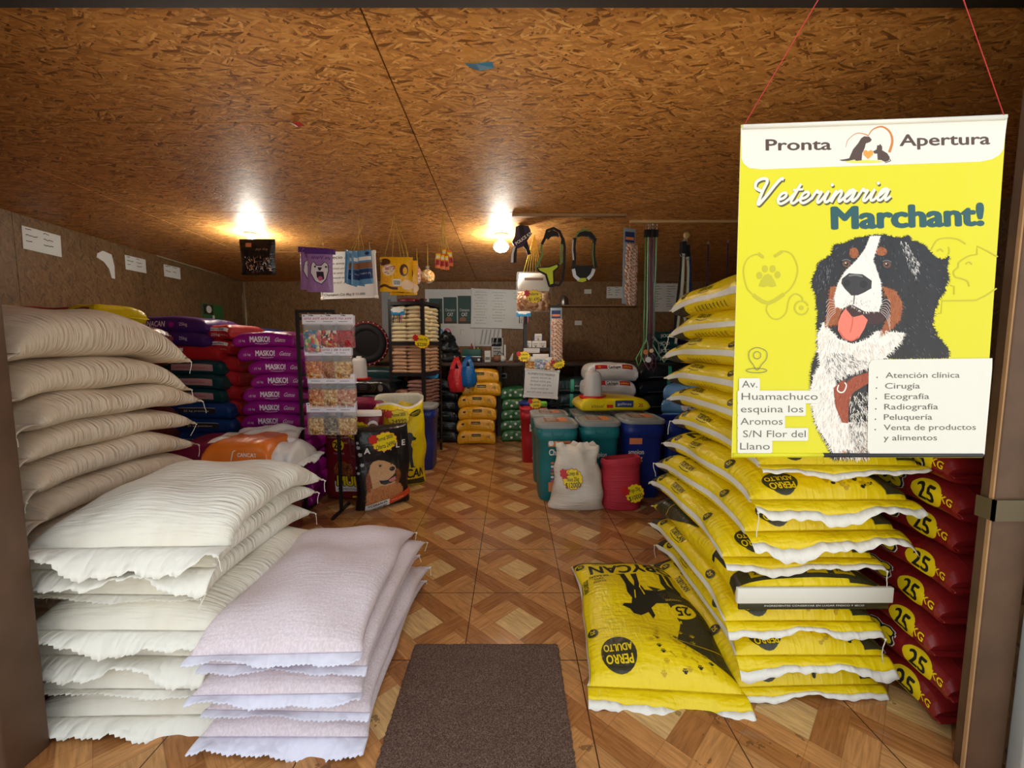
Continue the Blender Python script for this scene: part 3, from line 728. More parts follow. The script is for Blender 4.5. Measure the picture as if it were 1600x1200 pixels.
# taller pile of beige sacks behind it
zs = [i * .122 for i in range(9)] + [1.10, 1.245]; N = len(zs)
for i, z in enumerate(zs):
    T = .145 if i < 9 else (.165 if i == 9 else .225)
    b = Bag(.80 + rng.uniform(-.02, .02), .66, T, rng, 40, 60, k=3.2 if i > 8 else 6, e=.5, flare=.05, lump=.006, droop=(.02, .03) if i < 9 else (.05, .09))
    o = make_sack('grain_sack', b, 'woven_beige', (-2.13 + rng.uniform(-.02, .02), 1.93 + rng.uniform(-.02, .02), z), (0, 0, rng.uniform(-.03, .03) + .02), None,
                  [(-1, (.05, .09, .11)[i % 3]), (1, .02)], 'hem_beige', [(1, 1, .07), (-1, 1, .04)], 60 + i, dict(wave=.6, droop=.6))
    tag(o, 'beige woven grain sack, %s in the tall pile behind the white sacks' % rank(i, N), 'sack', 'beige sacks in the tall pile')
# low pile of lilac-white sacks
N = 5
for i in range(N):
    top = i == N - 1
    fil = (lambda t: 1 - .22 * math.exp(-((t - .35) / .18) ** 2)) if top else None
    b = Bag(.90 - .01 * i, .535, .098 if not top else .115, rng, 46, 60, k=6, e=.5, flare=.05, lump=.0045 if not top else .007, droop=(.005, .01) if not top else (.03, .03), fill=fil)
    o = make_sack('feed_sack', b, 'woven_lilac', (-.745 + (0, .015, -.02, .005, -.025)[i], 1.70 + (0, .01, -.015, .01, -.02)[i], .077 * i), (0, 0, (0, -.02, .02, -.015, .035)[i]), None,
                  [(-1, (.06, .022, .035, .028, .035)[i]), (1, .02)], 'hem_lilac', [(1, 1, .05)] if i != 2 else [(1, 1, .04), (1, -1, .04)], 80 + i, dict(wave=.5, droop=.2))
    tag(o, 'lilac-white woven feed sack, %s in the low pile beside the doormat' % rank(i, N), 'sack', 'lilac-white sacks in the low pile')

# ------------------------------------------------------------------ yellow dog food bags
film('film_yellow', (236, 208, 12), .36, .6, 22); film('print_olive', (52, 50, 30), .38, .5, 22); film('print_white', (224, 222, 210), .45, .3, 22); film('print_gold', (196, 164, 10), .4, .4, 22)
plain('bag_ink', (34, 33, 24), .45)
def paw(A, x, y, r, m, l):
    A.ell(x, y, r * .55, r * .45, m, l, 8)
    for k in (-1.2, -.4, .4, 1.2): A.ell(x + r * .75 * math.sin(k), y + r * .8 * math.cos(k), r * .22, r * .26, m, l, 6)
def bone(A, x, y, r, a, m, l):
    c, s = math.cos(a), math.sin(a); A.stroke([(x - c * r, y - s * r), (x + c * r, y + s * r)], r * .32, m, l)
    for e in (-1, 1):
        for f in (-1, 1): A.ell(x + e * c * r - f * s * r * .25, y + e * s * r + f * c * r * .25, r * .28, r * .28, m, l, 6)
DOG = [(.02, .0), (.06, .03), (.09, .02), (.10, -.01), (.13, -.03), (.12, -.045), (.085, -.05), (.075, -.09), (.09, -.13), (.085, -.2), (.095, -.3), (.12, -.31), (.07, -.315), (.06, -.24), (.045, -.19), (.035, -.24), (.04, -.31), (.01, -.312), (.015, -.22), (.0, -.16), (-.06, -.15), (-.10, -.17), (-.09, -.22), (-.10, -.30), (-.075, -.315), (-.125, -.31), (-.13, -.22), (-.14, -.18), (-.12, -.21), (-.115, -.31), (-.15, -.312), (-.15, -.21), (-.165, -.16), (-.16, -.10), (-.19, -.07), (-.21, -.02), (-.2, -.06), (-.165, -.075), (-.1, -.055), (-.03, -.06), (.0, -.03), (-.005, .02), (.01, .045)]
def yellow_art(full=True, rg=random.Random(1), piled=False):
    A = Art()
    A.rect(-.30, .30, .355, .415, 'print_olive', 0)                                  # dark band at the far end
    for k, (tx) in enumerate(('18%', 'FIBRA', 'GRASA', '22%')):
        A.rect(-.17 + k * .1, -.17 + k * .1 + .075, .372, .402, 'print_gold', 1); A.text(tx, -.1325 + k * .1, .387, .014, 'bag_ink', 2, w=.05, rot=math.pi, bold=.02)
    A.text('COMPLEMENTO DE LA ALIMENTACION', 0.02, .335, .011, 'bag_ink', 0, w=.40, rot=math.pi)
    A.text('TOBYCAN', .045, .268, .085, 'bag_ink', 0, w=.50, rot=math.pi, bold=.035)
    for k, tx in enumerate(('DE RAZAS', 'TIPO', 'TODO')): A.text(tx, -.165, .195 - k * .032, .019, 'bag_ink', 0, sx=.8, rot=math.pi, bold=.025)
    d = [(.04 - x, -.085 - y * .95) for x, y in DOG]
    A.poly(d, 'bag_ink', 0)
    A.stroke([(.03 - .0, .03), (.02, .09), (.035, .14)], .006, 'film_yellow', 1); A.stroke([(-.02, .0), (-.01, .06)], .005, 'film_yellow', 1); A.stroke([(.1, .06), (.14, .075)], .005, 'film_yellow', 1)
    k_ = .095
    A.poly([(.155 - k_, .10), (.33 - k_, .02), (.36, -.36), (.30, -.405), (.185 - k_, -.26), (.235 - k_, -.15), (.215 - k_, -.03)], 'print_olive', 0)
    A.stroke([(.18 - k_, -.26), (.36, -.30)], .003, 'film_yellow', 1)
    A.ell(.265 - k_, -.085, .052, .045, 'film_yellow', 1); A.text('25', .265 - k_, -.083, .05, 'bag_ink', 2, w=.058, rot=math.pi, bold=.03); A.text('KG', .225 - k_, -.145, .018, 'film_yellow', 1, rot=math.pi, bold=.02)
    A.text('CRIADORES', .245 - k_, -.01, .012, 'film_yellow', 1, w=.07, rot=math.pi)
    if piled:            # the near shoulder is all that shows of a bag in the stack
        A.ell(-.155, -.392, .062, .034, 'print_olive', 0); A.text('PERRO', -.155, -.407, .017, 'film_yellow', 1, w=.092, rot=math.pi, bold=.03); A.text('ADULTO', -.155, -.384, .015, 'film_yellow', 1, w=.10, rot=math.pi, bold=.03)
        A.poly([(.15, -.34), (.26, -.34), (.285, -.42), (.205, -.424)], 'print_olive', 1)
        for k in range(22):
            x, y = rg.uniform(.0, .17), rg.uniform(-.422, -.36); A.ell(x, y, .008, .004, 'print_gold' if k % 3 else 'bag_ink', 0, 8); A.ell(x + .01, y + .004, .004, .003, 'print_gold' if k % 3 else 'bag_ink', 0, 6)
    else: A.ell(-.155, -.325, .07, .075, 'print_olive', 0); A.text('PERRO', -.155, -.30 - .05, .034, 'film_yellow', 1, w=.105, rot=math.pi, bold=.03); A.text('ADULTO', -.155, -.302, .03, 'film_yellow', 1, w=.115, rot=math.pi, bold=.03)
    for k in range(34 if full else 26):
        x, y = rg.uniform(-.03, .21), rg.uniform(-.40, -.20)
        if x > .17 and y > -.3: continue
        (paw(A, x, y, .012, 'print_gold', 0) if k % 2 else bone(A, x, y, .011, rg.uniform(0, 3), 'print_gold', 0)) if k % 4 else paw(A, x, y, .011, 'bag_ink', 0)
    return A
def yellow_flank(per, A, left=True):
    q0 = -per / 4
    f = lambda x, y: (q0 + y, -x)
    F = Art()
    F.rect(-.43, .43, -.016, .009, 'print_white', 1)
    F.rect(-.425, -.30, -.075, -.016, 'print_olive', 0)
    F.rect(-.425, -.36, .055, .16, 'print_olive', 0)
    F.text('TOBYCAN', -.12, .052, .026, 'bag_ink', 1, w=.125, bold=.03); F.stroke([(-.17, .031), (-.12, .026), (-.07, .031)], .003, 'bag_ink', 1, smooth=4)
    for x in (-.315, .215): F.ell(x, .045, .024, .024, 'print_olive', 1, 14); F.text('25', x, .045, .018, 'film_yellow', 2, bold=.02)
    for k in range(9): F.stroke([(-.2 + k * .035, -.07), (-.185 + k * .035, -.035)], .005, 'bag_ink', 1)
    A.join(F.moved(f))
    return A
def yellow_bag(i, loc, rot, label, T=.135, rev=False, near=.07, far=.02, cords=(), top=False, flank=True, droop=None, art=True, hk=None, W=.545, L=.86):
    b = Bag(L, W, T, rng, 46, 60, k=8, e=.5, flare=.05, lump=.007, droop=droop or (.012, .012), end1=None if not rev else .62)
    A = yellow_art(rg=random.Random(100 + i), piled=i > 0) if art else Art()
    if flank: yellow_flank(b.per, A)
    if rev:
        E_ = Art()
    o = make_sack('dog_food_bag', b, 'film_yellow', loc, rot, A, [(-1, near), (1, far)] if not rev else [(-1, .03)], 'film_yellow', cords, 200 + i, hk or dict(wave=.5, droop=.5, zig=False, band=('hem_white', 4)))
    if rev:      # folded block end: white band, then a dark band with small print
        y = b.s[-1] + .004; x0, x1 = b.P[-1, :, 0].min() + .01, b.P[-1, :, 0].max() - .01; z0, z1 = b.P[-1, :, 2].min(), b.P[-1, :, 2].max()
        mb = MB(); mb.box(x0 - .01, x1 + .01, y - .004, y + .012, z0 + .028, z1 - .004, 'print_white', bev=.004); mb.box(x0, x1, y - .004, y + .006, z0 + .002, z0 + .030, 'print_olive', bev=.003)
        Q = Art(); Q.text('INGREDIENTES CONSERVAR EN LUGAR FRESCO Y SECO', 0, z0 + .018, .006, 'print_white', 0, w=.36)
        mb.art(Q, lambda x, yy, l: (-x, y + .006 + l, yy)); mb.build('folded_end', o)
    tag(o, label, 'bag', 'yellow dog food bags'); return o
yellow_bag(0, (.598, 1.85, 0), (0, 0, -.07), 'yellow dog food bag lying alone on the floor beside the doormat', T=.125, near=.085, cords=[(-1, 1, .05)], L=.84, W=.555)
N = 13
rv = 4
offs = [(0, 0), (.02, .0), (-.03, .02), (-.02, -.02), (-.04, .03), (.0, -.01), (.03, -.03), (.02, -.02), (.02, .05), (0, .04), (.0, .06), (.03, .03), (.02, .02)]
for i in range(N):
    z = .121 * i; dx, dy = offs[i]; r = rng.uniform(-.03, .03)
    yellow_bag(1 + i, (1.095 + dx * .7 + (.05 if i > 6 else 0), 1.875 + dy, z), (0, 0, r + (math.pi if i == rv - 1 else 0)), 'yellow dog food bag, %s in the tall stack' % rank(i, N), T=.145 if i < N - 1 else .17,
               rev=(i == rv - 1), near=(.04, .06, .05, .09, .05, .08, .07)[i % 7], cords=[(-1, -1, .09)] if i % 3 == 0 else [(1, -1, .08)] if i % 2 else [(-1, 1, .1)], art=i < 8, flank=True)

# ------------------------------------------------------------------ red 25 kg bags behind the right post
film('film_red', (132, 28, 30), .3, .5, 16); plain('tag_yellow', (240, 212, 20), .45); plain('print_pale', (232, 210, 190), .5)
N = 9
for i in range(N):
    b = Bag(.74, .50, .142, rng, 36, 52, k=6, e=.45, flare=.05, lump=.005, droop=(.01, .01), end=.4)
    F = Art()
    F.ell(.25, .0, .056, .045, 'tag_yellow', 0, 28); F.text('25', .25, .001, .052, 'bag_ink', 1, w=.062, bold=.03); F.text('KG', .322, .008, .022, 'tag_yellow', 0, bold=.025)
    F.text('PESO', .25, -.058, .012, 'print_pale', 0, bold=.02); F.text('NETO', .25, -.073, .012, 'print_pale', 0, bold=.02)
    for m, l, off in (('print_white', 0, .11), ('bag_ink', 1, .075), ('tag_yellow', 2, .0)): F.text('os', .10, .018, .066, m, l, bold=.06 + off, sx=1.15)
    A = F.moved(lambda x, y: (-b.per / 4 + .004 + y, -x))
    o = make_sack('dog_food_bag', b, 'film_red', (1.685 + rng.uniform(-.015, .02), 1.66 + (.03, -.02, .02, .02, -.01, .03, .0, .03, .01)[i], .121 * i), (0, 0, rng.uniform(-.03, .03)), A, [(-1, .02)], 'film_red', (), 300 + i, dict(wave=.2, zig=False))
    tag(o, 'dark red 25 kilo bag, %s in the stack behind the right post' % rank(i, N), 'bag', 'red dog food bags by the door post')
# ------------------------------------------------------------------ printed banner hanging in the doorway
plain('banner_back', (230, 230, 224), .5)
def vinyl(name, rgb, rough=.38):
    t = NT(name); oc = t.n('ShaderNodeTexCoord').outputs['Object']; n1 = t.noise(t.mapping(oc, (5, 1, .8)), 1.6, 2, .5); t.bump(n1, .35, .03)
    t.set(col=srgb(*rgb), rough=rough, spec=.45); MATS[name] = t.m
for nm, c in dict(v_yellow=(208, 203, 10), v_white=(216, 216, 208), v_brown=(74, 54, 46), v_teal=(26, 78, 84), v_shadow=(84, 78, 34), v_mark=(182, 176, 30), v_grey=(92, 92, 84), v_orange=(196, 116, 40), v_gold=(222, 150, 60), v_lime=(206, 208, 80),
                  d_black=(27, 28, 33), d_dark=(50, 52, 58), d_grey=(104, 106, 112), d_light=(176, 176, 176), d_white=(226, 222, 216), d_cream=(206, 190, 172), d_tan=(150, 84, 44), d_rust=(184, 110, 62), d_tongue=(222, 116, 98), d_tongue_dark=(190, 84, 74), d_mouth=(56, 28, 30), d_harness=(146, 62, 38), d_harness_dark=(104, 42, 28), d_eye=(112, 66, 36), d_nose=(46, 44, 48)).items(): vinyl(nm, c)
YBAN = 1.135
c1 = lambda *P: [(1100 + x / 3.2, -(160 + y / 3.2)) for x, y in P]
c2 = lambda *P: [(1020 + x / 4, -(420 + y / 4)) for x, y in P]
c5 = lambda *P: [(1140 + x / 3.478, -(520 + y / 3.478)) for x, y in P]
BA = Art(); rng = random.Random(5)
BA.poly(c1((185, 130), (205, 115), (1520, 60), (1515, 90), (1497, 235), (1478, 262), (1440, 284), (1380, 297), (900, 313), (290, 335), (225, 328), (197, 305), (187, 280)), 'v_white', 0)
BA.text('Pronta', 1247.5, -226, 17, 'v_brown', 1, w=103, bold=.022, rot=.012); BA.text('Apertura', 1476, -218, 17.5, 'v_brown', 1, w=142, bold=.022, rot=.02)
# emblem: dog, cat and heart
BA.stroke(c1((822, 165), (845, 135), (890, 122), (928, 148), (941, 195), (926, 250)), [1.2, 4.2], 'v_orange', 1, smooth=6); BA.stroke(c1((708, 225), (720, 188), (760, 156), (800, 158), (822, 168)), [.6, 1.6], 'v_orange', 1, smooth=6)
BA.ell(*c1((800, 296))[0], 30, 2.4, 'v_lime', 1)
BA.poly(c1((675, 288), (700, 285), (725, 280), (745, 235), (770, 205), (785, 180), (800, 170), (825, 172), (838, 187), (830, 198), (808, 206), (802, 230), (790, 255), (787, 290), (760, 293), (752, 286), (720, 293), (690, 293)), 'v_brown', 2)
BA.poly(c1((845, 245), (862, 236), (866, 214), (874, 216), (880, 208), (890, 222), (890, 240), (915, 255), (928, 275), (922, 292), (905, 298), (885, 288), (868, 288), (866, 256), (850, 256)), 'v_brown', 2)
BA.stroke(c1((925, 282), (932, 292), (918, 298), (905, 302)), 1.2, 'v_brown', 2, smooth=4)
BA.poly(c1((820, 284), (797, 262), (797, 244), (808, 238), (820, 246), (833, 238), (845, 245), (844, 262)), 'v_gold', 2)
# script lettering
GL = {'e': ([(0, .35), (.45, .5), (.6, .8), (.42, 1), (.15, .8), (.1, .3), (.35, 0), (.65, .12), (.92, .42)], .92), 't': ([(0, .42), (.3, 1), (.5, 1.75), (.3, .8), (.2, .2), (.4, 0), (.72, .35)], .74),
      'r': ([(0, .35), (.22, 1.08), (.36, .88), (.6, .94), (.52, .5), (.5, .1), (.66, 0), (.86, .35)], .86), 'i': ([(0, .35), (.25, 1), (.17, .4), (.24, .04), (.42, .04), (.62, .35)], .62),
      'n': ([(0, .35), (.22, 1), (.12, .4), (.1, 0), (.24, .6), (.5, 1), (.66, .8), (.6, .25), (.7, 0), (.96, .35)], .96), 'a': ([(.1, .4), (.55, .98), (.25, .96), (.06, .5), (.14, .06), (.38, .06), (.62, .6), (.7, 1), (.64, .35), (.74, .0), (1.0, .35)], 1.0)}
def script(A, dx, dy, m, l, wd):
    x0, y0, ux, uy = 366, 508, 67, 55
    def P(x, y, ox): xx = ox + (x + .28 * y) * ux; return c1((xx + dx, y0 - (xx - x0) * .036 - y * uy + dy))[0]
    A.stroke([P(x, y, 248) for x, y in [(.25, 1.2), (-.3, 1.55), (-.35, 2.1), (.1, 2.35), (.42, 2.1), (.32, 1.2), (.3, .0), (.7, .7), (1.1, 1.7), (1.4, 2.25), (1.62, 2.2)]], wd * 1.15, m, l, smooth=7)
    ox = x0 - 10
    for ch in 'eterinaria':
        pts, adv = GL[ch]; A.stroke([P(x, y, ox) for x, y in pts], wd, m, l, smooth=6)
        if ch == 't': A.stroke([P(.05, 1.2, ox), P(.8, 1.25, ox)], wd * .8, m, l)
        if ch == 'i': A.ell(*P(.36, 1.55, ox), wd * .62, wd * .62, m, l, 10)
        ox += adv * ux
script(BA, 6, 8, 'v_shadow', 1, 4.2); script(BA, 0, 0, 'v_white', 2, 4.2)
BA.text('Marchant!', *c1((1017, 569))[0], 33, 'v_teal', 1, w=240, bold=.05, rot=.026)
# faint stethoscope, paw and animal outlines
st = lambda pts, w=2.2, s=6, **k: BA.stroke(c1(*pts), w, 'v_mark', 1, smooth=s, **k)
st([(300, 778), (265, 760), (218, 782), (197, 835), (207, 905), (232, 950), (320, 1005), (412, 950), (452, 900), (468, 830), (440, 762), (392, 744), (350, 772)]); st([(245, 962), (320, 1004), (400, 958)], 6, 3); st([(270, 755), (296, 775)], 5, 1); st([(352, 770), (390, 746)], 5, 1)
st([(320, 1005), (312, 1040), (338, 1078), (375, 1082), (410, 1050), (425, 985), (455, 957), (488, 972), (492, 998)]); BA.stroke(c1(*[(487 + 34 * math.cos(a / 3), 1027 + 34 * math.sin(a / 3)) for a in range(19)]), 2.4, 'v_mark', 1); BA.ell(*c1((487, 1027))[0], 3.6, 3.6, 'v_mark', 1)
for x, y in ((277, 865), (305, 832), (343, 832), (368, 862)): BA.ell(*c1((x, y))[0], 4.6, 5.6, 'v_mark', 1)
BA.poly(c1((274, 918), (285, 890), (303, 864), (320, 857), (337, 866), (352, 892), (362, 918), (340, 924), (318, 918), (296, 924)), 'v_mark', 1)
st([(1135, 738), (1165, 690), (1215, 678), (1270, 685), (1308, 708)]); st([(1165, 745), (1180, 733), (1196, 746)]); st([(1222, 722), (1226, 742), (1222, 760)]); st([(1365, 762), (1365, 718), (1420, 745), (1468, 772)], 2.2, 1)
st([(1365, 760), (1320, 770), (1275, 800), (1270, 825), (1248, 845), (1255, 872), (1290, 882), (1318, 895), (1325, 920)]); st([(1308, 808), (1325, 798), (1340, 810)]); st([(1230, 915), (1250, 920), (1250, 960)], 2.2, 1); st([(1168, 1055), (1185, 1055), (1190, 992), (1360, 990), (1410, 965), (1462, 930)], 2.2, 1)
# the dog
out = c1((700, 705), (650, 713), (640, 760), (600, 785), (575, 805), (555, 850), (538, 895), (548, 935), (562, 970), (560, 1010), (572, 1050), (563, 1105), (572, 1160)) + c5((480, 0), (478, 90), (452, 160), (440, 230), (442, 300), (475, 330), (450, 400), (462, 470), (500, 560), (540, 620), (556, 684), (745, 684), (760, 140), (1190, 136), (1188, 90), (1150, 40), (1100, 0)) + c1((1165, 1160), (1140, 1110), (1150, 1060), (1160, 1010), (1200, 940), (1222, 880), (1214, 830), (1222, 770), (1195, 790), (1150, 770), (1100, 712), (1035, 690), (1025, 665), (975, 680), (900, 662), (830, 665), (760, 680))
BA.poly(out, 'd_black', 1); BA.fur(out, 'd_black', 1, rng, 4.5, 1.4, 1.1)
BA.hair(out, ['d_dark', 'd_grey', 'd_black'], 2, rng, 900, 6, .7, lambda x, y: -1.57 + (x - 1375) / 120, .5)
chest = c2((1062, 335), (1030, 420), (1035, 540), (1045, 600), (1000, 680), (985, 780), (1000, 880), (1015, 960), (1060, 1040), (1110, 1110), (1130, 1170), (1290, 1182), (1345, 1180), (1345, 960), (1180, 960), (1130, 800), (1140, 700), (1230, 655), (1345, 620), (1450, 555), (1560, 440), (1565, 400), (1400, 390), (1340, 440), (1250, 470), (1160, 440))
BA.poly(chest, 'd_white', 3); BA.fur(chest, 'd_white', 3, rng, 5, 1.3, 1.3)
BA.hair(chest, ['d_cream', 'd_light', 'd_white', 'd_cream'], 4, rng, 900, 8, .8, lambda x, y: -1.5 + (x - 1330) / 130, .35)
sh = c2((1060, 560), (1120, 520), (1230, 530), (1330, 560), (1345, 620), (1250, 640), (1140, 690), (1080, 650)); BA.hair(sh, ['d_grey', 'd_light', 'd_dark'], 5, rng, 170, 7, .8, lambda x, y: -1.2 + (x - 1300) / 60, .5)
har = c2((1128, 745), (1170, 705), (1225, 685), (1345, 645), (1345, 715), (1245, 775), (1222, 860), (1218, 965), (1180, 960), (1140, 860)); BA.poly(har, 'd_harness', 6); BA.hair(har, ['d_harness_dark', 'd_rust', 'd_harness'], 7, rng, 120, 6, .7, -2.0, .5)
BA.stroke(c2((1158, 725), (1150, 755), (1168, 772), (1192, 765), (1206, 730), (1195, 710)), 2.0, 'd_white', 8, smooth=4); BA.stroke(c2((1198, 715), (1215, 690), (1238, 680)), 3.2, 'd_dark', 8)
leg = c2((1225, 800), (1300, 760), (1345, 770), (1345, 1175), (1280, 1182), (1225, 1060)); BA.hair(leg, ['d_dark', 'd_white', 'd_light', 'd_cream', 'd_white', 'd_black'], 8, rng, 420, 9, 1.0, lambda x, y: -1.4 + (x - 1340) / 50, .6)
paws = c2((1150, 1100), (1220, 1130), (1345, 1080), (1345, 1182), (1180, 1182)); BA.hair(paws, ['d_rust', 'd_cream', 'd_dark'], 9, rng, 90, 7, .9, -1.2, .6)
# face
for pl in (c1((630, 925), (662, 918), (650, 1000), (690, 1040), (668, 1110), (604, 1118), (618, 1040)), c1((890, 918), (955, 945), (990, 1000), (982, 1080), (925, 1145), (880, 1160), (905, 1100), (935, 1050), (925, 1000))):
    BA.poly(pl, 'd_tan', 3); BA.fur(pl, 'd_tan', 3, rng, 4, 1.1, 1.3); BA.hair(pl, ['d_rust', 'd_tan', 'd_harness'], 4, rng, 110, 6, .7, -1.8, .5)
for x, y, rx, ry in ((748, 753, 7.2, 8.6), (885, 746, 9, 6.8)): BA.ell(*c1((x, y))[0], rx, ry, 'd_tan', 3, 14); BA.hair(c1((x - 24, y + 24), (x + 24, y + 24), (x + 20, y - 26), (x - 20, y - 26)), ['d_rust', 'd_tan', 'd_black'], 4, rng, 40, 4, .6, 1.6, .6)
blaze = c1((828, 670), (880, 668), (858, 740), (842, 790), (862, 840), (882, 900), (886, 1000), (872, 1045), (790, 1050), (725, 1010), (690, 1032), (655, 1022), (649, 975), (668, 905), (700, 850), (765, 785), (805, 730))
BA.poly(blaze, 'd_white', 5); BA.fur(blaze, 'd_white', 5, rng, 2.6, .9, 1.3); BA.hair(blaze, ['d_light', 'd_white', 'd_cream'], 6, rng, 160, 4, .5, lambda x, y: 1.57 + (x - 1347) / 40, .5)
BA.poly(c1((690, 1032), (740, 1012), (800, 1045), (862, 1050), (895, 1030), (905, 985), (930, 1000), (925, 1050), (885, 1105), (815, 1110), (795, 1150), (700, 1150), (672, 1080)), 'd_mouth', 5)
BA.poly(c1((682, 1062), (705, 1030), (740, 1075), (790, 1062), (816, 1088), (800, 1130), (772, 1178), (735, 1196), (692, 1182), (666, 1140), (668, 1100)), 'd_tongue', 7); BA.stroke(c1((742, 1070), (738, 1110), (728, 1150)), 1.4, 'd_tongue_dark', 8, smooth=4); BA.stroke(c1((672, 1140), (700, 1180), (738, 1192), (770, 1172)), 1.6, 'd_tongue_dark', 8, smooth=4)
BA.hair(c1((690, 1010), (800, 1050), (860, 1045), (840, 990), (720, 970)), ['d_grey', 'd_light'], 7, rng, 60, 3, .5, -1.6, .6)
BA.poly(c1((688, 882), (722, 855), (790, 860), (836, 892), (834, 930), (800, 950), (768, 964), (735, 966), (700, 930), (684, 905)), 'd_nose', 7); BA.ell(*c1((712, 905))[0], 5, 5.6, 'd_black', 8); BA.ell(*c1((796, 910))[0], 5.8, 5.8, 'd_black', 8); BA.stroke(c1((720, 868), (755, 864), (790, 872)), 2.6, 'd_grey', 8, smooth=4); BA.stroke(c1((752, 930), (748, 985), (745, 1010)), 1.2, 'd_dark', 8)
for x, y in ((710, 808), (912, 812)):
    q = c1((x, y))[0]; BA.ell(*q, 7.4, 5.6, 'd_dark', 4, 14); BA.ell(*q, 5.6, 4.6, 'd_eye', 5, 14); BA.ell(*q, 3, 3, 'd_black', 6, 12); BA.ell(q[0] - 1.3, q[1] + 1.4, 1.1, 1.1, 'd_white', 7, 8); BA.stroke([(q[0] - 7, q[1] + 5), (q[0], q[1] + 7), (q[0] + 7, q[1] + 4)], 1.3, 'd_grey', 5, smooth=4)
ear = c1((980, 690), (1010, 700), (1045, 760), (1075, 800), (1060, 880), (1035, 850), (1010, 790)); BA.hair(ear, ['d_light', 'd_grey', 'd_white'], 4, rng, 130, 7, .9, -1.4, .5)
ear = c1((560, 800), (640, 770), (650, 830), (600, 960), (560, 930)); BA.hair(ear, ['d_grey', 'd_dark'], 4, rng, 80, 7, .9, -1.7, .4)
for s_ in (-1, 1):
    for k in range(7): x = 655 if s_ < 0 else 880; BA.stroke(c1((x, 1000 + k * 8), (x + s_ * 30, 985 + k * 16), (x + s_ * 48, 1000 + k * 24)), .45, 'd_white', 9, smooth=4)
# white panels with writing
BA.poly(c5((760, 658), (745, 630), (752, 175), (765, 152), (790, 145), (1423, 138), (1421, 200), (1380, 660), (790, 664)), 'v_white', 10)
for tx, x0, x1, y in (('Atención clínica', 843, 1245, 230), ('Cirugía', 840, 1030, 288), ('Ecografía', 838, 1080, 345), ('Radiografía', 836, 1128, 401), ('Peluquería', 834, 1096, 457), ('Venta de productos', 833, 1333, 513), ('y alimentos', 832, 1122, 569)):
    q = c5((x0, y))[0]; BA.text(tx, q[0], q[1], 8.6, 'v_grey', 11, w=(x1 - x0) / 3.478, left=True, bold=.006, rot=.004)
    if tx[0] != 'y': BA.ell(*c5((797 - (843 - x0), y + 12))[0], 1.2, 1.2, 'v_grey', 11, 8)
for tx, x0, x1, y in (('Av.', 64, 148, 278), ('Huamachuco', 62, 475, 345), ('esquina los', 58, 397, 413), ('Aromos', 56, 285, 480), ('S/N Flor del', 70, 410, 548), ('Llano', 54, 215, 615)):
    q0 = c5((40 if tx[0] != 'A' or y > 300 else 48, y + 38))[0]; q1 = c5((x1 + 14, y - 32))[0]; BA.rrect(q0[0], q1[0], q0[1], q1[1], 2.5, 'v_white', 10)
    q = c5((x0, y))[0]; BA.text(tx, q[0], q[1], 10.6, 'v_grey', 11, w=(x1 - x0) / 3.478, left=True)
BA.stroke(c5((147, 203), (125, 172), (104, 140), (106, 100), (147, 80), (196, 100), (198, 140), (172, 172)), .9, 'v_grey', 11, closed=True, smooth=4)
BA.stroke(c5(*[(147 + 20 * math.cos(a * .42), 122 + 20 * math.sin(a * .42)) for a in range(15)]), .9, 'v_grey', 11, closed=True); BA.stroke(c5(*[(144 + 56 * math.cos(a * .42), 205 + 12 * math.sin(a * .42)) for a in range(15)]), .9, 'v_grey', 11, closed=True, smooth=2)
def toxz(px, npy): p = at(px, -npy, YBAN); return (p.x, p.z)
root = empty('banner', at(1350, 700, YBAN)); tag(root, 'yellow printed banner with a smiling black and white dog hanging in the doorway', 'banner')
o0 = root.location
mb = MB(); cs = [at(*p, YBAN) for p in ((1143, 715), (1535, 715), (1573, 180), (1158, 195))]
v = [(p.x - o0.x, 0, p.z - o0.z) for p in cs] + [(p.x - o0.x, .0012, p.z - o0.z) for p in cs]
mb.add(v[:4], [(0, 1, 2, 3)], 'v_yellow'); mb.add(v, [(7, 6, 5, 4), (0, 4, 5, 1), (1, 5, 6, 2), (2, 6, 7, 3), (3, 7, 4, 0)], 'banner_back')
mb.art(BA.moved(toxz), lambda x, z, l: (x - o0.x, -l, z - o0.z), .00022)
mb.build('printed_sheet', root)
mb = MB(); a, b_ = Vector(v[0]) + Vector((.003, 0, .007)), Vector(v[1]) + Vector((-.003, 0, .007)); c = a.lerp(b_, .36)
mb.tube([a, c], .0065, 'v_yellow', 8); mb.tube([c, b_], .0065, 'd_black', 8); mb.build('bottom_rod', root)
mb = MB(); mb.tube([Vector(v[3]) + Vector((.003, 0, -.006)), Vector(v[2]) + Vector((-.003, 0, -.006))], .0065, 'v_white', 8); mb.build('top_rod', root)
plain('red_string', (176, 44, 46), .6)
nail = at(1421, -242, 1.13); mb = MB()
for q in (v[3], v[2]): p = Vector(q) + Vector((.006 if q is v[3] else -.006, 0, -.004)); mb.tube([p, nail - o0], .0013, 'red_string', 6)
mb.sphere(nail - o0, .006, 'steel', 8, 6); mb.build('hanging_string', root)
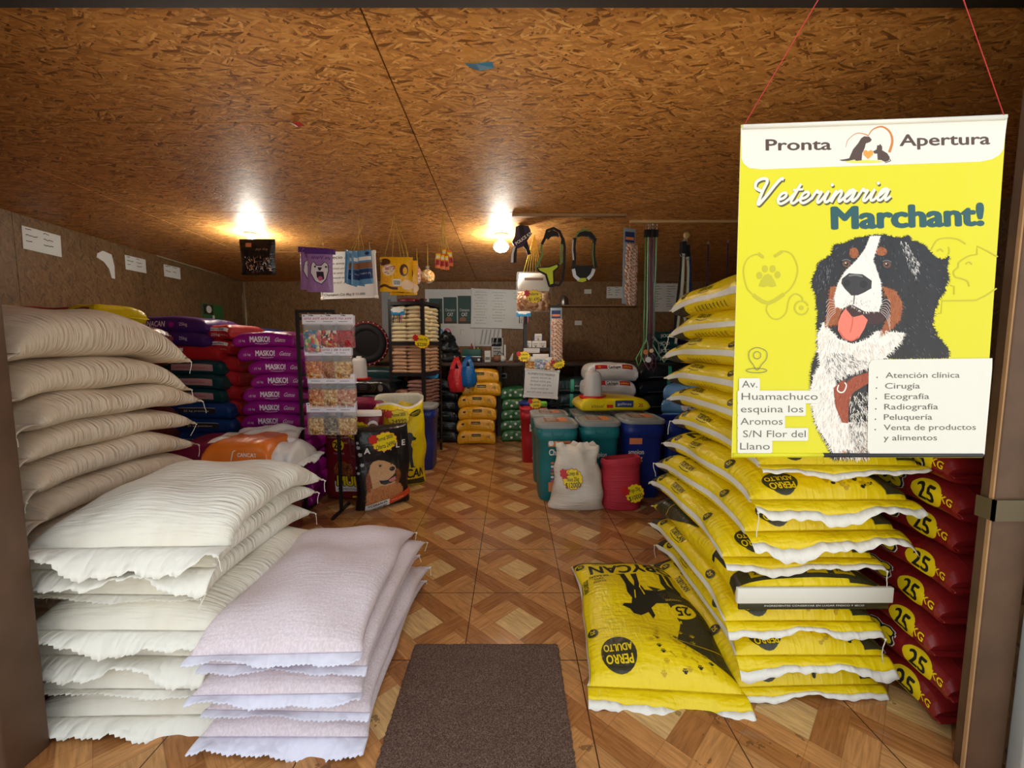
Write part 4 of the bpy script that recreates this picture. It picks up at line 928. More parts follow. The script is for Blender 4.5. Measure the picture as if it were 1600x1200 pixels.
# ------------------------------------------------------------------ price stickers
plain('star_red', (206, 40, 40), .4); plain('star_yellow', (248, 224, 28), .4); plain('pen', (40, 30, 40), .6)
def price_art(lines, w, h, spike=False):
    A = Art(); A.cloud(w * .05, 0, w * .46, h * .5, 'star_red', 0, 13, .12 if spike else .055, spike=spike); A.cloud(w * .05, 0, w * .44, h * .47, 'star_yellow', 1, 13, .12 if spike else .055, spike=spike)
    A.cloud(-w * .36, h * .24, w * .16, h * .24, 'star_red', 2, 7, .14, .4)
    n = len(lines)
    for k, (tx, ww) in enumerate(lines): A.text(tx, w * .07, h * (.5 - (k + .75) / (n + .5)), h * (.20 if k < n - 1 else .24), 'pen', 3, w=w * ww, rot=.06, bold=.008)
    return A
def price_tag(lines, w, h, loc, yaw, label, spike=False, tilt=0.0, roll=0.0, group=None):
    """die-cut card, 1 mm thick, facing -Y before the yaw"""
    mb = MB(); A = price_art(lines, w, h, spike)
    mb.art(A, lambda x, z, l: (x, -l, z), .0006)
    vs = A.items[0][0]; n = len(vs); mb.add([(p[0], .0, p[1]) for p in vs] + [(p[0], -.0004, p[1]) for p in vs], [f[::-1] for f in A.items[0][1]] + [(i, (i + 1) % n, (i + 1) % n + n, i + n) for i in range(n)], 'paper')
    o = mb.build('price_tag', None, loc); o.rotation_euler = (tilt, roll, yaw); tag(o, label, 'price tag', group); return o

# ------------------------------------------------------------------ upright bags
film('film_black', (26, 25, 28), .3, .5, 18); film('film_maroon', (120, 22, 32), .3, .5, 18); film('lining', (206, 206, 186), .5, .3)
for nm, c in dict(g_gold=(206, 140, 84), g_light=(232, 184, 136), g_dark=(142, 78, 40), g_pale=(238, 206, 168), g_nose=(40, 34, 34), g_tan=(220, 178, 130), g_rust=(186, 104, 60), g_tongue=(214, 130, 120), flame=(216, 78, 38), tile_white=(232, 232, 228)).items(): plain(nm, c, .45)
def upright(name, bag, body_mat, base, yaw, art=None, lean=0.0):
    mb = MB(); bag.body(mb, body_mat)
    if art: bag.print(mb, art, .0014)
    # stand the bag up: s becomes height, the printed face looks along -Y
    M = Matrix.Translation((0, bag.T, bag.L / 2)) @ Matrix.Rotation(R(90), 4, 'X')
    mb.v = [tuple(M @ Vector(v)) for v in mb.v]
    o = mb.build(name, None, base); o.rotation_euler = (lean, 0, yaw); return o
rg = random.Random(9)
k4 = lambda *P: P
# black bag with a golden retriever
bp0, bp1 = atz(562, 803, 0), atz(645, 784, 0); wB = (bp1 - bp0).length; yawB = math.atan2(bp1.y - bp0.y, bp1.x - bp0.x)
b = Bag(.66, wB, .15, rg, 44, 60, k=14, e=.4, ntop=3.2, nbot=3.2, flare=.03, lump=.006, end=.75, end1=.10)
KX, KY = wB / 325, .66 / 520
def gp(*P): return [((x - 1012) * KX, (955 - y) * KY - .33) for x, y in P]      # crop pixels on the bag front
A = Art()
lt = [(850, 585, 'C'), (905, 573, 'A'), (1000, 575, 'T'), (1045, 570, 'T'), (1092, 560, 'L'), (1128, 550, 'E')]
for x, y, ch in lt[1:]: A.text(ch, *gp((x, y))[0], .045, 'tile_white', 0, bold=.03)
gq = lambda *P: gp(*[(820 + .45 * x, 440 + .45 * y) for x, y in P])
body = gq((168, 880), (240, 815), (400, 825), (560, 785), (612, 830), (652, 900), (645, 975), (460, 1040), (165, 1055)); earL = gq((165, 660), (212, 555), (245, 640), (238, 760), (212, 872), (170, 880)); earR = gq((556, 590), (602, 620), (622, 680), (602, 760), (572, 830), (548, 770), (556, 680))
head = gq((205, 600), (225, 500), (265, 455), (330, 440), (400, 458), (455, 490), (505, 520), (548, 560), (555, 605), (540, 640), (550, 690), (552, 745), (530, 795), (470, 808), (420, 822), (340, 812), (300, 832), (240, 832), (225, 700))
for pl, m in ((body, 'g_gold'), (earR, 'g_dark'), (earL, 'g_dark')): A.poly(pl, m, 0); A.fur(pl, m, 0, rg, .009, .003, .003)
A.hair(body, ['g_light', 'g_dark', 'g_gold', 'g_rust'], 1, rg, 420, .022, .0026, lambda x, y: -1.5 + x * 4, .5); A.hair(earL, ['g_rust', 'g_gold', 'g_dark'], 1, rg, 120, .02, .0024, -1.6, .3); A.hair(earR, ['g_rust', 'g_gold', 'g_dark'], 1, rg, 100, .02, .0024, -1.4, .3)
A.poly(head, 'g_tan', 2); A.hair(head, ['g_light', 'g_tan', 'g_gold'], 3, rg, 380, .013, .0024, lambda x, y: -1.9 + x * 6, .6)
A.hair(gq((230, 640), (330, 600), (420, 700), (330, 740), (240, 760)), ['g_light', 'g_pale'], 4, rg, 120, .014, .0024, -2.2, .5); A.hair(gq((430, 500), (520, 540), (470, 640), (390, 650)), ['g_light', 'g_tan'], 4, rg, 90, .012, .0022, -.6, .4)
A.poly(gq((328, 730), (380, 742), (440, 742), (510, 692), (545, 650), (556, 700), (546, 760), (482, 790), (402, 802), (350, 782)), 'g_nose', 5); A.poly(gq((452, 742), (540, 702), (546, 750), (502, 775), (462, 770)), 'g_tongue', 6); A.hair(gq((360, 770), (470, 775), (450, 795), (380, 795)), ['d_grey', 'd_dark'], 6, rg, 30, .008, .003, 0, .5)
A.ell(*gq((505, 590))[0], .0215, .0185, 'g_nose', 5, 18); A.ell(*gq((490, 580))[0], .007, .006, 'd_grey', 6, 10); A.ell(*gq((350, 527))[0], .0095, .0075, 'g_nose', 5, 12); A.stroke(gq((325, 515), (350, 505), (378, 522)), .003, 'g_dark', 5); A.ell(*gq((490, 520))[0], .006, .005, 'g_nose', 5, 10)
for x, y, r_ in ((75, 180, .012), (78, 245, .016), (95, 345, .018), (120, 490, .016), (30, 530, .014), (75, 600, .012)): A.cloud(*gq((x, y))[0], r_, r_ * .8, 'd_light', 0, 5, .2)
A.poly(gp((890, 915), (1030, 898), (1030, 940), (890, 960)), 'tile_white', 5); A.poly(gp((1030, 898), (1180, 850), (1185, 890), (1030, 940)), 'flame', 5)
A.text('+CEREALES', *gp((958, 918))[0], .015, 'g_nose', 6, w=.15, bold=.03, rot=.1); A.text('+CARNES', *gp((972, 940))[0], .015, 'g_nose', 6, w=.11, bold=.03, rot=.1); A.text('SABOR CARNE', *gp((1078, 905))[0], .011, 'g_pale', 6, w=.10, rot=.16)
blk = upright('dog_food_bag', b, 'film_black', (bp0 + bp1) / 2, yawB, A)
tag(blk, 'upright black dog food bag with a golden retriever picture on its front', 'bag')
P = blk.matrix_basis @ Vector((-.02, -.012, .545)); price_tag([('Normal 28000', .6), ('Oferta 24990', .72)], .215, .155, P, yawB, 'yellow price tag with red corner stuck on the black retriever bag', roll=-.1, tilt=.05)
# maroon bag standing behind the black one
m0, m1 = atz(503, 792, 0), atz(585, 792, 0)
b = Bag(.76, .50, .17, rg, 40, 56, k=14, e=.4, ntop=3.0, nbot=3.0, flare=.03, lump=.006, end=.75, end1=.14)
A = Art(); A.rect(-.24, .24, .335, .385, 'tile_white', 0)
A.text('ADULTOS', -.11, .20, .035, 'star_yellow', 0, w=.2, bold=.03); A.text('ALIMENTO PARA PERRO', -.11, .165, .012, 'tile_white', 0, w=.2)
A.ell(-.115, .10, .05, .05, 'star_yellow', 0); A.text('25', -.118, .10, .055, 'pen', 1, bold=.03); A.text('KG', -.05, .12, .016, 'star_yellow', 0); A.text('PESO NETO', -.11, .03, .012, 'tile_white', 0)
A.ell(-.08, -.12, .085, .085, 'g_dark', 0); A.hair([(-.16, -.2), (0, -.2), (0, -.05), (-.16, -.05)], ['g_nose', 'g_gold', 'g_nose'], 1, rg, 160, .014, .007, 0, 3)
A.poly([(.02, -.17), (.06, -.02), (.13, .06), (.25, .07), (.26, -.17)], 'g_nose', 1); A.hair([(.05, -.15), (.08, 0), (.22, .05), (.23, -.15)], ['g_gold', 'd_grey', 'g_nose'], 2, rg, 120, .02, .003, -1, .7)
A.poly([(-.15, -.30), (-.16, -.21), (.24, -.21), (.25, -.30)], 'tile_white', 2); A.text('MUROS', .03, -.205, .085, 'pen', 3, w=.36, bold=.10); A.text('MUROS', .03, -.205, .08, 'star_yellow', 4, w=.34, bold=.045); A.text('ALIMENTACION PERRO', .03, -.28, .016, 'd_teal' if 'd_teal' in MATS else 'pen', 3, w=.34)
A.ell(.17, .26, .042, .042, 'tile_white', 1); A.ell(.17, .255, .03, .024, 'g_dark', 2); A.rect(-.02, .22, -.36, -.345, 'star_yellow', 0)
mar = upright('dog_food_bag', b, 'film_maroon', Vector(((m0.x + m1.x) / 2, 3.40, 0)), .03, A)
tag(mar, 'upright maroon 25 kilo dog food bag behind the wire treat stand', 'bag')
price_tag([('28000', .55), ('25000', .62)], .21, .16, mar.matrix_basis @ Vector((.05, -.012, .60)), .03, 'yellow price tag on the upright maroon dog food bag')
# open yellow bag
y0, y1 = atz(600, 800, 0), atz(658, 757, 0); y1 = atz(658, 757, 0)
b = Bag(.84, .46, .31, rg, 44, 60, k=14, e=.4, ntop=2.8, nbot=2.8, flare=.03, lump=.009, end=.75, open1=.85)
_w = np.clip((b.t - .55) / .45, 0, 1)[:, None]; b.P[:, :, 1] -= .10 * _w * np.clip(b.P[:, :, 2] / b.T, 0, 1) * (1 + .3 * np.sin(b.q / .06))[None, :]; b.N = b.normals(b.P)
A = Art(); A.rect(-.6, .6, .405, .42, 'print_white', 0)
A.text('TOBYCAN', .03, -.285, .085, 'bag_ink', 0, w=.42, bold=.035); A.rect(-.24, .24, -.40, -.345, 'print_olive', 0)
A.poly([(.03 + x * .95, .07 + y * .95) for x, y in DOG], 'bag_ink', 0); A.stroke([(.02, -.05), (.035, -.12)], .006, 'film_yellow', 1); A.stroke([(-.09, -.12), (-.10, -.2)], .006, 'film_yellow', 1)
A.poly([(-.24, .08), (-.17, .16), (-.12, .06), (-.17, -.05), (-.24, .0)], 'print_olive', 0); A.ell(-.18, .06, .03, .03, 'film_yellow', 1)
A.ell(.155, .305, .058, .06, 'print_olive', 0); A.text('PERRO', .155, .32, .024, 'film_yellow', 1, w=.085, bold=.03, rot=.25); A.text('ADULTO', .155, .285, .022, 'film_yellow', 1, w=.09, bold=.03, rot=.25)
A.text('N', -.20, .33, .07, 'bag_ink', 0, bold=.05)
yb = upright('dog_food_bag', b, 'film_yellow', Vector((-1.02, 3.70, 0)), .22, A, lean=0)
tag(yb, 'open upright yellow dog food bag with its pale lining showing', 'bag')
M_ = Matrix.Translation((0, b.T, b.L / 2)) @ Matrix.Rotation(R(90), 4, 'X'); ring = [M_ @ Vector(p) for p in b.P[-1][:-1]]; n = len(ring); ctr = sum(ring, Vector()) / n; vs = []
for k_, dz in ((1.0, 0), (1.005, .006), (.975, .006), (.95, -.03), (.92, -.16), (.9, -.2)):     # turned rim and the inside of the bag
    vs += [Vector((ctr.x + (p.x - ctr.x) * k_, ctr.y + (p.y - ctr.y) * k_, (p.z if dz > -.1 else ctr.z) + dz)) for p in ring]
mb = MB(); mb.add(vs, [(i * n + j, i * n + (j + 1) % n, (i + 1) * n + (j + 1) % n, (i + 1) * n + j) for i in range(5) for j in range(n)] + [tuple(range(5 * n, 6 * n))], 'lining', True, [(v.x, v.z) for v in vs]); mb.build('bag_lining', yb)
price_tag([('Normal 28000', .55), ('24990', .62)], .21, .15, yb.matrix_basis @ Vector((-.01, -.016, .66)), .22, 'yellow price tag on the open yellow bag')

# ------------------------------------------------------------------ small standing sacks with price tags
woven('woven_cream', (222, 216, 202), rib=.5, stain=.05); woven('woven_red', (188, 52, 66), rib=.5, stain=.02)
s0, s1 = atz(858, 803, 0), atz(949, 803, 0)
b = Bag(.52, (s1 - s0).length, .22, rg, 44, 60, k=10, e=.5, ntop=2.3, nbot=2.3, flare=.0, lump=.012, end=.7, end1=.12)
P = b.P; tt = (b.t + 1) / 2                                   # narrow towards the gathered top
for i in range(b.nl):
    k = 1 - .30 * min(1, tt[i] / .75) ** 1.2 + .06 * max(0, (tt[i] - .75) / .25); P[i, :, 0] *= k
    P[i, :, 2] = b.T / 2 + (P[i, :, 2] - b.T / 2) * (1 - .25 * tt[i])
    P[i, :, 2] += .012 * np.sin(b.q / .035 + 1) * max(0, tt[i] - .55) * 2
P[-1, :, 1] += .018 * np.sin(b.q / .05) + .012 * np.sin(b.q / .017); b.N = b.normals(P)
ws = upright('feed_sack', b, 'woven_cream', (s0 + s1) / 2, -.03); tag(ws, 'small white woven sack standing upright against the teal bucket', 'sack')
price_tag([('Conejo de', .5), ('Nuez 25kg', .55), ('$12000', .7)], .165, .16, ws.matrix_basis @ Vector((-.055, .005, .275)), -.03, 'yellow price tag on the small white sack', tilt=-.12)
r0, r1 = atz(943, 799, 0), atz(1006, 799, 0)
mb = MB(); rx, ry = (r1 - r0).length / 2, .135; n = 56; secs = []
prof = [(0, .96, .94), (.015, 1.0, 1.0), (.10, 1.0, 1.0), (.22, .97, .98), (.30, .94, .95), (.335, .93, .95), (.35, .98, 1.0), (.375, .99, 1.0), (.40, .93, .95), (.405, .86, .88), (.38, .80, .8), (.33, .76, .76), (.31, .4, .4)]
vs = []
for i, (z, a, c) in enumerate(prof):
    for j in range(n):
        t_ = 2 * math.pi * j / n; cx, sx = math.cos(t_), math.sin(t_); w = .010 * math.sin(t_ * 5 + i * .5) * (z / .4) + .006 * math.sin(t_ * 11 + i)
        vs.append((rx * (a + w) * math.copysign(abs(cx) ** .75, cx), ry * (c + w) * math.copysign(abs(sx) ** .75, sx), z * (1 + .06 * math.sin(t_ + 2.4) * (z > .3))))
uv = [(j / n * .9, z) for z, *_ in prof for j in range(n)]
mb.add(vs, [(i * n + j, i * n + (j + 1) % n, (i + 1) * n + (j + 1) % n, (i + 1) * n + j) for i in range(len(prof) - 1) for j in range(n)] + [tuple(range(n))[::-1], tuple(range((len(prof) - 1) * n, len(prof) * n))], 'woven_red', True, uv)
rs = mb.build('feed_sack', None, ((r0.x + r1.x) / 2, r0.y + ry, 0)); tag(rs, 'small red woven sack with a rolled open rim beside the white one', 'sack')
price_tag([('Trigo 25kg', .55), ('$10000', .7)], .165, .15, rs.location + Vector((.075, -ry - .004, .145)), .12, 'yellow price tag on the small red sack', roll=-.2, tilt=-.05)

# ------------------------------------------------------------------ lidded food buckets
plain('bucket_teal', (26, 116, 120), .38, var=.04); plain('bucket_blue', (24, 48, 130), .38, var=.04); plain('bucket_red', (176, 26, 38), .38, var=.04)
plain('lid_grey', (142, 148, 148), .3, var=.05); plain('label_orange', (222, 136, 84), .5); plain('label_brown', (140, 92, 64), .5); plain('label_dark', (52, 42, 40), .5); plain('label_pink', (206, 96, 140), .5); plain('label_purple', (70, 50, 120), .5)
def bucket(m, loc, yaw, label, lid=True, w=.355, d=.40, h=.635, labelart=None, cat='bucket', lid_m='lid_grey', group=None, sticker=True):
    root = empty('food_bucket', loc, (0, 0, yaw)); tag(root, label, cat, group); a, c = w / 2, d / 2
    mb = MB(); mb.loft([(0, a * .80, c * .80, 5), (.006, a * .83, c * .83, 5), (h * .45, a * .89, c * .89, 5), (h - .12, a * .935, c * .935, 5), (h - .115, a * .98, c * .98, 5), (h - .04, a * 1.0, c * 1.0, 5), (h - .035, a * .965, c * .965, 5), (h, a * .965, c * .965, 5)], m, 48, cap1=lid)
    if not lid: mb.loft([(h, a * .965, c * .965, 5), (h + .004, a * .95, c * .95, 5), (h - .03, a * .93, c * .93, 5), (.05, a * .8, c * .8, 5)], m, 48, cap0=False)
    A = Art()
    if labelart: labelart(A, a, c, h)
    mb.art(A, lambda x, z, l: (x, -c * (.835 + .133 * z / h) - l - .002, z), .001)
    mb.build('body', root)
    mb = MB(); mb.tube([(-.05, -c * 1.0, h - .045), (-.045, -c * 1.005 - .004, h - .066), (-.02, -c * 1.005 - .006, h - .075), (.02, -c * 1.005 - .006, h - .075), (.045, -c * 1.005 - .004, h - .066), (.05, -c, h - .045)], .004, m, 6); mb.build('grip', root)
    if lid:
        mb = MB(); mb.loft([(h - .012, a * 1.02, c * 1.02, 5), (h + .004, a * 1.035, c * 1.035, 5), (h + .018, a * 1.02, c * 1.02, 5), (h + .022, a * .97, c * .97, 5), (h + .014, a * .93, c * .93, 5), (h + .014, a * .8, c * .8, 4), (h + .026, a * .72, c * .72, 4), (h + .028, a * .66, c * .66, 4)], lid_m, 48)
        if sticker:
            A = Art(); A.rrect(-a * .55, a * .2, -c * .5, c * .5, .02, 'label_brown', 0); A.rrect(a * .15, a * .55, -c * .45, c * .45, .01, 'label_orange', 1)
            for k in range(6): A.rect(-a * .45, a * .0, -c * .4 + k * .05, -c * .4 + k * .05 + .012, 'tile_white', 2)
            A.text('CAN', a * .0, c * .1, .03, 'tile_white', 3, bold=.02)
            mb.art(A, lambda x, y, l: (x, y, h + .028 + l))
        mb.build('lid', root)
    return root
def champ(A, a, c, h):
    A.rect(-a * .45, a * .60, h * .74, h * .83, 'label_orange', 0); A.ell(-a * .32, h * .785, .022, .022, 'tile_white', 1); A.text('nuevo rico', a * .2, h * .785, .016, 'pen', 1, w=.10)
    A.text('Champion', a * .16, h * .665, .05, 'tile_white', 0, w=a * 1.15, bold=.03); A.text('Cat', a * .34, h * .57, .05, 'tile_white', 0, bold=.03)
    for k in range(6): A.ell(-a * .24, h * (.52 - k * .048), .014, .011, ('label_orange', 'tile_white', 'label_pink')[k % 3], 0, 12)
    A.poly([(a * .2, h * .2), (a * .22, h * .42), (a * .35, h * .48), (a * .4, h * .40), (a * .7, h * .35), (a * .72, h * .2)], 'label_dark', 0); A.rect(-a * .42, a * .6, h * .13, h * .26, 'label_orange', 1); A.text('20 kg', a * .1, h * .2, .03, 'tile_white', 2)
def champ2(A, a, c, h):
    A.rect(-a * .75, -a * .15, h * .72, h * .80, 'label_orange', 0); A.text('ampion', -a * .42, h * .62, .042, 'tile_white', 0, w=a * .75, bold=.03); A.text('Dog', -a * .4, h * .54, .042, 'tile_white', 0, bold=.03); A.ell(-a * .5, h * .4, .05, .06, 'label_dark', 0)
def champ3(A, a, c, h):
    A.ell(-a * .55, h * .55, .07, .09, 'label_purple', 0); A.text('Champion', -a * .2, h * .6, .04, 'tile_white', 1, w=a * 1.0, bold=.03)
bk = bucket('bucket_teal', (.375, 3.575, 0), .03, 'teal pet food bucket with printed front label behind the small white sack', labelart=champ)
bucket('bucket_teal', (.36, 4.02, 0), 0, 'teal lidded bucket standing directly behind the labelled teal bucket', labelart=None)
bucket('bucket_teal', (.755, 3.66, 0), 0, 'teal lidded bucket between the labelled teal bucket and the blue lidded one', labelart=champ3)
bucket('bucket_blue', (1.125, 3.64, 0), 0, 'blue lidded bucket behind the small red sack', labelart=champ2, h=.66)
bucket('bucket_blue', (1.52, 3.78, 0), 0, 'blue bucket without a lid next to the yellow bag stack', lid=False, h=.64)
bucket('bucket_blue', (.77, 4.09, 0), 0, 'blue lidded bucket under the yellow bag and the bird drinker', group=None, sticker=False)
bucket('bucket_blue', (1.15, 4.08, 0), 0, 'blue lidded bucket behind the front blue one under the yellow bag', sticker=False)
def redlab(A, a, c, h): A.rect(-a * .3, a * .9, h * .60, h * .74, 'tile_white', 0); A.text('C', -a * .05, h * .67, .05, 'pen', 1, bold=.05); A.ell(a * .3, h * .3, .05, .12, 'label_dark', 0); A.ell(a * .1, h * .1, .03, .04, 'tile_white', 1)
rb = bucket('bucket_red', (.24, 4.70, 0), .0, 'red pet food bin beside the teal buckets', w=.30, d=.36, h=.60, labelart=redlab, lid=True, lid_m='bucket_red', sticker=False, cat='bin')
bb = bucket('bucket_blue', (-.975, 4.42, 0), 0, 'blue lidded bin behind the open yellow bag', w=.34, d=.36, h=.66, sticker=False); bucket('bucket_blue', (-1.36, 4.30, 0), 0, 'blue lidded bin behind the maroon bag', w=.36, d=.38, h=.64, sticker=False)
# things on the bins
plain('bright_green', (120, 200, 60), .4)
mb = MB(); mb.box(-.05, .05, -.06, .06, 0, .05, 'bright_green', bev=.008); mb.sphere((.03, -.062, .028), .006, 'black', 8, 6); tag(mb.build('plastic_tub', None, (.34, 4.62, .63)), 'bright green plastic tub on the lid of the red bin', 'tub')
mb = MB(); mb.loft([(0, .10, .10, 2), (.03, .115, .115, 2), (.034, .10, .10, 2), (.012, .085, .085, 2)], 'bucket_blue', 32); tag(mb.build('pet_bowl', None, (.19, 4.76, .63)), 'blue plastic pet bowl on the lid of the red bin', 'bowl')
price_tag([('oferta', .5), ('3990', .6)], .12, .10, Vector((.24, 4.535, .68)), .0, 'yellow price tag with red corner standing on the red bin', spike=True)
# ------------------------------------------------------------------ block shaped bags further in
def block_bag(name, W, L, T, m, art=None, loc=(0, 0, 0), rot=0, seed=0, end=.35, hem=.0, top=None, k=10, tail=None):
    """bag whose long flank faces the camera: local -X side turned to -Y"""
    r = random.Random(seed); b = Bag(L, W, T, r, 26, 40, k=k, e=.4, ntop=5, nbot=5, flare=.03, lump=.004, end=end)
    A = Art()
    if art: F = Art(); art(F); A.join(F.moved(lambda x, y: (-b.per / 4 + y, -x)))
    if top: top(A)
    o = make_sack(name, b, m, loc, (0, 0, rot), A, [(-1, hem)] if hem else [], m, (), seed, dict(wave=.15, zig=False)); return o
def stack(protos, n, base, pitch, rot, labf, cat, group, rs, jx=.015, jr=.03, off=None):
    out = []
    for i in range(n):
        pr = protos[i % len(protos)]; o = pr if i < len(protos) else copy_tree(pr)
        dx = off[i] if off and i < len(off) else rs.uniform(-jx, jx)
        o.location = (base[0] + dx, base[1] + rs.uniform(-jx, jx), base[2] + i * pitch); o.rotation_euler = (0, 0, rot + rs.uniform(-jr, jr)); tag(o, labf(i, n), cat, group); out.append(o)
    return out
H = math.pi / 2; rs = random.Random(21)
film('film_magenta', (148, 16, 128), .35, .35, 14); film('film_crimson', (126, 14, 62), .35, .35, 14); film('film_purple', (62, 30, 104), .35, .35, 14); film('film_navy', (22, 28, 70), .35, .35, 14)
film('film_darkteal', (18, 62, 66), .35, .35, 14); film('film_blue', (26, 62, 120), .35, .35, 14); film('film_red2', (172, 30, 38), .35, .35, 14); film('film_orange', (222, 116, 34), .35, .35, 14); film('film_amber', (226, 164, 22), .28, .6, 14)
film('film_green', (52, 110, 62), .3, .6, 14); film('film_white', (218, 218, 216), .4, .4, 14); film('film_pine', (16, 48, 48), .3, .5, 14); film('film_lightblue', (96, 150, 200), .35, .4, 14); film('film_grey', (120, 116, 110), .4, .5, 14); film('film_ink', (24, 30, 34), .28, .6, 14)
plain('label_rose', (192, 140, 142), .6); plain('letter_white', (228, 222, 228), .5)
def masko(A):
    A.text('MASKO!', -.03, .002, .040, 'letter_white', 0, w=.15, bold=.045); A.stroke([(-.07, -.03), (-.02, -.036), (.03, -.03)], .004, 'letter_white', 0, smooth=4); A.text('Gatos', .125, .0, .03, 'letter_white', 0, w=.08, shear=.4); A.text('15 kg', -.165, -.005, .016, 'letter_white', 0)
pr = [block_bag('cat_food_bag', .42, .47, .123, 'film_magenta', masko, seed=400 + k) for k in range(3)]
stack(pr, 13, (-1.88, 3.46, 0), .1075, H + .06, lambda i, n: 'magenta cat food bag, %s in the stack left of the treat stand' % rank(i, n), 'bag', 'magenta cat food bags', rs, off=[.02, .03, .0, -.02, .01, -.01, -.03, -.02, -.0, .05, .04, -.02, -.06])
def masko2(A): A.text('MASKO!', .0, .0, .036, 'letter_white', 0, w=.15, bold=.045)
pr = [block_bag('cat_food_bag', .42, .58, .125, 'film_crimson', masko2, seed=420 + k) for k in range(2)]
stack(pr, 7, (-1.52, 3.93, 0), .113, H + .12, lambda i, n: 'crimson cat food bag, %s in the stack behind the treat stand' % rank(i, n), 'bag', 'crimson cat food bags', rs)
# mixed pile by the left wall
cx, cy = -2.72, 3.55
def ganacan(A): A.text('GANACAN', -.01, .005, .042, 'letter_white', 0, w=.20, bold=.02, shear=.15); A.ell(.14, .0, .02, .02, 'film_magenta', 0); A.text('25kg', .235, .005, .024, 'letter_white', 0)
def rosel(A): A.rect(-.06, .28, -.026, .026, 'label_rose', 0); A.text('alimento para aves', .1, .0, .016, 'film_red2', 1, w=.24)
def bluel(A): A.rect(-.05, .24, -.02, .022, 'label_dark', 0); A.text('25 kg premium', .09, .0, .014, 'letter_white', 1, w=.2); A.rect(-.05, .24, .022, .025, 'letter_white', 0)
def redl(A): A.rect(-.09, .12, .012, .04, 'letter_white', 0); A.text('semillas', .015, .027, .017, 'pen', 1, w=.13, bold=.02); A.text('25kg', .0, -.018, .02, 'letter_white', 0, w=.08, shear=.2); A.scribble(.05, .12, -.018, .014, 'letter_white', 0)
z = 0
layers = [('film_darkteal', rosel, 3, .112), ('film_blue', bluel, 4, .125), ('film_darkteal', rosel, 3, .115)]
names = {('film_darkteal', 0): 'dark green bag, %s of three at the foot of the mixed pile', ('film_blue', 1): 'dark blue printed bag, %s of four in the mixed pile', ('film_darkteal', 2): 'dark green bag with pink label, %s of three in the mixed pile'}
for li, (m, fn, n, p) in enumerate(layers):
    p0 = block_bag('feed_bag', .44, .72, p * 1.14, m, fn, seed=440 + li); col_ = {0: (cx, cy), 1: (-2.63, 3.52), 2: (-2.68, 3.55)}[li]
    for i in range(n):
        o = p0 if i == 0 else copy_tree(p0); o.location = (col_[0] + rs.uniform(-.03, .03), col_[1] + rs.uniform(-.02, .02), z); o.rotation_euler = (0, 0, H + rs.uniform(-.04, .04)); z += p
        tag(o, names[(m, li)] % rank(i, n), 'bag', 'mixed bags by the left wall')
z -= .0
for i, (m, fn, lab) in enumerate((('film_red2', redl, 'red and white bag under the two purple bags of the mixed pile'), ('film_purple', ganacan, 'purple bag with white lettering, lower of two on the mixed pile'), ('film_purple', ganacan, 'purple bag with white lettering, topmost on the mixed pile'))):
    o = block_bag('feed_bag', .46, .82, .135, m, fn, (-2.86 + (.1, .02, 0)[i], 3.56, z), H + (.02, -.04, .03)[i], 450 + i); z += .112
    tag(o, lab, 'bag', 'mixed bags by the left wall')
ztop = z
for i in range(2):
    o = block_bag('feed_bag', .40, .27, .125, 'film_red2', redl, (-2.38 + i * .01, 3.58, 1.235 + i * .115), H - .15, 460 + i); tag(o, 'short red bag with a white stripe, %s of two beside the purple bags' % ('lower', 'upper')[i], 'bag', 'short red bags')
p0 = block_bag('feed_bag', .44, .27, .13, 'film_red2', None, seed=463)
for i in range(10):
    o = p0 if i == 0 else copy_tree(p0); o.location = (-2.37, 3.62, .1215 * i); o.rotation_euler = (0, 0, H); tag(o, 'plain red bag, %s in the column under the short red bags' % rank(i, 10), 'bag', 'plain red bags')
def masko3(A): A.text('MASKO!', -.02, .0, .034, 'letter_white', 0, w=.14, bold=.04); A.text('Gatos', .13, .0, .024, 'letter_white', 0, w=.07, shear=.4)
pr = [block_bag('cat_food_bag', .44, .62, .165, 'film_navy', masko3, seed=470 + k) for k in range(2)]
stack(pr, 10, (-2.78, 4.55, 0), .147, H, lambda i, n: 'navy blue bag, %s in the back left corner stack' % rank(i, n), 'bag', 'navy cat food bags', rs)
# red and yellow bags high up behind the beige sacks, on a pile of brown bags
film('film_brown', (96, 40, 36), .4, .4, 14)
p0 = block_bag('feed_bag', .5, .9, .155, 'film_brown', None, seed=480)
for i in range(10):
    o = p0 if i == 0 else copy_tree(p0); o.location = (-3.02, 2.92, .1445 * i); o.rotation_euler = (0, 0, H); tag(o, 'brown bag, %s in the pile hidden behind the beige sacks' % rank(i, 10), 'bag', 'brown bags behind the beige sacks')
o = block_bag('feed_bag', .46, .66, .12, 'film_red2', None, (-3.16, 2.96, 1.445), H, 481, hem=.03); tag(o, 'dark red bag lying on top of the pile behind the beige sacks', 'bag')
def yl(A): A.rrect(-.07, .07, -.02, .035, .01, 'g_dark', 0); A.text('TIPO', .0, .008, .03, 'film_yellow', 1, bold=.03)
film('film_yellow2', (232, 208, 10), .35, .4, 14)
o = block_bag('feed_bag', .30, .25, .115, 'film_yellow2', yl, (-2.69, 2.80, 1.452), H - .2, 482, hem=.02); tag(o, 'small yellow bag on top of the pile behind the beige sacks', 'bag')
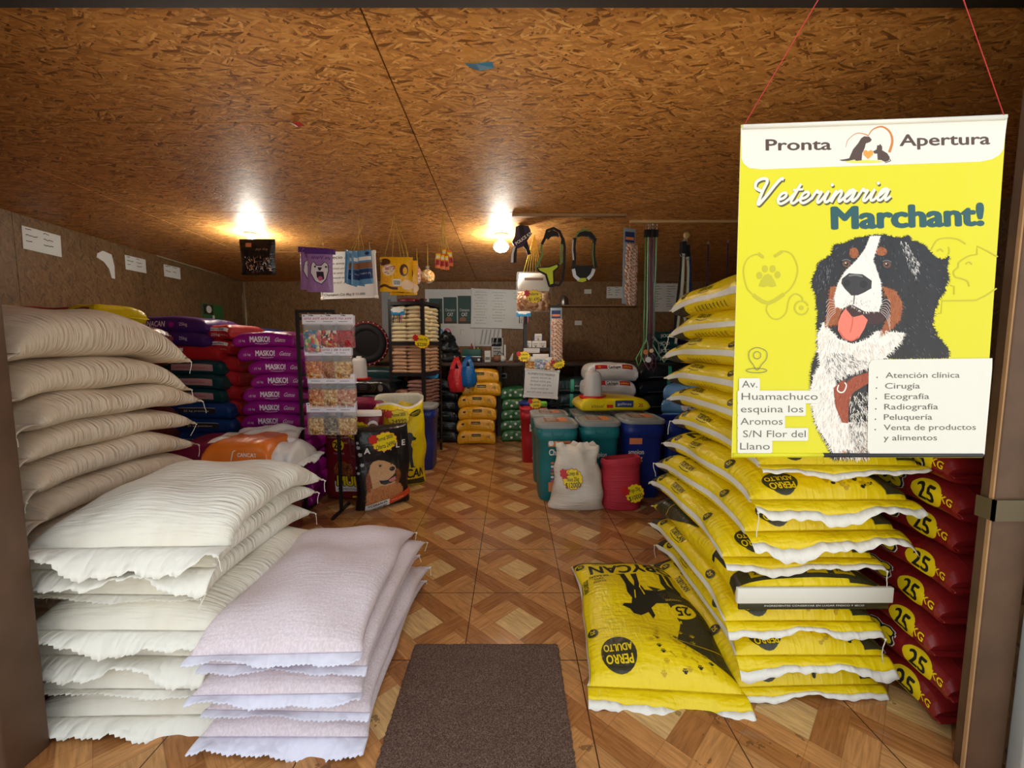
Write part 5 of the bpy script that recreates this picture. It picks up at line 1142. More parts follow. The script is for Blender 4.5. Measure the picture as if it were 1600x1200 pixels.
# maroon bags and the orange bag behind the white sacks
p0 = block_bag('dog_food_bag', .46, .66, .15, 'film_crimson', None, seed=490, top=lambda A: (A.rect(-.18, .18, -.26, .12, 'tile_white', 0), A.ell(0, -.05, .10, .12, 'g_gold', 1), A.ell(-.03, -.12, .05, .05, 'label_dark', 2)))
for i in range(5):
    o = p0 if i == 0 else copy_tree(p0); o.location = (-1.98 + rs.uniform(-.02, .02), 2.93, .128 * i); o.rotation_euler = (0, 0, H + .25); tag(o, 'maroon bag, %s of five behind the white sacks' % rank(i, 5), 'bag', 'maroon bags behind the white sacks')
def orng(A):
    A.rect(-.19, -.07, -.06, .0, 'pen', 0); A.text('MER', -.13, -.03, .035, 'letter_white', 1, w=.09, bold=.01); A.stroke([(-.185, -.055), (-.185, -.005), (-.075, -.005), (-.075, -.055)], .003, 'letter_white', 1, closed=True)
    A.text('CANCAT', .075, .05, .022, 'letter_white', 0, w=.11, bold=.02); A.stroke([(-.02, .015), (-.008, .07), (.006, .076)], .006, 'letter_white', 0); A.ell(.02, -.02, .032, .032, 'letter_white', 0); A.ell(.02, -.017, .019, .019, 'film_grey', 1)
o = block_bag('dog_food_bag', .44, .40, .25, 'film_orange', orng, (-1.675, 2.66, .475), H + .04, 495, end=.5); tag(o, 'orange bag with a black and white label behind the white sacks', 'bag')
b_ = Bag(.20, .40, .17, rs, 24, 36, k=5, e=.5); o2 = make_sack('bag_end', b_, 'film_white', (.0, -.215, .03), (0, 0, 0), None, [(-1, .05)], 'film_white', (), 5, dict(wave=.5, zig=False)); o2.parent = o
b_ = Bag(.40, .40, .09, rs, 24, 36, k=5, e=.5, lump=.012); o = make_sack('dog_food_bag', b_, 'film_white', (-1.68, 2.84, .64), (.05, 0, .4), None, [(1, .05)], 'film_white', (), 6, dict(wave=.5, zig=False)); tag(o, 'crumpled white bag lying on top behind the orange bag', 'bag')
p0 = block_bag('dog_food_bag', .44, .40, .155, 'film_brown', None, seed=497)
for i in range(4):
    o = p0 if i == 0 else copy_tree(p0); o.location = (-1.70, 2.66, .118 * i); o.rotation_euler = (0, 0, H); tag(o, 'brown bag, %s of four under the orange bag' % rank(i, 4), 'bag', 'brown bags under the orange bag')
# dark bags behind the treat stand
def darkl(A):
    for k in range(3): A.text('adulto', .05, .02 - k * .02, .012, 'film_grey', 0, w=.09)
    A.stroke([(.13, -.05), (.17, .0), (.13, .05)], .006, 'bag_olive', 0, smooth=4); A.stroke([(.16, -.05), (.20, .0), (.16, .05)], .006, 'bag_olive', 0, smooth=4); A.ell(.26, 0, .03, .04, 'film_grey', 0)
plain('bag_olive', (104, 104, 60), .4)
pr = [block_bag('dog_food_bag', .50, .74, .17, 'film_ink', darkl, seed=500 + k) for k in range(2)]
dk = stack(pr, 6, (-1.62, 4.95, 0), .15, H - .15, lambda i, n: 'black and olive bag, %s in the stack behind the treat stand' % rank(i, n), 'bag', 'black and olive bags', rs, off=[.1, .08, .05, .0, .02, -.08])
# back wall stacks under the counter
def amb(A): A.rrect(-.06, .06, .012, .05, .008, 'label_dark', 0); A.text('criadero', 0, .03, .018, 'tag_yellow', 1, w=.1); A.ell(-.17, .02, .02, .014, 'label_dark', 0); A.text('15', .16, .02, .03, 'label_dark', 0, bold=.03)
pr = [block_bag('dog_food_bag', .42, .50, .19, 'film_amber', amb, seed=520 + k, end=.5) for k in range(3)]
stack(pr, 6, (-.455, 5.62, 0), .163, H, lambda i, n: 'amber yellow bag, %s in the stack under the back counter' % rank(i, n), 'bag', 'amber bags', rs, off=[-.02, -.02, .0, .0, .06, .03])
pr = [block_bag('dog_food_bag', .40, .44, .16, 'film_ink', lambda A: A.text('adulto mayor', 0, .01, .022, 'film_grey', 0, w=.24), seed=530 + k, end=.5) for k in range(2)]
stack(pr, 6, (-.935, 5.72, 0), .142, H, lambda i, n: 'glossy black bag, %s in the stack left of the amber bags' % rank(i, n), 'bag', 'glossy black bags', rs)
pr = [block_bag('feed_bag', .36, .42, .165, 'film_green', lambda A: [A.ell(-.15 + k * .07, .02 * (-1) ** k, .018, .018, 'tile_white', 0, 10) for k in range(5)], seed=540 + k, end=.5) for k in range(2)]
stack(pr, 5, (.06, 5.75, 0), .145, H, lambda i, n: 'green and white bag, %s in the stack right of the amber bags' % rank(i, n), 'bag', 'green and white bags', rs)
# right: white and red bags, dark green bags, light blue packs
def cach(A):
    A.rect(-.20, .22, .036, .085, 'film_red2', 0); A.rect(-.06, .10, .038, .083, 'tile_white', 1); A.text('Cachupin', .02, .06, .032, 'pen', 2, w=.14, bold=.04); A.text('15', -.15, .06, .022, 'tag_yellow', 1); A.text('adulto', .16, .06, .02, 'tag_yellow', 1, w=.09)
    for k in range(7): A.stroke([(-.22, .01 - k * .012), (.24, .01 - k * .012)], .0015, 'film_grey', 0)
pr = [block_bag('dog_food_bag', .44, .56, .195, 'film_white', cach, seed=550 + k, end=.45) for k in range(3)]
wr = stack(pr, 6, (1.105, 4.85, 0), .183, H, lambda i, n: 'white bag with red label, %s in the stack behind the bird drinker' % rank(i, n), 'bag', 'white and red bags', rs, off=[0, .01, -.01, .0, .0, .02])
def pinel(A): A.rect(-.02, .02, -.08, .08, 'bag_mint', 1); A.text('alimento', .1, .0, .02, 'letter_white', 0, w=.14); A.stroke([(-.25, -.055), (.25, -.05)], .008, 'film_grey', 0)
plain('bag_mint', (60, 160, 130), .4)
pr = [block_bag('dog_food_bag', .44, .52, .20, 'film_pine', pinel, seed=560 + k, end=.4) for k in range(2)]
stack(pr, 5, (.73, 5.25, 0), .18, H, lambda i, n: 'dark green bag, %s in the stack left of the white bags' % rank(i, n), 'bag', 'dark green bags', rs)
pr = [block_bag('dog_food_bag', .46, .70, .20, 'film_ink', pinel, seed=570 + k, end=.4) for k in range(2)]
stack(pr, 6, (1.86, 5.15, 0), .178, H, lambda i, n: 'black green-striped bag, %s in the stack right of the white bags' % rank(i, n), 'bag', 'black bags with a green stripe', rs)
def packl(A): A.rect(.02, .2, -.03, .045, 'letter_white', 0); A.rect(.04, .18, -.015, .02, 'film_navy', 1); A.text('pads', .11, .003, .02, 'letter_white', 2); A.ell(-.02, .0, .035, .05, 'letter_white', 0)
pr = [block_bag('pad_pack', .34, .50, .165, 'film_lightblue', packl, seed=580 + k, end=.6) for k in range(2)]
stack(pr, 6, (1.90, 4.42, 0), .148, H - .5, lambda i, n: 'light blue pack, %s in the stack beside the yellow bag stack' % rank(i, n), 'pack', 'light blue packs', rs)
b_ = Bag(.42, .42, .12, rs, 24, 36, k=5, e=.5, lump=.014); o = make_sack('feed_bag', b_, 'film_grey', (2.0, 4.47, .885), (0, 0, .4), None, [(-1, .05)], 'film_grey', (), 7, dict(wave=.5, zig=False)); tag(o, 'crumpled grey bag on top of the light blue packs', 'bag')
def yelb(A):
    A.text('Vitasal', -.17, -.01, .03, 'pen', 0, w=.12, shear=.3); A.rrect(.0, .17, -.025, .04, .005, 'film_blue', 0); A.text('gallinas', .085, .008, .022, 'letter_white', 1, w=.13); A.rect(-.08, -.02, -.03, .0, 'star_red', 0); A.text('25', .24, .0, .03, 'film_red2', 0, bold=.03)
o = block_bag('feed_bag', .40, .66, .13, 'film_yellow2', yelb, (.95, 4.03, .692), H + .06, 590, k=5, end=.2); tag(o, 'yellow feed bag lying across the bucket lids', 'bag')
# ------------------------------------------------------------------ wire stand with hanging treat packs
for nm, cs in dict(c_balls=[(70, 130, 170), (206, 74, 64), (96, 170, 96), (226, 206, 150), (206, 120, 120), (60, 110, 150)], c_redmix=[(200, 40, 44), (236, 226, 214), (40, 36, 34), (206, 60, 56), (220, 170, 90)], c_red=[(176, 26, 34), (200, 40, 48), (150, 16, 26)],
                   c_orange=[(206, 110, 40), (226, 140, 60), (180, 84, 30), (236, 190, 130)], c_brown=[(176, 106, 56), (206, 140, 80), (150, 80, 40)], c_tan=[(222, 180, 110), (236, 206, 150), (196, 146, 80), (180, 120, 60)], c_pink=[(206, 136, 110), (226, 170, 140), (190, 110, 84), (236, 206, 170)], c_grey=[(120, 108, 90), (150, 136, 110), (92, 82, 70), (186, 170, 140)]).items(): speckle(nm, cs, 42 if nm == 'c_balls' else 64)
clear('clear_film', alpha=.10)
plain('card_white', (226, 222, 232), .5)
def pillow(mb, w, h, d, m, z0=0, cx=0, y0=0, n=12, wob=0.0, rg=None, bottom=None):
    """hanging pouch, top edge at z0, bulging d"""
    vs = []; a = rg.uniform(0, 6) if rg else 0
    for sd in (-1, 1):
        for i in range(n + 1):
            for j in range(n + 1):
                u, v = j / n * 2 - 1, i / n; k = (1 - abs(u) ** 4) ** .6 * max(0, math.sin(math.pi * min(1, v * .93 + .035))) ** .55
                vs.append((cx + u * w / 2 * (1 + wob * math.sin(v * 5 + a)), y0 + sd * d / 2 * k + wob * .05 * math.sin(u * 3 + a), z0 - v * h + wob * .02 * math.sin(u * 7 + a) * (v > .5)))
    q = n + 1; o = q * q
    fs = [(i * q + j, i * q + j + 1, (i + 1) * q + j + 1, (i + 1) * q + j) for i in range(n) for j in range(n)]
    fs += [tuple(x + o for x in f)[::-1] for f in fs]
    return mb.add(vs, fs, m, True, [(v[0], v[2]) for v in vs])
def treat_pack(cm, hc, rg, w=.135, h=.235):
    root = empty('treat_pack')
    mb = MB(); mb.box(-w / 2, w / 2, -.0012, .0012, -.068, 0, 'card_white')
    A = Art(); A.scribble(-w * .40, w * .42, -.028, .018, hc, 0, 3, .005); A.poly([(-.015, -.010), (-.005, -.003), (.012, -.006), (.015, -.012)], 'pen', 0); A.stroke([(-w * .3, -.05), (w * .2, -.05)], .004, 'film_grey', 0); A.ell(-w * .4, -.01, .005, .005, 'pen', 0, 8)
    mb.art(A, lambda x, z, l: (x, -.0013 - l, z), .0005); mb.build('header_card', root)
    mb = MB(); pillow(mb, w * .99, h - .06, .05, 'clear_film', -.06, rg=rg); mb.build('pouch', root)
    mb = MB(); k = h - .115; pillow(mb, w * .93, k, .042, cm, -.06 - (h - .06 - k) + .004, rg=rg, wob=.05); mb.build('treats', root)
    return root
ST = empty('treat_stand', (-1.485, 3.17, 0)); tag(ST, 'black metal stand with four rows of hanging treat packs', 'display stand')
mb = MB(); mb.box(-.145, -.123, -.011, .011, 0, 1.57, 'black_steel'); mb.build('post', ST)
mb = MB(); mb.box(.128, .150, .0, .022, 0, 1.55, 'black_steel'); mb.build('post', ST)
mb = MB()
for x in (-.134, .139): mb.box(x - .011, x + .011, -.16, .16, 0, .018, 'black_steel')
mb.build('foot', ST)
mb = MB(); mb.box(-.14, .15, -.008, .008, 1.55, 1.572, 'black_steel'); mb.build('top_rail', ST)
rows = [(491, (487, 514, 537), ('c_balls', 'c_redmix', 'c_red'), ('film_red2', 'film_red2', 'film_red2')), (540, (491, 516, 534), ('c_orange', 'c_brown', 'c_tan'), ('film_amber', 'label_brown', 'label_brown')), (584, (495, 517, 540), ('c_orange', 'c_tan', 'c_pink'), ('label_brown', 'film_green', 'film_amber')), (629, (494, 519, 541), ('c_tan', 'c_grey', 'c_tan'), ('film_amber', 'label_orange', 'film_grey'))]
COLN = ('coloured balls', 'red and white bones', 'red sticks', 'orange bits', 'brown bits', 'beige rings', 'orange grains', 'pale yellow grains', 'pinkish grains', 'beige grains', 'grey seeds', 'beige bones')
rg = random.Random(31); q = 0
for r, (py, pxs, cms, hcs) in enumerate(rows):
    z = at(500, py, 2.98).z
    mb = MB(); mb.box(-.13, .14, -.006, .006, z - .03, z - .008, 'black_steel'); mb.build('rail', ST)
    for c in range(3):
        x = at(pxs[c], py, 2.98).x
        mb = MB(); mb.tube([(x - ST.location.x, -.005, z - .012), (x - ST.location.x, -.235, z - .012), (x - ST.location.x, -.245, z + .006)], .0028, 'steel', 6); mb.build('hook', ST)
        hz = z
        proto = None; ndeep = (4, 3, 3)[c]
        for k in range(ndeep):
            o = treat_pack(cms[c], hcs[c], rg, h=.235 if (r, c) != (0, 0) else .27) if k == 0 else copy_tree(proto)
            if k == 0: proto = o
            o.location = (x - k * .012, 2.975 + k * .048, hz - .002 - (k % 2) * .004); o.rotation_euler = (0, 0, rg.uniform(-.05, .05))
            tag(o, 'treat pack of %s, %s on its hook, %s row of stand' % (COLN[q], ('front one', 'second', 'third', 'fourth')[k], ('top', 'second', 'third', 'bottom')[r]), 'treat pack', 'treat packs on the stand')
        q += 1

# ------------------------------------------------------------------ things hanging from the ceiling
def pouch(name, w, h, d, m, rg, art=None, wob=.03):
    mb = MB(); pillow(mb, w, h, d, m, 0, rg=rg, wob=wob)
    if art:
        A = Art(); art(A)
        def f(x, z, l):
            u, v = 2 * x / w, -z / h; k = max(0, 1 - abs(u) ** 4) ** .6 * max(0, math.sin(math.pi * min(1, max(0, v) * .93 + .035))) ** .55
            return (x, -d / 2 * k - l - .0008, z)
        B = Art()
        for vs, fs, mm, l in A.items:           # cut fine so that the print follows the bulge
            bm = bmesh.new(); V = [bm.verts.new((p[0], p[1], 0)) for p in vs]
            for ff in fs:
                try: bm.faces.new([V[i] for i in ff])
                except ValueError: pass
            for ax, s0, s1 in ((0, -w / 2, w / 2), (1, -h, 0)):
                for k in range(1, 12):
                    c = s0 + (s1 - s0) * k / 12; co = (c, 0, 0) if ax == 0 else (0, c, 0)
                    bmesh.ops.bisect_plane(bm, geom=bm.verts[:] + bm.edges[:] + bm.faces[:], dist=1e-6, plane_co=co, plane_no=(1 - ax, ax, 0))
            bm.verts.index_update(); B.raw([(v.co.x, v.co.y) for v in bm.verts], [tuple(v.index for v in ff.verts) for ff in bm.faces], mm, l); bm.free()
        mb.art(B, f, .0012)
    return mb.build(name)
def strings(parent, tops, anchor, m='yellow_twine', r=.0016, name='string'):
    mb = MB(); a = anchor - parent.location
    for t_ in tops: mb.tube([Vector(t_), a], r, m, 5)
    mb.sphere(a, .005, 'steel', 6, 5); return mb.build(name, parent)
rg = random.Random(8)
film('p_black', (36, 30, 30), .25, .5, 20); film('p_purple', (88, 50, 132), .35, .4, 20); film('p_lilac', (158, 118, 176), .35, .4, 20); film('p_blue', (96, 146, 186), .3, .5, 20); film('p_yellow', (236, 176, 24), .28, .4, 20); film('p_navy', (34, 56, 104), .3, .4, 20); film('p_brown', (88, 50, 30), .3, .4, 20)
def hang(p): return atc(*p)
# black pouch
a = hang((398, 341)); p = at(402, 374, a.y); o = pouch('treat_pouch', .30, .30, .06, 'p_black', rg, lambda A: (A.rect(-.09, -.04, -.07, -.035, 'label_orange', 0), A.hair([(-.1, -.28), (.12, -.28), (.12, -.16), (-.1, -.16)], ['g_light', 'tile_white', 'label_brown', 'd_grey'], 0, rg, 70, .03, .008, .5, 2), A.scribble(.0, .10, -.09, .022, 'g_light', 0)))
o.location = p; tag(o, 'black treat pouch hanging in front of the left ceiling lamp', 'pouch'); strings(o, [(-.05, 0, 0), (.05, 0, 0)], a, 'steel', .0010)
# two purple pouches
a = hang((494, 333))
for k in range(2):
    def pp(A):
        A.rect(-.13, .13, -.045, .0, 'p_purple', 0); A.scribble(-.06, .09, -.075, .03, 'p_purple', 1, 2, .008); A.poly([(-.06, -.13), (-.04, -.11), (-.02, -.14), (.02, -.14), (.05, -.11), (.075, -.13), (.08, -.18), (.06, -.25), (.02, -.29), (-.03, -.27), (-.07, -.2)], 'letter_white', 1)
        A.poly([(-.01, -.155), (.03, -.155), (.015, -.18), (.0, -.18)], 'pen', 2); A.poly([(-.02, -.19), (.04, -.19), (.045, -.25), (.01, -.265), (-.015, -.24)], 'pen', 2); A.ell(.012, -.245, .02, .018, 'label_pink', 3); A.ell(-.03, -.15, .008, .009, 'pen', 2, 10); A.ell(.06, -.15, .008, .009, 'pen', 2, 10)
        A.stroke([(-.06, -.13), (-.04, -.11), (-.02, -.14), (.02, -.14), (.05, -.11), (.075, -.13), (.08, -.18), (.06, -.25), (.02, -.29), (-.03, -.27), (-.07, -.2)], .006, 'pen', 2, closed=True)
    o = pouch('treat_pouch', .215, .355, .05, 'p_lilac', rg, pp); o.location = at(500 - k * 10, 389 - k * 2, a.y + k * .05); o.rotation_euler = (0, .03 + k * .03, 0)
    tag(o, ('front purple and lilac pouch with a cartoonish puppy face, hanging from the ceiling', 'purple and lilac pouch hanging partly behind the other one')[k], 'pouch', 'purple hanging pouches'); strings(o, [(-.02, 0, 0), (.03, 0, 0)], a + Vector((k * .004, 0, 0)))
# blue pouches
a = hang((557, 333))
for k in range(4):
    def bp(A): A.rect(-.05, .06, -.085, -.055, 'tile_white', 0); A.rect(-.055, .062, -.15, -.10, 'label_brown', 0); A.rect(-.055, .062, -.235, -.155, 'p_navy', 0); A.scribble(-.045, .05, -.19, .018, 'tile_white', 1); A.ell(.03, -.03, .02, .014, 'p_navy', 0)
    o = pouch('treat_pouch', .125, .275, .035, 'p_blue', rg, bp); x = (569, 560, 552, 547)[k]; o.location = at(x, 391 + (0, 3, 4, 2)[k], a.y - .03 + k * .035); o.rotation_euler = (0, (-.06, .04, .10, .08)[k], (-.2, .9, 1.15, 1.3)[k])
    tag(o, 'light blue treat pouch, %s from the front of the bunch before the hanging whiteboard' % ('first', 'second', 'third', 'fourth')[k], 'pouch', 'blue hanging pouches'); strings(o, [(0, 0, -.005)], a + Vector((.003 * k, 0, 0)))
# whiteboard behind them
def board(name, w, h, loc, rot, lines, label, wr=.022, frame='white_plastic', cols=1):
    root = empty(name, loc, rot); tag(root, label, 'whiteboard')
    mb = MB(); mb.box(-w / 2, w / 2, 0, .008, -h / 2, h / 2, 'pvc_board'); A = Art(); rr = random.Random(len(lines) * 7 + 1)
    for tx, x, z, hh, ww in lines:
        if tx: A.text(tx, x, z, hh, 'ink', 0, w=ww, rot=rr.uniform(-.02, .02), shear=.15)
        else: A.scribble(x - ww / 2, x + ww / 2, z, hh, 'ink', 0, rr.randint(0, 99), hh * .2)
    mb.art(A, lambda x, z, l: (x, -l - .0005, z), .0006); mb.build('panel', root)
    mb = MB(); t_ = .010
    for x0, x1, z0, z1 in ((-w / 2 - t_, w / 2 + t_, h / 2, h / 2 + t_), (-w / 2 - t_, w / 2 + t_, -h / 2 - t_, -h / 2), (-w / 2 - t_, -w / 2, -h / 2, h / 2), (w / 2, w / 2 + t_, -h / 2, h / 2)): mb.box(x0, x1, -.006, .012, z0, z1, frame, bev=.003)
    for x in (-1, 1):
        for z in (-1, 1): mb.box(x * w / 2 - .016, x * w / 2 + .016, -.008, .013, z * h / 2 - .016, z * h / 2 + .016, frame, bev=.005)
    mb.build('frame', root); return root
yb_ = 4.35; pc = at(544, 430, yb_); w_, h_ = 84 / 650 * yb_, 68 / 650 * yb_
L = [('Precio Alimento', .0, h_ * .40, .034, w_ * .7)] + [(t_, (-.5 + .30) * w_ * .6, h_ * (.26 - .105 * k), .024, w_ * .34) for k, t_ in enumerate(('',) * 5)] + [(t_, w_ * .28, h_ * (.26 - .105 * k), .024, w_ * .24) for k, t_ in enumerate(('$ 18', '', '$', '', '$'))] + [('Champion Cat 8kg $ 11.000', -.05, h_ * -.42, .024, w_ * .75)]
wb = board('whiteboard', w_, h_, pc, (0, -.03, 0), L, 'white board with handwritten prices hanging behind the blue pouches')
for sx in (-1, 1):
    x = sx * w_ * .42; mb = MB(); zt = zc(yb_) - pc.z; mb.tube([(x, .004, h_ / 2), (x, .004, zt)], .0012, 'thread', 5); mb.build('string', wb)
# yellow pouches
a = hang((615, 335))
for k in range(2):
    def yp(A):
        A.ell(-.055, -.11, .055, .048, 'g_pale', 0); A.hair([(-.1, -.14), (-.01, -.14), (-.01, -.08), (-.1, -.08)], ['label_pink', 'label_brown', 'tile_white'], 1, rg, 40, .03, .008, .3, .6); A.ell(-.09, -.045, .05, .03, 'p_brown', 0); A.ell(.075, -.11, .035, .05, 'p_brown', 0); A.ell(.085, -.115, .018, .03, 'p_yellow', 1)
        A.rrect(-.02, .05, -.24, -.185, .01, 'tile_white', 0)
        for j in range(7): A.rect(-.01 + j * .008, -.006 + j * .008, -.23, -.195, 'pen', 1)
        A.ell(.1, -.23, .05, .04, 'g_pale', 0); A.stroke([(-.14, -.25), (-.09, -.235), (-.04, -.255), (.02, -.26)], .02, 'p_brown', 0, smooth=4); A.stroke([(-.1, -.19), (-.08, -.17), (-.06, -.19), (-.07, -.21)], .006, 'label_orange', 0, closed=True, smooth=3)
    o = pouch('treat_pouch', .275, .285, .07, 'p_yellow', rg, yp); o.location = at((619, 630)[k], (402, 408)[k], a.y - .02 + k * .06); o.rotation_euler = (0, .02, -.05 - .25 * k)
    tag(o, ('front yellow treat pouch with bar code hanging above the rack of small bags', 'yellow treat pouch hanging behind the other yellow one')[k], 'pouch', 'yellow hanging pouches'); strings(o, [(-.10, 0, 0), (-.03, 0, 0), (.04, 0, 0), (.11, 0, 0)] if k == 0 else [(.02, 0, 0)], a)
# small clear bags tied with twine
speckle('c_chips', [(236, 190, 90), (226, 160, 60), (240, 220, 170), (206, 140, 50)], 34); speckle('c_rosy', [(214, 150, 140), (236, 210, 200), (190, 110, 100)], 40)
for (px, py, s_, an, cm, lab) in ((668, 432, .075, (668, 380), 'c_chips', 'round clear bag of pale yellow chips tied with twine'), (652, 430, .05, (651, 390), 'c_rosy', 'narrow clear bag of pinkish chews tied with twine'), (641, 445, .055, (633, 377), 'c_rosy', 'small clear bag of pink chews behind the yellow pouches')):
    a = hang(an); p = at(px, py, a.y); root = empty('treat_bag', p); tag(root, lab, 'treat bag', 'small tied bags of treats')
    mb = MB(); mb.sphere((0, 0, 0), s_, cm, 18, 12, (1, .8, .95 if px > 660 else 1.9)); mb.build('treats', root)
    mb = MB(); zz = .95 if px > 660 else 1.9; mb.loft([(-s_ * 1.05 * zz, s_ * .4, s_ * .3, 2), (-s_ * .5 * zz, s_ * 1.02, s_ * .84, 2), (s_ * .3 * zz, s_ * 1.02, s_ * .84, 2), (s_ * 1.1 * zz, s_ * .25, s_ * .25, 2), (s_ * 1.5 * zz, s_ * .35, s_ * .2, 2)], 'clear_film', 20, cap0=True, cap1=False); mb.build('wrapper', root)
    strings(root, [(0, 0, s_ * 1.1 * zz), (.008, 0, s_ * 1.1 * zz)], a)
# orange sachets on twine
a = hang((692, 333)); film('p_sachet', (226, 120, 40), .3, .3, 20)
for k in range(6):
    x = (685, 691, 697, 702, 694, 700)[k]; y = (395, 397, 398, 392, 388, 390)[k]
    def sa(A): A.rect(-.018, .018, -.05, -.012, 'star_yellow', 0); A.rect(-.018, .018, -.10, -.06, 'film_red2', 0); A.ell(0, -.035, .012, .012, 'tile_white', 1)
    o = pouch('treat_sachet', .045, .125, .012, 'p_sachet', rg, sa, wob=.01); o.location = at(x, y, a.y + (-.03, -.02, 0, .02, .03, .04)[k]); o.rotation_euler = (0, rg.uniform(-.12, .12), rg.uniform(-.5, .5))
    tag(o, 'orange treat sachet on yellow twine, %s from the left of the bunch' % ('first', 'second', 'third', 'sixth', 'fourth', 'fifth')[k], 'sachet', 'orange sachets on twine')
    mb = MB(); t0 = Vector((0, 0, -.002)); t1 = a - o.location; M = o.rotation_euler.to_matrix().inverted(); mid = t0.lerp(t1, .5) + Vector((rg.uniform(-.03, .03), rg.uniform(-.02, .02), 0))
    mb.tube([t0, M @ (mid * .6 + t0 * .4), M @ mid, M @ t1], .0022, 'yellow_twine', 5); mb.build('string', o)
# clear bag of bones with sticker
a = hang((835, 366)); p = at(834, 425, a.y); root = empty('treat_bag', p); tag(root, 'big clear bag of brown chew bones with a yellow price sticker', 'treat bag')
speckle('c_bones', [(186, 130, 84), (206, 160, 116), (156, 100, 60), (226, 196, 160)], 30)
mb = MB(); pillow(mb, .32, .19, .13, 'c_bones', -.185, rg=rg, wob=.03); mb.build('chew_bones', root)
plain('bag_frost', (222, 222, 214), .35); mb = MB(); pillow(mb, .33, .385, .15, 'clear_film', 0, rg=rg, wob=.04); mb.build('pouch', root)
mb = MB(); pillow(mb, .30, .175, .06, 'bag_frost', -.012, rg=rg, wob=.05); mb.box(-.09, .09, -.036, -.034, -.085, -.06, 'label_brown'); mb.build('header', root)
strings(root, [(-.10 + k * .03, 0, -.01) for k in range(7)], a, r=.003)
price_tag([('oferta', .5), ('$1.690', .62)], .16, .125, p + Vector((-.01, -.088, -.245)), 0, 'red and yellow price sticker on the clear bag of chew bones', spike=True)

# ------------------------------------------------------------------ harnesses and leads
plain('webbing_black', (30, 29, 32), .7); plain('webbing_purple', (64, 48, 72), .7); plain('hi_vis', (196, 214, 40), .55); plain('reflective', (196, 198, 200), .3, .4); plain('webbing_green', (110, 140, 70), .6)
def hook(parent, a, z):
    mb = MB(); a = a - parent.location; mb.tube([a, a + Vector((0, 0, -.02)), Vector((a.x * .5, 0, z + .012)), Vector((0, -.006, z))], .0016, 'steel', 6); mb.build('hook', parent)
def lp(px0, py0, Y):
    o = at(px0, py0, Y); return o, (lambda px, py, dy=0: Vector((at(px, py, Y).x - o.x, dy, at(px, py, Y).z - o.z)))
Y = 3.86
def hz(x, y): return (790 + x / 6, 330 + y / 6)       # crop coordinates of the harness close-up
o0, g = lp(*hz(150, 135), Y); root = empty('dog_harness', o0); tag(root, 'black and purple dog harness with a white lettered strap beside the lit bulb', 'harness')
G = lambda pts: [(lambda v: (v.x, v.z))(g(*hz(*q_))) for q_ in pts]
mb = MB(); mb.prism(G([(95, 150), (130, 135), (215, 140), (232, 180), (240, 215), (200, 280), (160, 330), (110, 350), (75, 320), (60, 290), (85, 240)]), -.012, .014, 'webbing_purple'); mb.prism(G([(120, 140), (165, 140), (190, 250), (150, 270)]), -.017, -.012, 'webbing_black'); mb.build('saddle', root)
mb = MB(); mb.prism(G([(85, 290), (220, 195), (248, 215), (240, 228), (110, 325)]), -.024, -.017, 'webbing_black'); A = Art(); c_ = g(*hz(165, 262)); A.text('POLICE K9', c_.x, c_.z, .026, 'letter_white', 0, w=.165, rot=math.atan2(95, 135) , bold=.03)
mb.art(A, lambda x, z, l: (x, -.0245 - l, z), .0008); mb.build('lettered_strap', root)
mb = MB(); mb.prism(G([(85, 310), (110, 330), (105, 400), (100, 480), (55, 485), (50, 420), (62, 350)]), -.008, .01, 'webbing_black'); mb.prism(G([(80, 315), (98, 320), (75, 400), (72, 484), (50, 484), (52, 420), (65, 350)]), -.011, -.008, 'reflective'); mb.prism(G([(165, 330), (200, 275), (222, 350), (236, 400), (205, 412), (190, 360)]), -.008, .01, 'webbing_black'); mb.build('chest_strap', root)
hook(root, Vector((o0.x, Y, zc(Y))), .0)
# second harness with a lime green chest plate
o0, g = lp(*hz(450, 150), Y); root = empty('dog_harness', o0); tag(root, 'black strap dog harness with a lime green chest plate above the clear bone bag', 'harness'); G3 = lambda pts, dy=0: [g(*hz(*q_), dy) for q_ in pts]; G = lambda pts: [(v.x, v.z) for v in G3(pts)]
mb = MB(); mb.prism(G([(375, 250), (395, 200), (440, 180), (490, 205), (500, 240), (470, 230), (430, 235), (400, 265)]), -.02, .02, 'webbing_black'); mb.ribbon(G3([(340, 310), (370, 250), (390, 180), (450, 160), (505, 190), (535, 260), (530, 310)]), .006, .025, 'webbing_black', (0, 1, 0)); mb.build('back_pad', root)
mb = MB(); mb.ribbon(G3([(340, 310), (330, 370), (350, 400), (300, 500), (285, 540)]), .005, .02, 'webbing_green', (0, 1, 0)); mb.ribbon(G3([(530, 310), (518, 400), (525, 480), (505, 500)]), .005, .02, 'webbing_green', (0, 1, 0)); mb.ribbon(G3([(540, 250), (555, 330), (550, 520), (535, 640), (500, 695), (470, 690), (440, 690)], .01), .005, .022, 'webbing_black', (0, 1, 0)); mb.build('strap', root)
mb = MB(); mb.prism(G([(290, 528), (400, 520), (490, 490), (505, 500), (500, 530), (455, 570), (460, 690), (450, 712), (405, 712), (395, 690), (370, 600), (300, 565)]), -.014, .004, 'webbing_black'); mb.prism(G([(305, 537), (405, 532), (480, 505), (488, 525), (440, 565), (445, 680), (415, 690), (385, 590), (320, 558)]), -.019, -.014, 'hi_vis'); mb.build('chest_plate', root); hook(root, Vector((o0.x, Y, zc(Y))), .004)
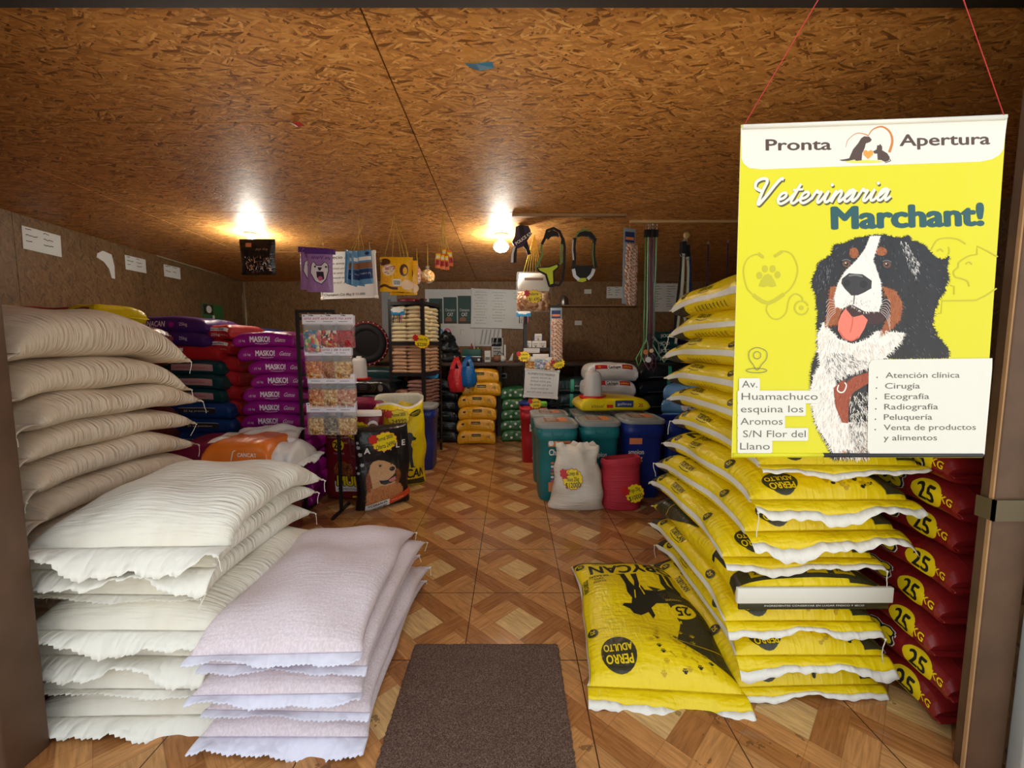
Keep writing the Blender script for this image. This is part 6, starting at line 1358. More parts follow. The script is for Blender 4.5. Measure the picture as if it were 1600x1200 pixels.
# third harness
o0, g = lp(*hz(730, 175), Y); root = empty('dog_harness', o0); tag(root, 'black loop harness with grey piping, right of the lime green one', 'harness')
mb = MB(); mb.prism(G([(665, 240), (690, 205), (740, 190), (800, 200), (835, 245), (835, 290), (800, 260), (770, 235), (720, 228)]), -.02, .02, 'webbing_black'); mb.ribbon(G3([(655, 260), (680, 200), (730, 176), (790, 195), (840, 250)]), .005, .02, 'webbing_green', (0, 1, 0)); mb.build('back_pad', root)
mb = MB(); mb.ribbon(G3([(650, 250), (640, 330), (645, 430), (640, 500), (625, 540)]), .006, .03, 'webbing_black', (0, 1, 0)); mb.ribbon(G3([(630, 270), (625, 360), (635, 460)], -.01), .004, .012, 'reflective', (0, 1, 0)); mb.ribbon(G3([(838, 250), (825, 330), (825, 430), (835, 480), (850, 530)]), .006, .03, 'webbing_black', (0, 1, 0)); mb.ribbon(G3([(820, 300), (815, 400), (825, 520)], -.01), .004, .008, 'webbing_green', (0, 1, 0)); mb.build('strap', root)
mb = MB(); mb.prism(G([(640, 505), (700, 515), (820, 510), (835, 560), (800, 620), (755, 662), (680, 665), (645, 620), (628, 570)]), -.01, .012, 'webbing_black'); mb.ribbon(G3([(632, 545), (645, 610), (685, 645)], -.018), .006, .03, 'reflective', (0, 1, 0)); mb.ribbon(G3([(825, 545), (805, 600), (765, 640)], -.018), .006, .03, 'reflective', (0, 1, 0)); mb.prism(G([(690, 630), (750, 628), (755, 655), (720, 668), (670, 660)]), -.016, -.010, 'hi_vis'); mb.build('chest_plate', root); hook(root, Vector((o0.x, Y, zc(Y))), .003)
# strip card of small packs (two of them)
plain('strip_card', (140, 160, 176), .4); speckle('p_skin', [(206, 150, 120), (226, 186, 160), (186, 120, 90), (236, 216, 200)], 70, .3)
def strip(px, py0, py1, Y, w, n, label, dy=0):
    p = at(px, py0, Y); hgt = (py1 - py0) / 650 * Y; root = empty('treat_strip', p); tag(root, label, 'treat strip', 'strips of small treat packs')
    mb = MB(); mb.box(-w / 2, w / 2, -.002, .002, -hgt, 0, 'strip_card', bev=.0008); A = Art(); A.rect(-w * .4, w * .4, -.12, -.03, 'p_navy', 0); A.rect(-w * .35, w * .35, -.10, -.075, 'label_orange', 1); mb.art(A, lambda x, z, l: (x, -.0022 - l, z), .0006); mb.build('card', root)
    proto = None; st_ = (hgt - .15) / n
    for k in range(n):
        if proto is None: mb = MB(); pillow(mb, w * .96, .075, .03, 'p_skin', 0, rg=rg, wob=.04); c = mb.build('small_pack', root); proto = c
        else: c = proto.copy(); COL.objects.link(c); c.parent = root
        c.location = (rg.uniform(-.004, .004) + .01, -.018, -.13 - k * st_); c.rotation_euler = (-.25, rg.uniform(-.08, .08), rg.uniform(-.15, .15))
    return root
r_ = strip(984, 357, 470, 3.80, .125, 16, 'strip card of small tan treat packs hanging from the pale ceiling batten'); r_.rotation_euler = (0, 0, .35); mb = MB(); mb.tube([(0, 0, 0), (0, 0, zc(3.8) - .02 - r_.location.z)], .0012, 'thread', 5); mb.build('string', r_)
# rope leads
plain('rope_green', (96, 160, 100), .6); plain('rope_mint', (140, 186, 150), .6); plain('rope_purple', (110, 70, 104), .6); plain('rope_grey', (130, 130, 134), .6); plain('rope_maroon', (84, 34, 48), .6)
Y = 3.80; top = at(1017, 352, Y)
for k, (m, x0, x1, yb2) in enumerate((('rope_green', 1009, 1006, 566), ('rope_mint', 1013, 1010, 560), ('rope_purple', 1016, 1014, 572), ('rope_maroon', 1019, 1018, 575), ('rope_grey', 1021, 1021, 555), ('rope_mint', 1026, 1022, 560))):
    p = at(x0, 368, Y + (k % 3) * .02); root = empty('rope_lead', p); tag(root, '%s rope lead, %s from the left of the hanging rope leads' % (m.split('_')[1], ('first', 'second', 'third', 'fourth', 'fifth', 'sixth')[k]), 'lead', 'hanging rope leads')
    q1 = at(x1, yb2 - 30, Y + (k % 3) * .02) - p; q2 = at(x1, yb2, Y) - p; zt = zc(p.y) - p.z
    mb = MB(); mb.tube([(0, 0, .02), Vector((q1.x * .3, 0, q1.z * .3)), Vector((q1.x * .7 + .006 * math.sin(k), 0, q1.z * .7)), q1], .0062, m, 7); mb.build('rope', root)
    mb = MB(); s_ = .035 + .01 * (k % 3); dx = (-.03, -.01, 0, .015, .02, .06)[k]; mb.tube([q1, q1 + Vector((dx + s_ * .6, 0, -.06)), q1 + Vector((dx * 1.5 + s_ * .7, 0, -.16)), q1 + Vector((dx * 1.6, -.01, -.21)), q1 + Vector((dx * 1.4 - s_ * .7, 0, -.14)), q1 + Vector((-s_ * .3, 0, -.04)), q1], .0058, m, 7); mb.build('hand_loop', root)
    mb = MB(); mb.box(-.013, .013, -.013, .013, -.015, .05, 'webbing_black', bev=.004); mb.build('collar_end', root)
    mb = MB(); mb.tube([(0, 0, .05), (0, 0, .07), (.006, 0, .085), (0, 0, .095), (0, 0, max(.1, zt))], .0022, 'steel', 6); mb.build('clip', root)
for k, (px, py, m) in enumerate(((1013, 562, 'white_plastic'), (1009, 550, 'label_orange'), (1018, 548, 'g_pale'))):
    mb = MB(); mb.loft([(-.004, .026 - .004 * k, .026 - .004 * k, 2), (.004, .026 - .004 * k, .026 - .004 * k, 2)], m, 20, Matrix.Rotation(R(90), 4, 'X')); o = mb.build('round_tag', None, at(px, py, 3.74 + k * .012)); tag(o, ('white round card tag on the rope leads', 'orange round tag on the rope leads', 'cream round tag on the rope leads')[k], 'tag')
# webbing leads on a suction hook
Y = 4.0; plain('reflect_white', (206, 216, 196), .35); plain('webbing_blue', (28, 44, 104), .6)
def sx(x, y): return (950 + x / 4.613, 340 + y / 4.613)
a = at(*sx(568, 128), Y); root = empty('hanging_hook', (a.x, Y, zc(Y))); tag(root, 'round pale ceiling hook that carries the webbing leads', 'hook'); mb = MB(); mb.loft([(-.004, .03, .03, 2), (.004, .034, .034, 2), (.01, .02, .02, 2)], 'pale_wood', 20, Matrix.Translation((0, 0, -(zc(Y) - a.z))) @ Matrix.Rotation(R(90), 4, 'X')); mb.tube([(0, 0, 0), (0, 0, -(zc(Y) - a.z) + .02)], .002, 'steel', 6); mb.build('disc', root)
for k, (m, path, dy, wd, lab) in enumerate((('reflect_white', [(548, 180), (543, 330), (540, 460), (520, 640), (488, 908)], 0, .022, 'white reflective webbing lead with the longest tail'), ('reflect_white', [(552, 180), (548, 320), (535, 520), (545, 680), (588, 850)], .012, .022, 'white reflective webbing lead that bends to one side'), ('webbing_blue', [(585, 205), (598, 300), (600, 500), (605, 700), (622, 865)], .03, .036, 'dark blue webbing lead on the pale hook'), ('reflect_white', [(580, 200), (585, 380), (580, 560), (572, 650)], .02, .022, 'short white reflective lead in front of the blue one'), ('webbing_black', [(540, 180), (530, 400), (505, 600), (480, 880)], .02, .024, 'black webbing lead behind the white reflective ones'))):
    o_ = at(*sx(*path[0]), Y); root = empty('webbing_lead', (o_.x, Y, o_.z)); tag(root, lab, 'lead', 'webbing leads')
    pts = [Vector((at(*sx(*q_), Y).x - o_.x, dy, at(*sx(*q_), Y).z - o_.z)) for q_ in path]
    mb = MB(); mb.ribbon(pts, wd, .003, m, (1, 0, 0)); mb.build('strap', root)
    mb = MB(); mb.box(-.022, .022, dy - .006, dy + .006, -.10, .01, 'webbing_black', bev=.003); mb.tube([(-.02, dy - .01, -.1), (-.012, dy - .012, -.125), (.012, dy - .012, -.125), (.02, dy - .01, -.1)], .0035, 'steel', 6); mb.tube([(0, dy, .01), (a.x - o_.x, dy * .5, a.z - o_.z + .0)], .0025, 'steel', 6); mb.build('buckle', root)
for k, (px, y0_, y1_) in enumerate(((1107, 376, 446), (1138, 374, 432))):
    p = at(px, y0_, 4.2); mb = MB(); mb.tube([(0, 0, zc(4.2) - p.z), (0, 0, 0)], .0015, 'steel', 5); mb.tube([(0, 0, 0), (.006, 0, -.02), (0, 0, -.04), (-.006, 0, -.02), (0, 0, 0)], .003, 'steel', 6); mb.ribbon([(0, 0, -.03), (.003, 0, -(y1_ - y0_) / 650 * 4.2)], .016, .003, 'webbing_purple'); o = mb.build('narrow_lead', None, p); tag(o, ('narrow dark lead hanging beside the webbing leads', 'narrow dark lead hanging close to the banner edge')[k], 'lead')
# ------------------------------------------------------------------ steel racks with small bags
def rack(loc, yaw, w, d, h, shelves, label):
    root = empty('steel_rack', loc, (0, 0, yaw)); tag(root, label, 'rack')
    for x in (0, w):
        for y in (0, d):
            mb = MB(); sx_ = 1 if x == 0 else -1; sy = 1 if y == 0 else -1
            mb.box(min(x, x + sx_ * .035), max(x, x + sx_ * .035), y - .001, y + .001, 0, h, 'black_steel'); mb.box(x - .001, x + .001, min(y, y + sy * .035), max(y, y + sy * .035), 0, h, 'black_steel'); mb.build('post', root)
    for z in shelves:
        mb = MB(); mb.box(0, w, 0, d, z - .002, z, 'black_steel'); mb.box(0, w, -.003, -.001, z - .035, z + .003, 'black_steel'); mb.box(0, w, d + .001, d + .003, z - .035, z + .003, 'black_steel'); mb.box(-.003, -.001, 0, d, z - .035, z + .003, 'black_steel'); mb.box(w + .001, w + .003, 0, d, z - .035, z + .003, 'black_steel'); mb.build('shelf', root)
    return root
woven('seed_cream', (222, 206, 166), rib=.3); woven('seed_tan', (190, 152, 118), rib=.3); woven('seed_mauve', (142, 104, 92), rib=.3)
fr = at(664, 640, 4.70); RK = rack((fr.x - .44 * math.cos(.26), fr.y + .44 * math.sin(.26), 0), -.26, .44, .46, 1.83, (.14, .62, .99, 1.345, 1.80), 'black steel rack filled with small seed bags')
M = RK.matrix_basis.copy(); rg = random.Random(44); protos = {}
for si, (z0, m, n, p, nm) in enumerate(((1.345, 'seed_cream', 9, .0455, 'cream'), (.99, 'seed_tan', 8, .0415, 'tan'), (.62, 'seed_mauve', 7, .041, 'brownish'))):
    for c in range(2):
        for row in range(2):
            if row == 1 and c == 0: continue
            nn = n - (1 if c == 0 and si == 2 else 0) - (2 if si == 2 and c == 0 else 0)
            for i in range(nn):
                if (m, i % 3) not in protos:
                    b = Bag(.215, .205, .054, rg, 16, 26, k=6, e=.5, flare=.04, lump=.004, end=.2); o = make_sack('seed_bag', b, m); protos[(m, i % 3)] = o
                else: o = copy_tree(protos[(m, i % 3)])
                o.location = M @ Vector((.118 + c * .205 + rg.uniform(-.006, .006), .115 + row * .222 + rg.uniform(-.008, .008), z0 + i * p)); o.rotation_euler = (0, 0, -.26 + rg.uniform(-.06, .06))
                tag(o, '%s seed bag, %s in the %s column, %s rack shelf' % (nm, rank(i, nn), 'left' if c == 0 else ('right' if row == 0 else 'rear right'), ('top', 'middle', 'lower')[si]), 'bag', '%s seed bags on the rack' % nm)
price_tag([('Arena 4kg', .6), ('$2200', .6)], .20, .15, M @ Vector((.42, -.02, 1.35)), -.26, 'yellow price tag hooked on the post of the seed bag rack', roll=.1)
plain('display_blue', (36, 140, 196), .4); plain('ladle_red', (110, 20, 34), .4)
def clipcard(loc, yaw, label, n=5):
    root = empty('clip_card', loc, (0, 0, yaw)); tag(root, label, 'display card'); mb = MB(); mb.box(-.085, .085, -.002, .002, -.06, 0, 'display_blue', bev=.001); A = Art(); A.cloud(0, 0, .08, .03, 'tile_white', 0, 7, .12); mb.art(A, lambda x, z, l: (x, -.0022 - l, z), .0005); mb.build('card', root)
    for k in range(n):
        x = -.05 + k * .025; mb = MB(); mb.tube([(x, -.004, -.055), (x + .004, -.008, -.08), (x, -.008, -.12), (x + .003, -.006, -.14)], .005, ('black', 'steel', 'label_brown', 'film_navy', 'label_pink')[k], 6); mb.build('clip', root)
clipcard(M @ Vector((.13, -.012, 1.71)), -.26, 'blue card of nail clippers hooked on the seed bag rack')
mb = MB(); mb.loft([(0, .10, .05, 2), (.02, .12, .06, 2), (.045, .115, .055, 2), (.05, .09, .04, 2)], 'ladle_red', 24); mb.tube([(.08, 0, .03), (.2, 0, .035), (.25, 0, .03)], .012, 'ladle_red', 8); o = mb.build('feed_scoop', None, M @ Vector((.16, .15, 1.80))); o.rotation_euler = (0, 0, -.26); tag(o, 'dark red feed scoop lying on top of the seed bag rack', 'scoop')
mb = MB(); mb.loft([(0, .10, .07, 4), (.05, .115, .085, 4), (.052, .10, .075, 4), (.01, .09, .06, 4)], 'display_blue', 28); o = mb.build('plastic_tray', None, M @ Vector((.33, .36, .912))); tag(o, 'blue plastic tray on the brownish bags at the side of the rack', 'tray')
# narrow rack in the middle of the room
p = atz(818, 705, 0); R2 = rack((p.x, 5.02, 0), 0, .43, .36, 1.80, (.62, .95, 1.28, 1.78), 'narrow black rack with small white boxes behind the red bin')
x0 = p.x; Yr = 5.02
plain('box_blue', (96, 104, 160), .5)
for k, (px, z_) in enumerate(((825, 1.28), (837, 1.28), (848, 1.28), (841, 1.365))):
    x = at(px, 500, Yr + .06).x; mb = MB(); mb.box(-.042, .042, -.03, .03, 0, .083, 'paper', bev=.002); A = Art(); A.rect(-.03, .03, .05, .056, 'film_grey', 0); A.rect(-.03, .02, .03, .036, 'film_grey', 0); A.ell(0, .015, .012, .008, 'label_brown', 0); mb.art(A, lambda xx, z, l: (xx, -.0305 - l, z), .0006)
    o = mb.build('medicine_box', None, (x, Yr + .06, z_)); tag(o, ('small white box, first of three in a row on the narrow rack', 'small white box, middle of three in a row on the narrow rack', 'small white box, last of three in a row on the narrow rack', 'small white box standing on the row of three white boxes')[k], 'box', 'small white boxes')
mb = MB(); mb.box(-.055, .055, -.03, .03, 0, .155, 'box_blue', bev=.003); tag(mb.build('medicine_box', None, (at(841, 500, Yr + .2).x, Yr + .2, 1.28)), 'violet blue box behind the small white boxes', 'box')
mb = MB(); mb.box(-.095, .095, -.001, .001, -.055, 0, 'paper'); A = Art(); A.scribble(-.07, .07, -.018, .013, 'ink', 0); A.scribble(-.04, .05, -.04, .013, 'ink', 0); mb.art(A, lambda xx, z, l: (xx, -.0015 - l, z), .0005); tag(mb.build('shelf_label', None, (at(831, 500, Yr).x, Yr - .006, 1.275)), 'white handwritten price strip under the small white boxes', 'label')
clipcard((at(818, 487, Yr - .03).x, Yr - .03, at(818, 487, Yr).z), 0, 'blue card of key clips hooked on the narrow rack')
plain('pouch_mint', (150, 196, 190), .3); speckle('c_foil', [(160, 190, 196), (120, 160, 170), (206, 206, 214), (150, 150, 190)], 40)
for k, (px, py, w_, h_, m, lab) in enumerate(((829, 557, .13, .17, 'c_tan', 'small clear pouch of tan treats hanging at the rack corner'), (845, 553, .19, .2, 'c_foil', 'shiny mint green pouch hanging on the narrow rack'), (858, 558, .15, .17, 'c_bones', 'clear pouch of brown treats hanging beside the red price star'))):
    root = empty('treat_pouch', at(px, py, Yr - .05)); tag(root, lab, 'pouch'); mb = MB(); pillow(mb, w_, h_ * .4, .02, 'bag_frost', 0, rg=rg); mb.build('header', root); mb = MB(); pillow(mb, w_, h_ * .72, .035, m, -h_ * .28, rg=rg); mb.build('contents', root); mb = MB(); mb.tube([(0, 0, -.005), (0, .045, .0)], .002, 'steel', 5); mb.build('hook', root)
price_tag([('oferta', .5), ('$990', .5)], .155, .125, at(818, 557, Yr - .08), .0, 'red and yellow price star on the near post of the narrow rack', spike=True)
price_tag([('oferta', .5), ('1200', .5)], .155, .125, at(872, 568, Yr - .08), .0, 'red and yellow price star above the small whiteboard', spike=True, roll=-.15)
price_tag([('oferta', .5), ('2990', .5)], .14, .11, at(836, 631, 4.50), .0, 'red and yellow price star in front of the green tub', spike=True)
strip(869, 481, 562, Yr - .05, .135, 10, 'strip card of small brown treat packs hanging on the narrow rack')
Yw = Yr - .10; w_, h_ = .385, .32; pc = at(846, 600, Yw)
board('whiteboard', w_, h_, pc, (0, .06, 0), [(t_, -.01, h_ * (.36 - .135 * k), .026 - (k > 3) * .004, w_ * ww) for k, (t_, ww) in enumerate((('ALIMENTOS MASKO', .84), ('', .6), ('', .62), ('', .66), ('', .6), ('', .8)))], 'small white board with handwritten list hanging on the narrow rack')
# ------------------------------------------------------------------ back counter and things on it
plain('counter_wood', (74, 58, 48), .5, var=.2); ZC = 1.085; YC = 5.46
root = empty('back_counter', (.3, YC, 0)); tag(root, 'long dark wooden counter along the back wall', 'counter')
mb = MB(); mb.box(-2.1, 2.5, 0, .96, ZC - .045, ZC, 'counter_wood', bev=.004); mb.build('worktop', root)
for x in (-1.9, -.18 - .3, .62, 1.9):
    mb = MB(); mb.box(x - .03, x + .03, .5, .56, 0, ZC - .045, 'counter_wood'); mb.build('leg', root)
plain('device_green', (28, 82, 74), .45); plain('cable_black', (22, 22, 24), .5)
def put(name, mb, px, Y, label, cat, z=ZC, yaw=0): o = mb.build(name, None, (at(px, 560, Y).x, Y, z)); o.rotation_euler = (0, 0, yaw); tag(o, label, cat); return o
mb = MB(); mb.box(-.13, .13, -.1, .1, .0, .08, 'black', bev=.006); mb.box(-.125, .125, -.095, .095, .081, .175, 'device_green', bev=.006); mb.box(-.125, .125, -.102, -.1, .072, .08, 'steel'); mb.box(.08, .11, -.104, -.1, .02, .05, 'paper'); put('cash_drawer', mb, 738, 5.65, 'dark green and black machine on the back counter', 'machine')
mb = MB(); mb.box(-.04, .04, -.03, .03, 0, .155, 'paper', bev=.004); A = Art(); A.rect(-.03, .03, .03, .07, 'film_grey', 0); A.scribble(-.02, .025, .11, .016, 'pen', 0); mb.art(A, lambda xx, z, l: (xx, -.031 - l, z), .0006); put('carton', mb, 762, 5.62, 'small white carton beside the green machine on the counter', 'carton')
mb = MB(); mb.tube([(-.05, 0, .005), (-.05, 0, .06), (0, 0, .14), (.06, 0, .10), (.06, 0, .02)], .006, 'cable_black', 6); mb.sphere((-.03, 0, .05), .05, 'label_brown', 14, 8, (1.2, .8, 1)); mb.sphere((.05, .01, .045), .045, 'paper', 12, 8, (1, .8, 1)); put('wrapped_bundle', mb, 780, 5.66, 'small bundle with a looped cable on the counter', 'bundle')
mb = MB(); mb.box(-.012, .012, -.012, .012, 0, .235, 'white_plastic', bev=.003); mb.box(-.05, .05, -.04, .04, 0, .014, 'white_plastic', bev=.004); put('lamp_stand', mb, 789, 5.75, 'thin white upright stand on the counter', 'stand')
mb = MB(); mb.box(-.07, .07, -.0, .012, .0, .02, 'label_brown'); mb.prism([(0, .02), (.05, .02), (.06, .12), (.052, .12)], -.02, .02, 'paper'); put('card_holder', mb, 795, 5.68, 'little card holder at the near end of the counter', 'holder')
mb = MB(); mb.loft([(0, .03, .03, 2), (.16, .028, .028, 2), (.17, .012, .012, 2), (.21, .012, .012, 2)], 'label_brown', 16); put('bottle', mb, 717, 5.72, 'brown bottle beside the green machine', 'bottle')
mb = MB(); mb.loft([(0, .035, .035, 2), (.12, .035, .035, 2), (.13, .03, .03, 2)], 'label_orange', 16); put('jar', mb, 711, 5.65, 'small orange jar left of the brown bottle', 'jar')
for k, (px, z_, s_) in enumerate(((703, 0, 1), (700, .13, .9), (697, .25, .7))):
    b_ = Bag(.24 * s_, .26 * s_, .15, rg, 20, 30, k=4, e=.5, lump=.014, end=.2); o = make_sack('dark_bundle', b_, 'film_ink', (at(px, 540, 5.6).x, 5.66, ZC + z_), (0, 0, .4 * k)); tag(o, 'crumpled black bundle, %s of three beside the seed bag rack' % ('lowest', 'middle', 'topmost')[k], 'bundle', 'black bundles on the counter')
for k, (px, m, hgt) in enumerate(((737, 'film_red2', .26), (741, 'paper', .27), (747, 'hi_vis', .2))):
    mb = MB(); mb.loft([(0, .012, .012, 2), (hgt * .85, .012, .012, 2), (hgt, .005, .005, 2)], m, 12); mb.loft([(0, .014, .014, 2), (.03, .014, .014, 2)], 'black', 12); put('marker', mb, px, 6.30, ('red tube standing on the counter under the posters', 'white tube standing on the counter under the posters', 'lime green tube standing on the counter under the posters')[k], 'tube', ZC)
# bags on the counter at the far right
p0 = block_bag('feed_bag', .36, .34, .115, 'film_darkteal', lambda A: A.text('JOD', .0, .0, .04, 'letter_white', 0, w=.12), seed=610, end=.4)
for i in range(4):
    o = p0 if i == 0 else copy_tree(p0); o.location = (2.05, 5.72, ZC + .098 * i); o.rotation_euler = (0, 0, H - .1 + rg.uniform(-.05, .05)); tag(o, 'dark teal bag, %s of four on the counter behind the rope leads' % rank(i, 4), 'bag', 'dark teal bags on the counter')
p0 = block_bag('feed_bag', .40, .40, .075, 'film_purple', None, seed=611, end=.4)
for i in range(7):
    o = p0 if i == 0 else copy_tree(p0); o.location = (2.46, 5.86, ZC + .066 * i); o.rotation_euler = (0, 0, H + rg.uniform(-.1, .1)); tag(o, 'dark purple bag, %s in the pile at the counter end' % rank(i, 7), 'bag', 'dark purple bags')
# plastic shopping bags hooked on the counter
def carrier(m, px, py0, py1, w, label, seed):
    rr = random.Random(seed); Y = YC - .09; p = at(px, py0, Y); hgt = (py1 - py0) / 650 * Y; root = empty('carrier_bag', (p.x, Y, p.z)); tag(root, label, 'carrier bag'); n = 28; vs = []; uv = []
    prof = [(-hgt, .55), (-hgt * .97, .82), (-hgt * .8, 1.0), (-hgt * .55, .98), (-hgt * .38, .8), (-hgt * .3, .62)]
    for i, (z, k) in enumerate(prof):
        for j in range(n):
            a_ = 2 * math.pi * j / n; q = 1 + .07 * math.sin(a_ * 5 + i) + .05 * math.sin(a_ * 9 - i * 2); vs.append((w / 2 * k * q * math.cos(a_), .075 * k * q * math.sin(a_), z)); uv.append((j / n * .8, z))
    mb = MB(); mb.add(vs, [(i * n + j, i * n + (j + 1) % n, (i + 1) * n + (j + 1) % n, (i + 1) * n + j) for i in range(len(prof) - 1) for j in range(n)] + [tuple(range(n))[::-1]], m, True, uv); mb.build('body', root)
    for s_ in (-1, 1):
        mb = MB(); mb.ribbon([(s_ * w * .26, -.02, -hgt * .33), (s_ * w * .2, -.01, -hgt * .2), (s_ * w * .08, .01, -.03), (0, .05, .012)], .05, .004, m); mb.ribbon([(s_ * w * .2, .03, -hgt * .33), (s_ * w * .14, .02, -hgt * .18), (0, .06, .01)], .045, .004, m); mb.build('handle', root)
film('carrier_red', (206, 44, 50), .3, .6, 18); film('carrier_blue', (24, 100, 170), .3, .6, 18)
carrier('carrier_red', 713, 560, 613, .225, 'red plastic carrier bag hooked on the counter edge', 1); carrier('carrier_blue', 731, 558, 605, .215, 'blue plastic carrier bag hooked on the counter edge beside the red one', 2)
# ------------------------------------------------------------------ papers, boards and posters on the walls
YW = YB - .002
def wallsheet(name, px0, py0, px1, py1, label, cat, draw=None, m='paper', th=.003, rot=0):
    a, c = at(px0, py0, YW), at(px1, py1, YW); w_, h_ = c.x - a.x, a.z - c.z; mb = MB(); mb.box(-w_ / 2, w_ / 2, -th, 0, -h_ / 2, h_ / 2, m); A = Art()
    if draw: draw(A, w_, h_)
    mb.art(A, lambda x, z, l: (x, -th - l, z), .0008); o = mb.build(name, None, ((a.x + c.x) / 2, YW, (a.z + c.z) / 2)); o.rotation_euler = (0, rot, 0); return tag(o, label, cat)
plain('poster_grey', (150, 154, 154), .5); plain('poster_green', (34, 72, 70), .5); plain('poster_white', (206, 208, 208), .35)
def post1(A, w, h):
    for k in range(3):
        x0 = -w * .42 + k * w * .29; A.rect(x0, x0 + w * .27, -h * .08 - k * .01, h * .34 + k * .02, 'poster_green', 0); A.text('Champion', x0 + w * .135, h * .14, .04, 'poster_white', 1, w=w * .2); A.text('CAT', x0 + w * .135, h * .06, .05, 'poster_white', 1, w=w * .12, bold=.03); A.ell(x0 + w * .1, -h * .03, .05, .04, 'label_brown', 1); A.rect(x0, x0 + w * .27, -h * .10, -h * .06, 'label_dark', 2)
    A.ell(-w * .22, -h * .25, .06, .06, 'display_blue', 0); A.ell(-w * .22, -h * .25, .035, .035, 'poster_white', 1); A.ell(-w * .06, -h * .25, .06, .06, 'label_pink', 0); A.ell(-w * .06, -h * .25, .035, .035, 'poster_white', 1); A.scribble(-w * .3, w * .1, -h * .16, .018, 'film_grey', 0); A.stroke([(w * .2, -h * .3), (w * .22, -h * .2), (w * .28, -h * .22)], .008, 'poster_grey', 0)
wallsheet('poster', 664, 452, 742, 541, 'large pale pet food poster with three dark green packs on the back wall', 'poster', post1, 'poster_white')
def post2(A, w, h):
    A.scribble(-w * .35, w * .35, h * .42, .03, 'ink', 0)
    for k in range(9): A.rect(-w * .35, w * .3, h * (.3 - k * .09), h * (.3 - k * .09) + .012, 'poster_grey' if k % 2 else 'ink', 0)
wallsheet('poster', 596, 456, 622, 540, 'narrow grey poster half hidden behind the seed bag rack', 'poster', lambda A, w, h: A.stroke([(-w * .2, h * .3), (w * .2, h * .2)], .01, 'film_grey', 0), 'poster_grey')
wallsheet('poster', 742, 512, 784, 541, 'lower pale poster under the big whiteboard', 'poster', lambda A, w, h: [A.stroke([(-w * .3 + k * w * .15, -h * .4), (-w * .2 + k * w * .15, h * .4)], .02, 'poster_grey', 0) for k in range(5)], 'poster_white')
wallsheet('leaflet', 768, 528, 786, 558, 'white leaflet leaning on the wall beside the counter stand', 'leaflet', post2)
lines = [('',) * 12, ('',) * 11, ('',) * 3]
a, c = at(737, 453, YW - .03), at(818, 512, YW - .03); w_, h_ = c.x - a.x, a.z - c.z; L = []
for cI, colm in enumerate(lines):
    for k, t_ in enumerate(colm): L.append((t_, (-.33, .02, .38)[cI] * w_, h_ * (.43 - .075 * k), .019, w_ * (.27 if cI < 2 else .16) * (.75 + .25 * math.sin(k * 2.3 + cI))))
board('whiteboard', w_, h_, ((a.x + c.x) / 2, YW - .03, (a.z + c.z) / 2), (0, .03, 0), L, 'large whiteboard with handwritten price columns on the back wall')
def hand(n, ww=.8):
    def d(A, w, h):
        rr = random.Random(n)
        for k in range(n):
            for j in range(2): A.stroke([(-w * .42 + j * w * .45 + i * w * .05, h * (.40 - k * .8 / n) + rr.uniform(-.006, .006)) for i in range(int(rr.uniform(4, 8)))], .006, 'ink', 0)
    return d
wallsheet('notice', 948, 448, 973, 466, 'rounded white notice behind the tan treat strip', 'notice', hand(4)); wallsheet('notice', 1019, 443, 1061, 487, 'large handwritten notice behind the hanging leads', 'notice', hand(9))
wallsheet('note', 913, 452, 924, 459, 'small white note right of the loop harness on the back wall', 'note'); wallsheet('note', 898, 501, 909, 508, 'small white note low on the back wall', 'note')
mb = MB(); a, c = at(876, 478, YW), at(992, 478, YW); mb.box(a.x, c.x, YW - .10, YW, a.z - .012, a.z + .006, 'raw_wood', bev=.002); tag(mb.build('wall_shelf'), 'thin wooden shelf on the back wall behind the harnesses', 'shelf')
mb = MB(); z_ = a.z + .006; x_ = at(880, 470, YW).x; mb.loft([(0, .05, .05, 2), (.03, .055, .055, 2), (.10, .05, .05, 2), (.14, .03, .03, 2)], 'steel', 18); tag(mb.build('metal_jar', None, (x_, YW - .06, z_)), 'grey metal jar on the thin wall shelf', 'jar')
mb = MB(); mb.box(-.05, .05, -.012, 0, -.04, .04, 'white_plastic', bev=.004); mb.box(-.03, .03, -.03, -.012, -.022, .022, 'black', bev=.003); mb.tube([(0, -.03, 0), (-.06, -.05, -.06), (-.14, -.04, .0), (-.2, -.03, .12), (-.26, -.03, .16)], .006, 'cable_black', 6); mb.tube([(0, -.01, .04), (0, -.01, .22)], .004, 'cable_black', 6)
o = mb.build('power_socket', None, at(787, 587, YW)); tag(o, 'white wall socket with a black plug under the counter', 'socket')
# left wall papers
def leftsheet(px, py, w_, h_, label, n, m='paper', tilt=0.0, pts=None, draw=None):
    d = ray(px, py); t = (XL + .002) / d.x; p = Vector((XL + .002, d.y * t, CAMH + d.z * t)); A = Art(); mb = MB()
    if pts: mb.prism(pts, -.004, 0, m)
    else: mb.box(-w_ / 2, w_ / 2, -.003, 0, -h_ / 2, h_ / 2, m)
    (draw or hand(n))(A, w_, h_); mb.art(A, lambda x, z, l: (x, -.0035 - l, z), .0008); o = mb.build('notice', None, p); o.rotation_euler = (0, tilt, R(90)); tag(o, label, 'notice', 'papers on the left wall'); return o
leftsheet(66, 378, .30, .19, 'white handwritten sheet on the wall above the beige sacks', 3, tilt=.03); leftsheet(212, 413, .25, .15, 'white handwritten sheet right of the torn paper', 3); leftsheet(269, 425, .24, .14, 'white handwritten sheet nearest the back corner', 2)
leftsheet(165, 413, .2, .2, 'torn curved piece of white paper on the wall', 0, pts=[(-.08, .09), (-.02, .13), (.07, .11), (.09, .0), (.085, -.13), (.05, -.13), (.03, -.04), (-.02, .02), (-.09, .05)])
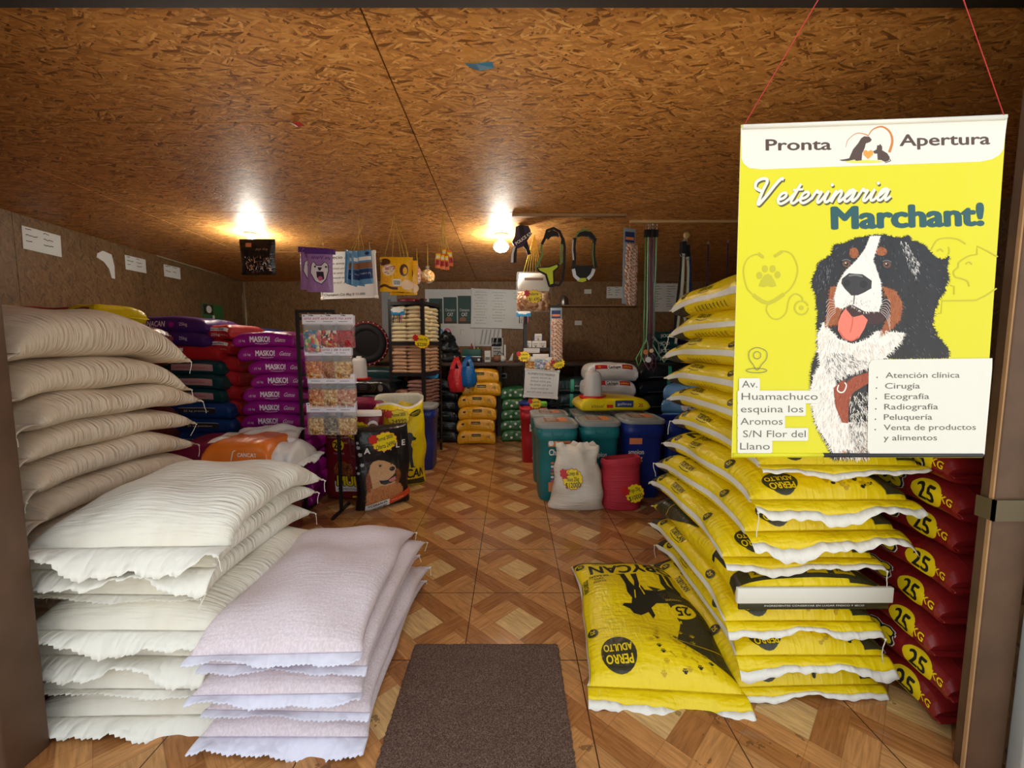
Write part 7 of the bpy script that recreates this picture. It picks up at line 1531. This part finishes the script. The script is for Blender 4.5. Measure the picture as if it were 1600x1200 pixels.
leftsheet(333, 490, .40, .25, 'green and white flyer on the left wall near the corner', 0, 'film_green', draw=lambda A, w, h: (A.rect(-w * .45, w * .0, -.02, h * .45, 'label_dark', 0), A.ell(-w * .2, h * .2, .05, .05, 'tile_white', 1), A.rect(-w * .05, w * .05, -h * .45, -h * .1, 'tile_white', 0)))
# ------------------------------------------------------------------ drinkers and the pet bed
plain('jug_white', (206, 208, 206), .3); plain('dish_red', (206, 30, 34), .35)
def drinker(loc, label):
    root = empty('bird_drinker', loc); tag(root, label, 'drinker')
    mb = MB(); mb.loft([(0, .10, .10, 2), (.012, .125, .125, 2), (.035, .13, .13, 2), (.037, .122, .122, 2), (.018, .105, .105, 2), (.018, .085, .085, 2)], 'dish_red', 32); mb.build('dish', root)
    mb = MB(); mb.loft([(.016, .088, .088, 2.4), (.10, .085, .085, 2.4), (.22, .078, .078, 2.4), (.25, .07, .07, 2.4), (.262, .055, .055, 2.4), (.265, .03, .03, 2.4), (.285, .028, .028, 2.4)], 'jug_white', 32); mb.build('tank', root); return root
drinker((.775, 3.98, .795), 'white bird drinker with red dish standing on the yellow feed bag')
o = drinker((at(549, 560, 4.62).x, 4.85, .90), 'white bird drinker with red dish on the black and olive bags')
mb = MB(); n = 40; ring = [(.205 * math.cos(2 * math.pi * k / n), 0, .205 * math.sin(2 * math.pi * k / n)) for k in range(n)]; mb.tube(ring, .055, 'webbing_black', 12, closed=True)
root = empty('pet_bed', (at(572, 531, 5.3).x, 5.34, at(572, 531, 5.3).z - .045)); tag(root, 'round black and red pet bed standing on edge behind the treat stand', 'pet bed'); o = mb.build('cushion_ring', root); mb = MB(); mb.loft([(-.03, .18, .18, 2), (.03, .18, .18, 2)], 'black', 32, Matrix.Rotation(R(90), 4, 'X')); mb.build('base', root)
plain('bed_red', (120, 20, 28), .6); mb = MB(); mb.tube([(.262 * math.cos(2 * math.pi * k / n), -.01, .262 * math.sin(2 * math.pi * k / n)) for k in range(n)], .02, 'bed_red', 8, closed=True)
for k in range(26): a_ = 2 * math.pi * k / 26; mb.sphere((.272 * math.cos(a_), -.03, .272 * math.sin(a_)), .009, 'letter_white', 6, 5)
mb.build('red_trim', root)
p0 = block_bag('feed_bag', .42, .62, .16, 'film_darkteal', None, seed=620)
for i in range(7):
    o = p0 if i == 0 else copy_tree(p0); o.location = (-1.72 + .02 * (i % 2), 5.32, .145 * i); o.rotation_euler = (0, 0, H); tag(o, 'dark teal bag, %s in the stack under the round pet bed' % rank(i, 7), 'bag', 'dark teal bags under the pet bed')
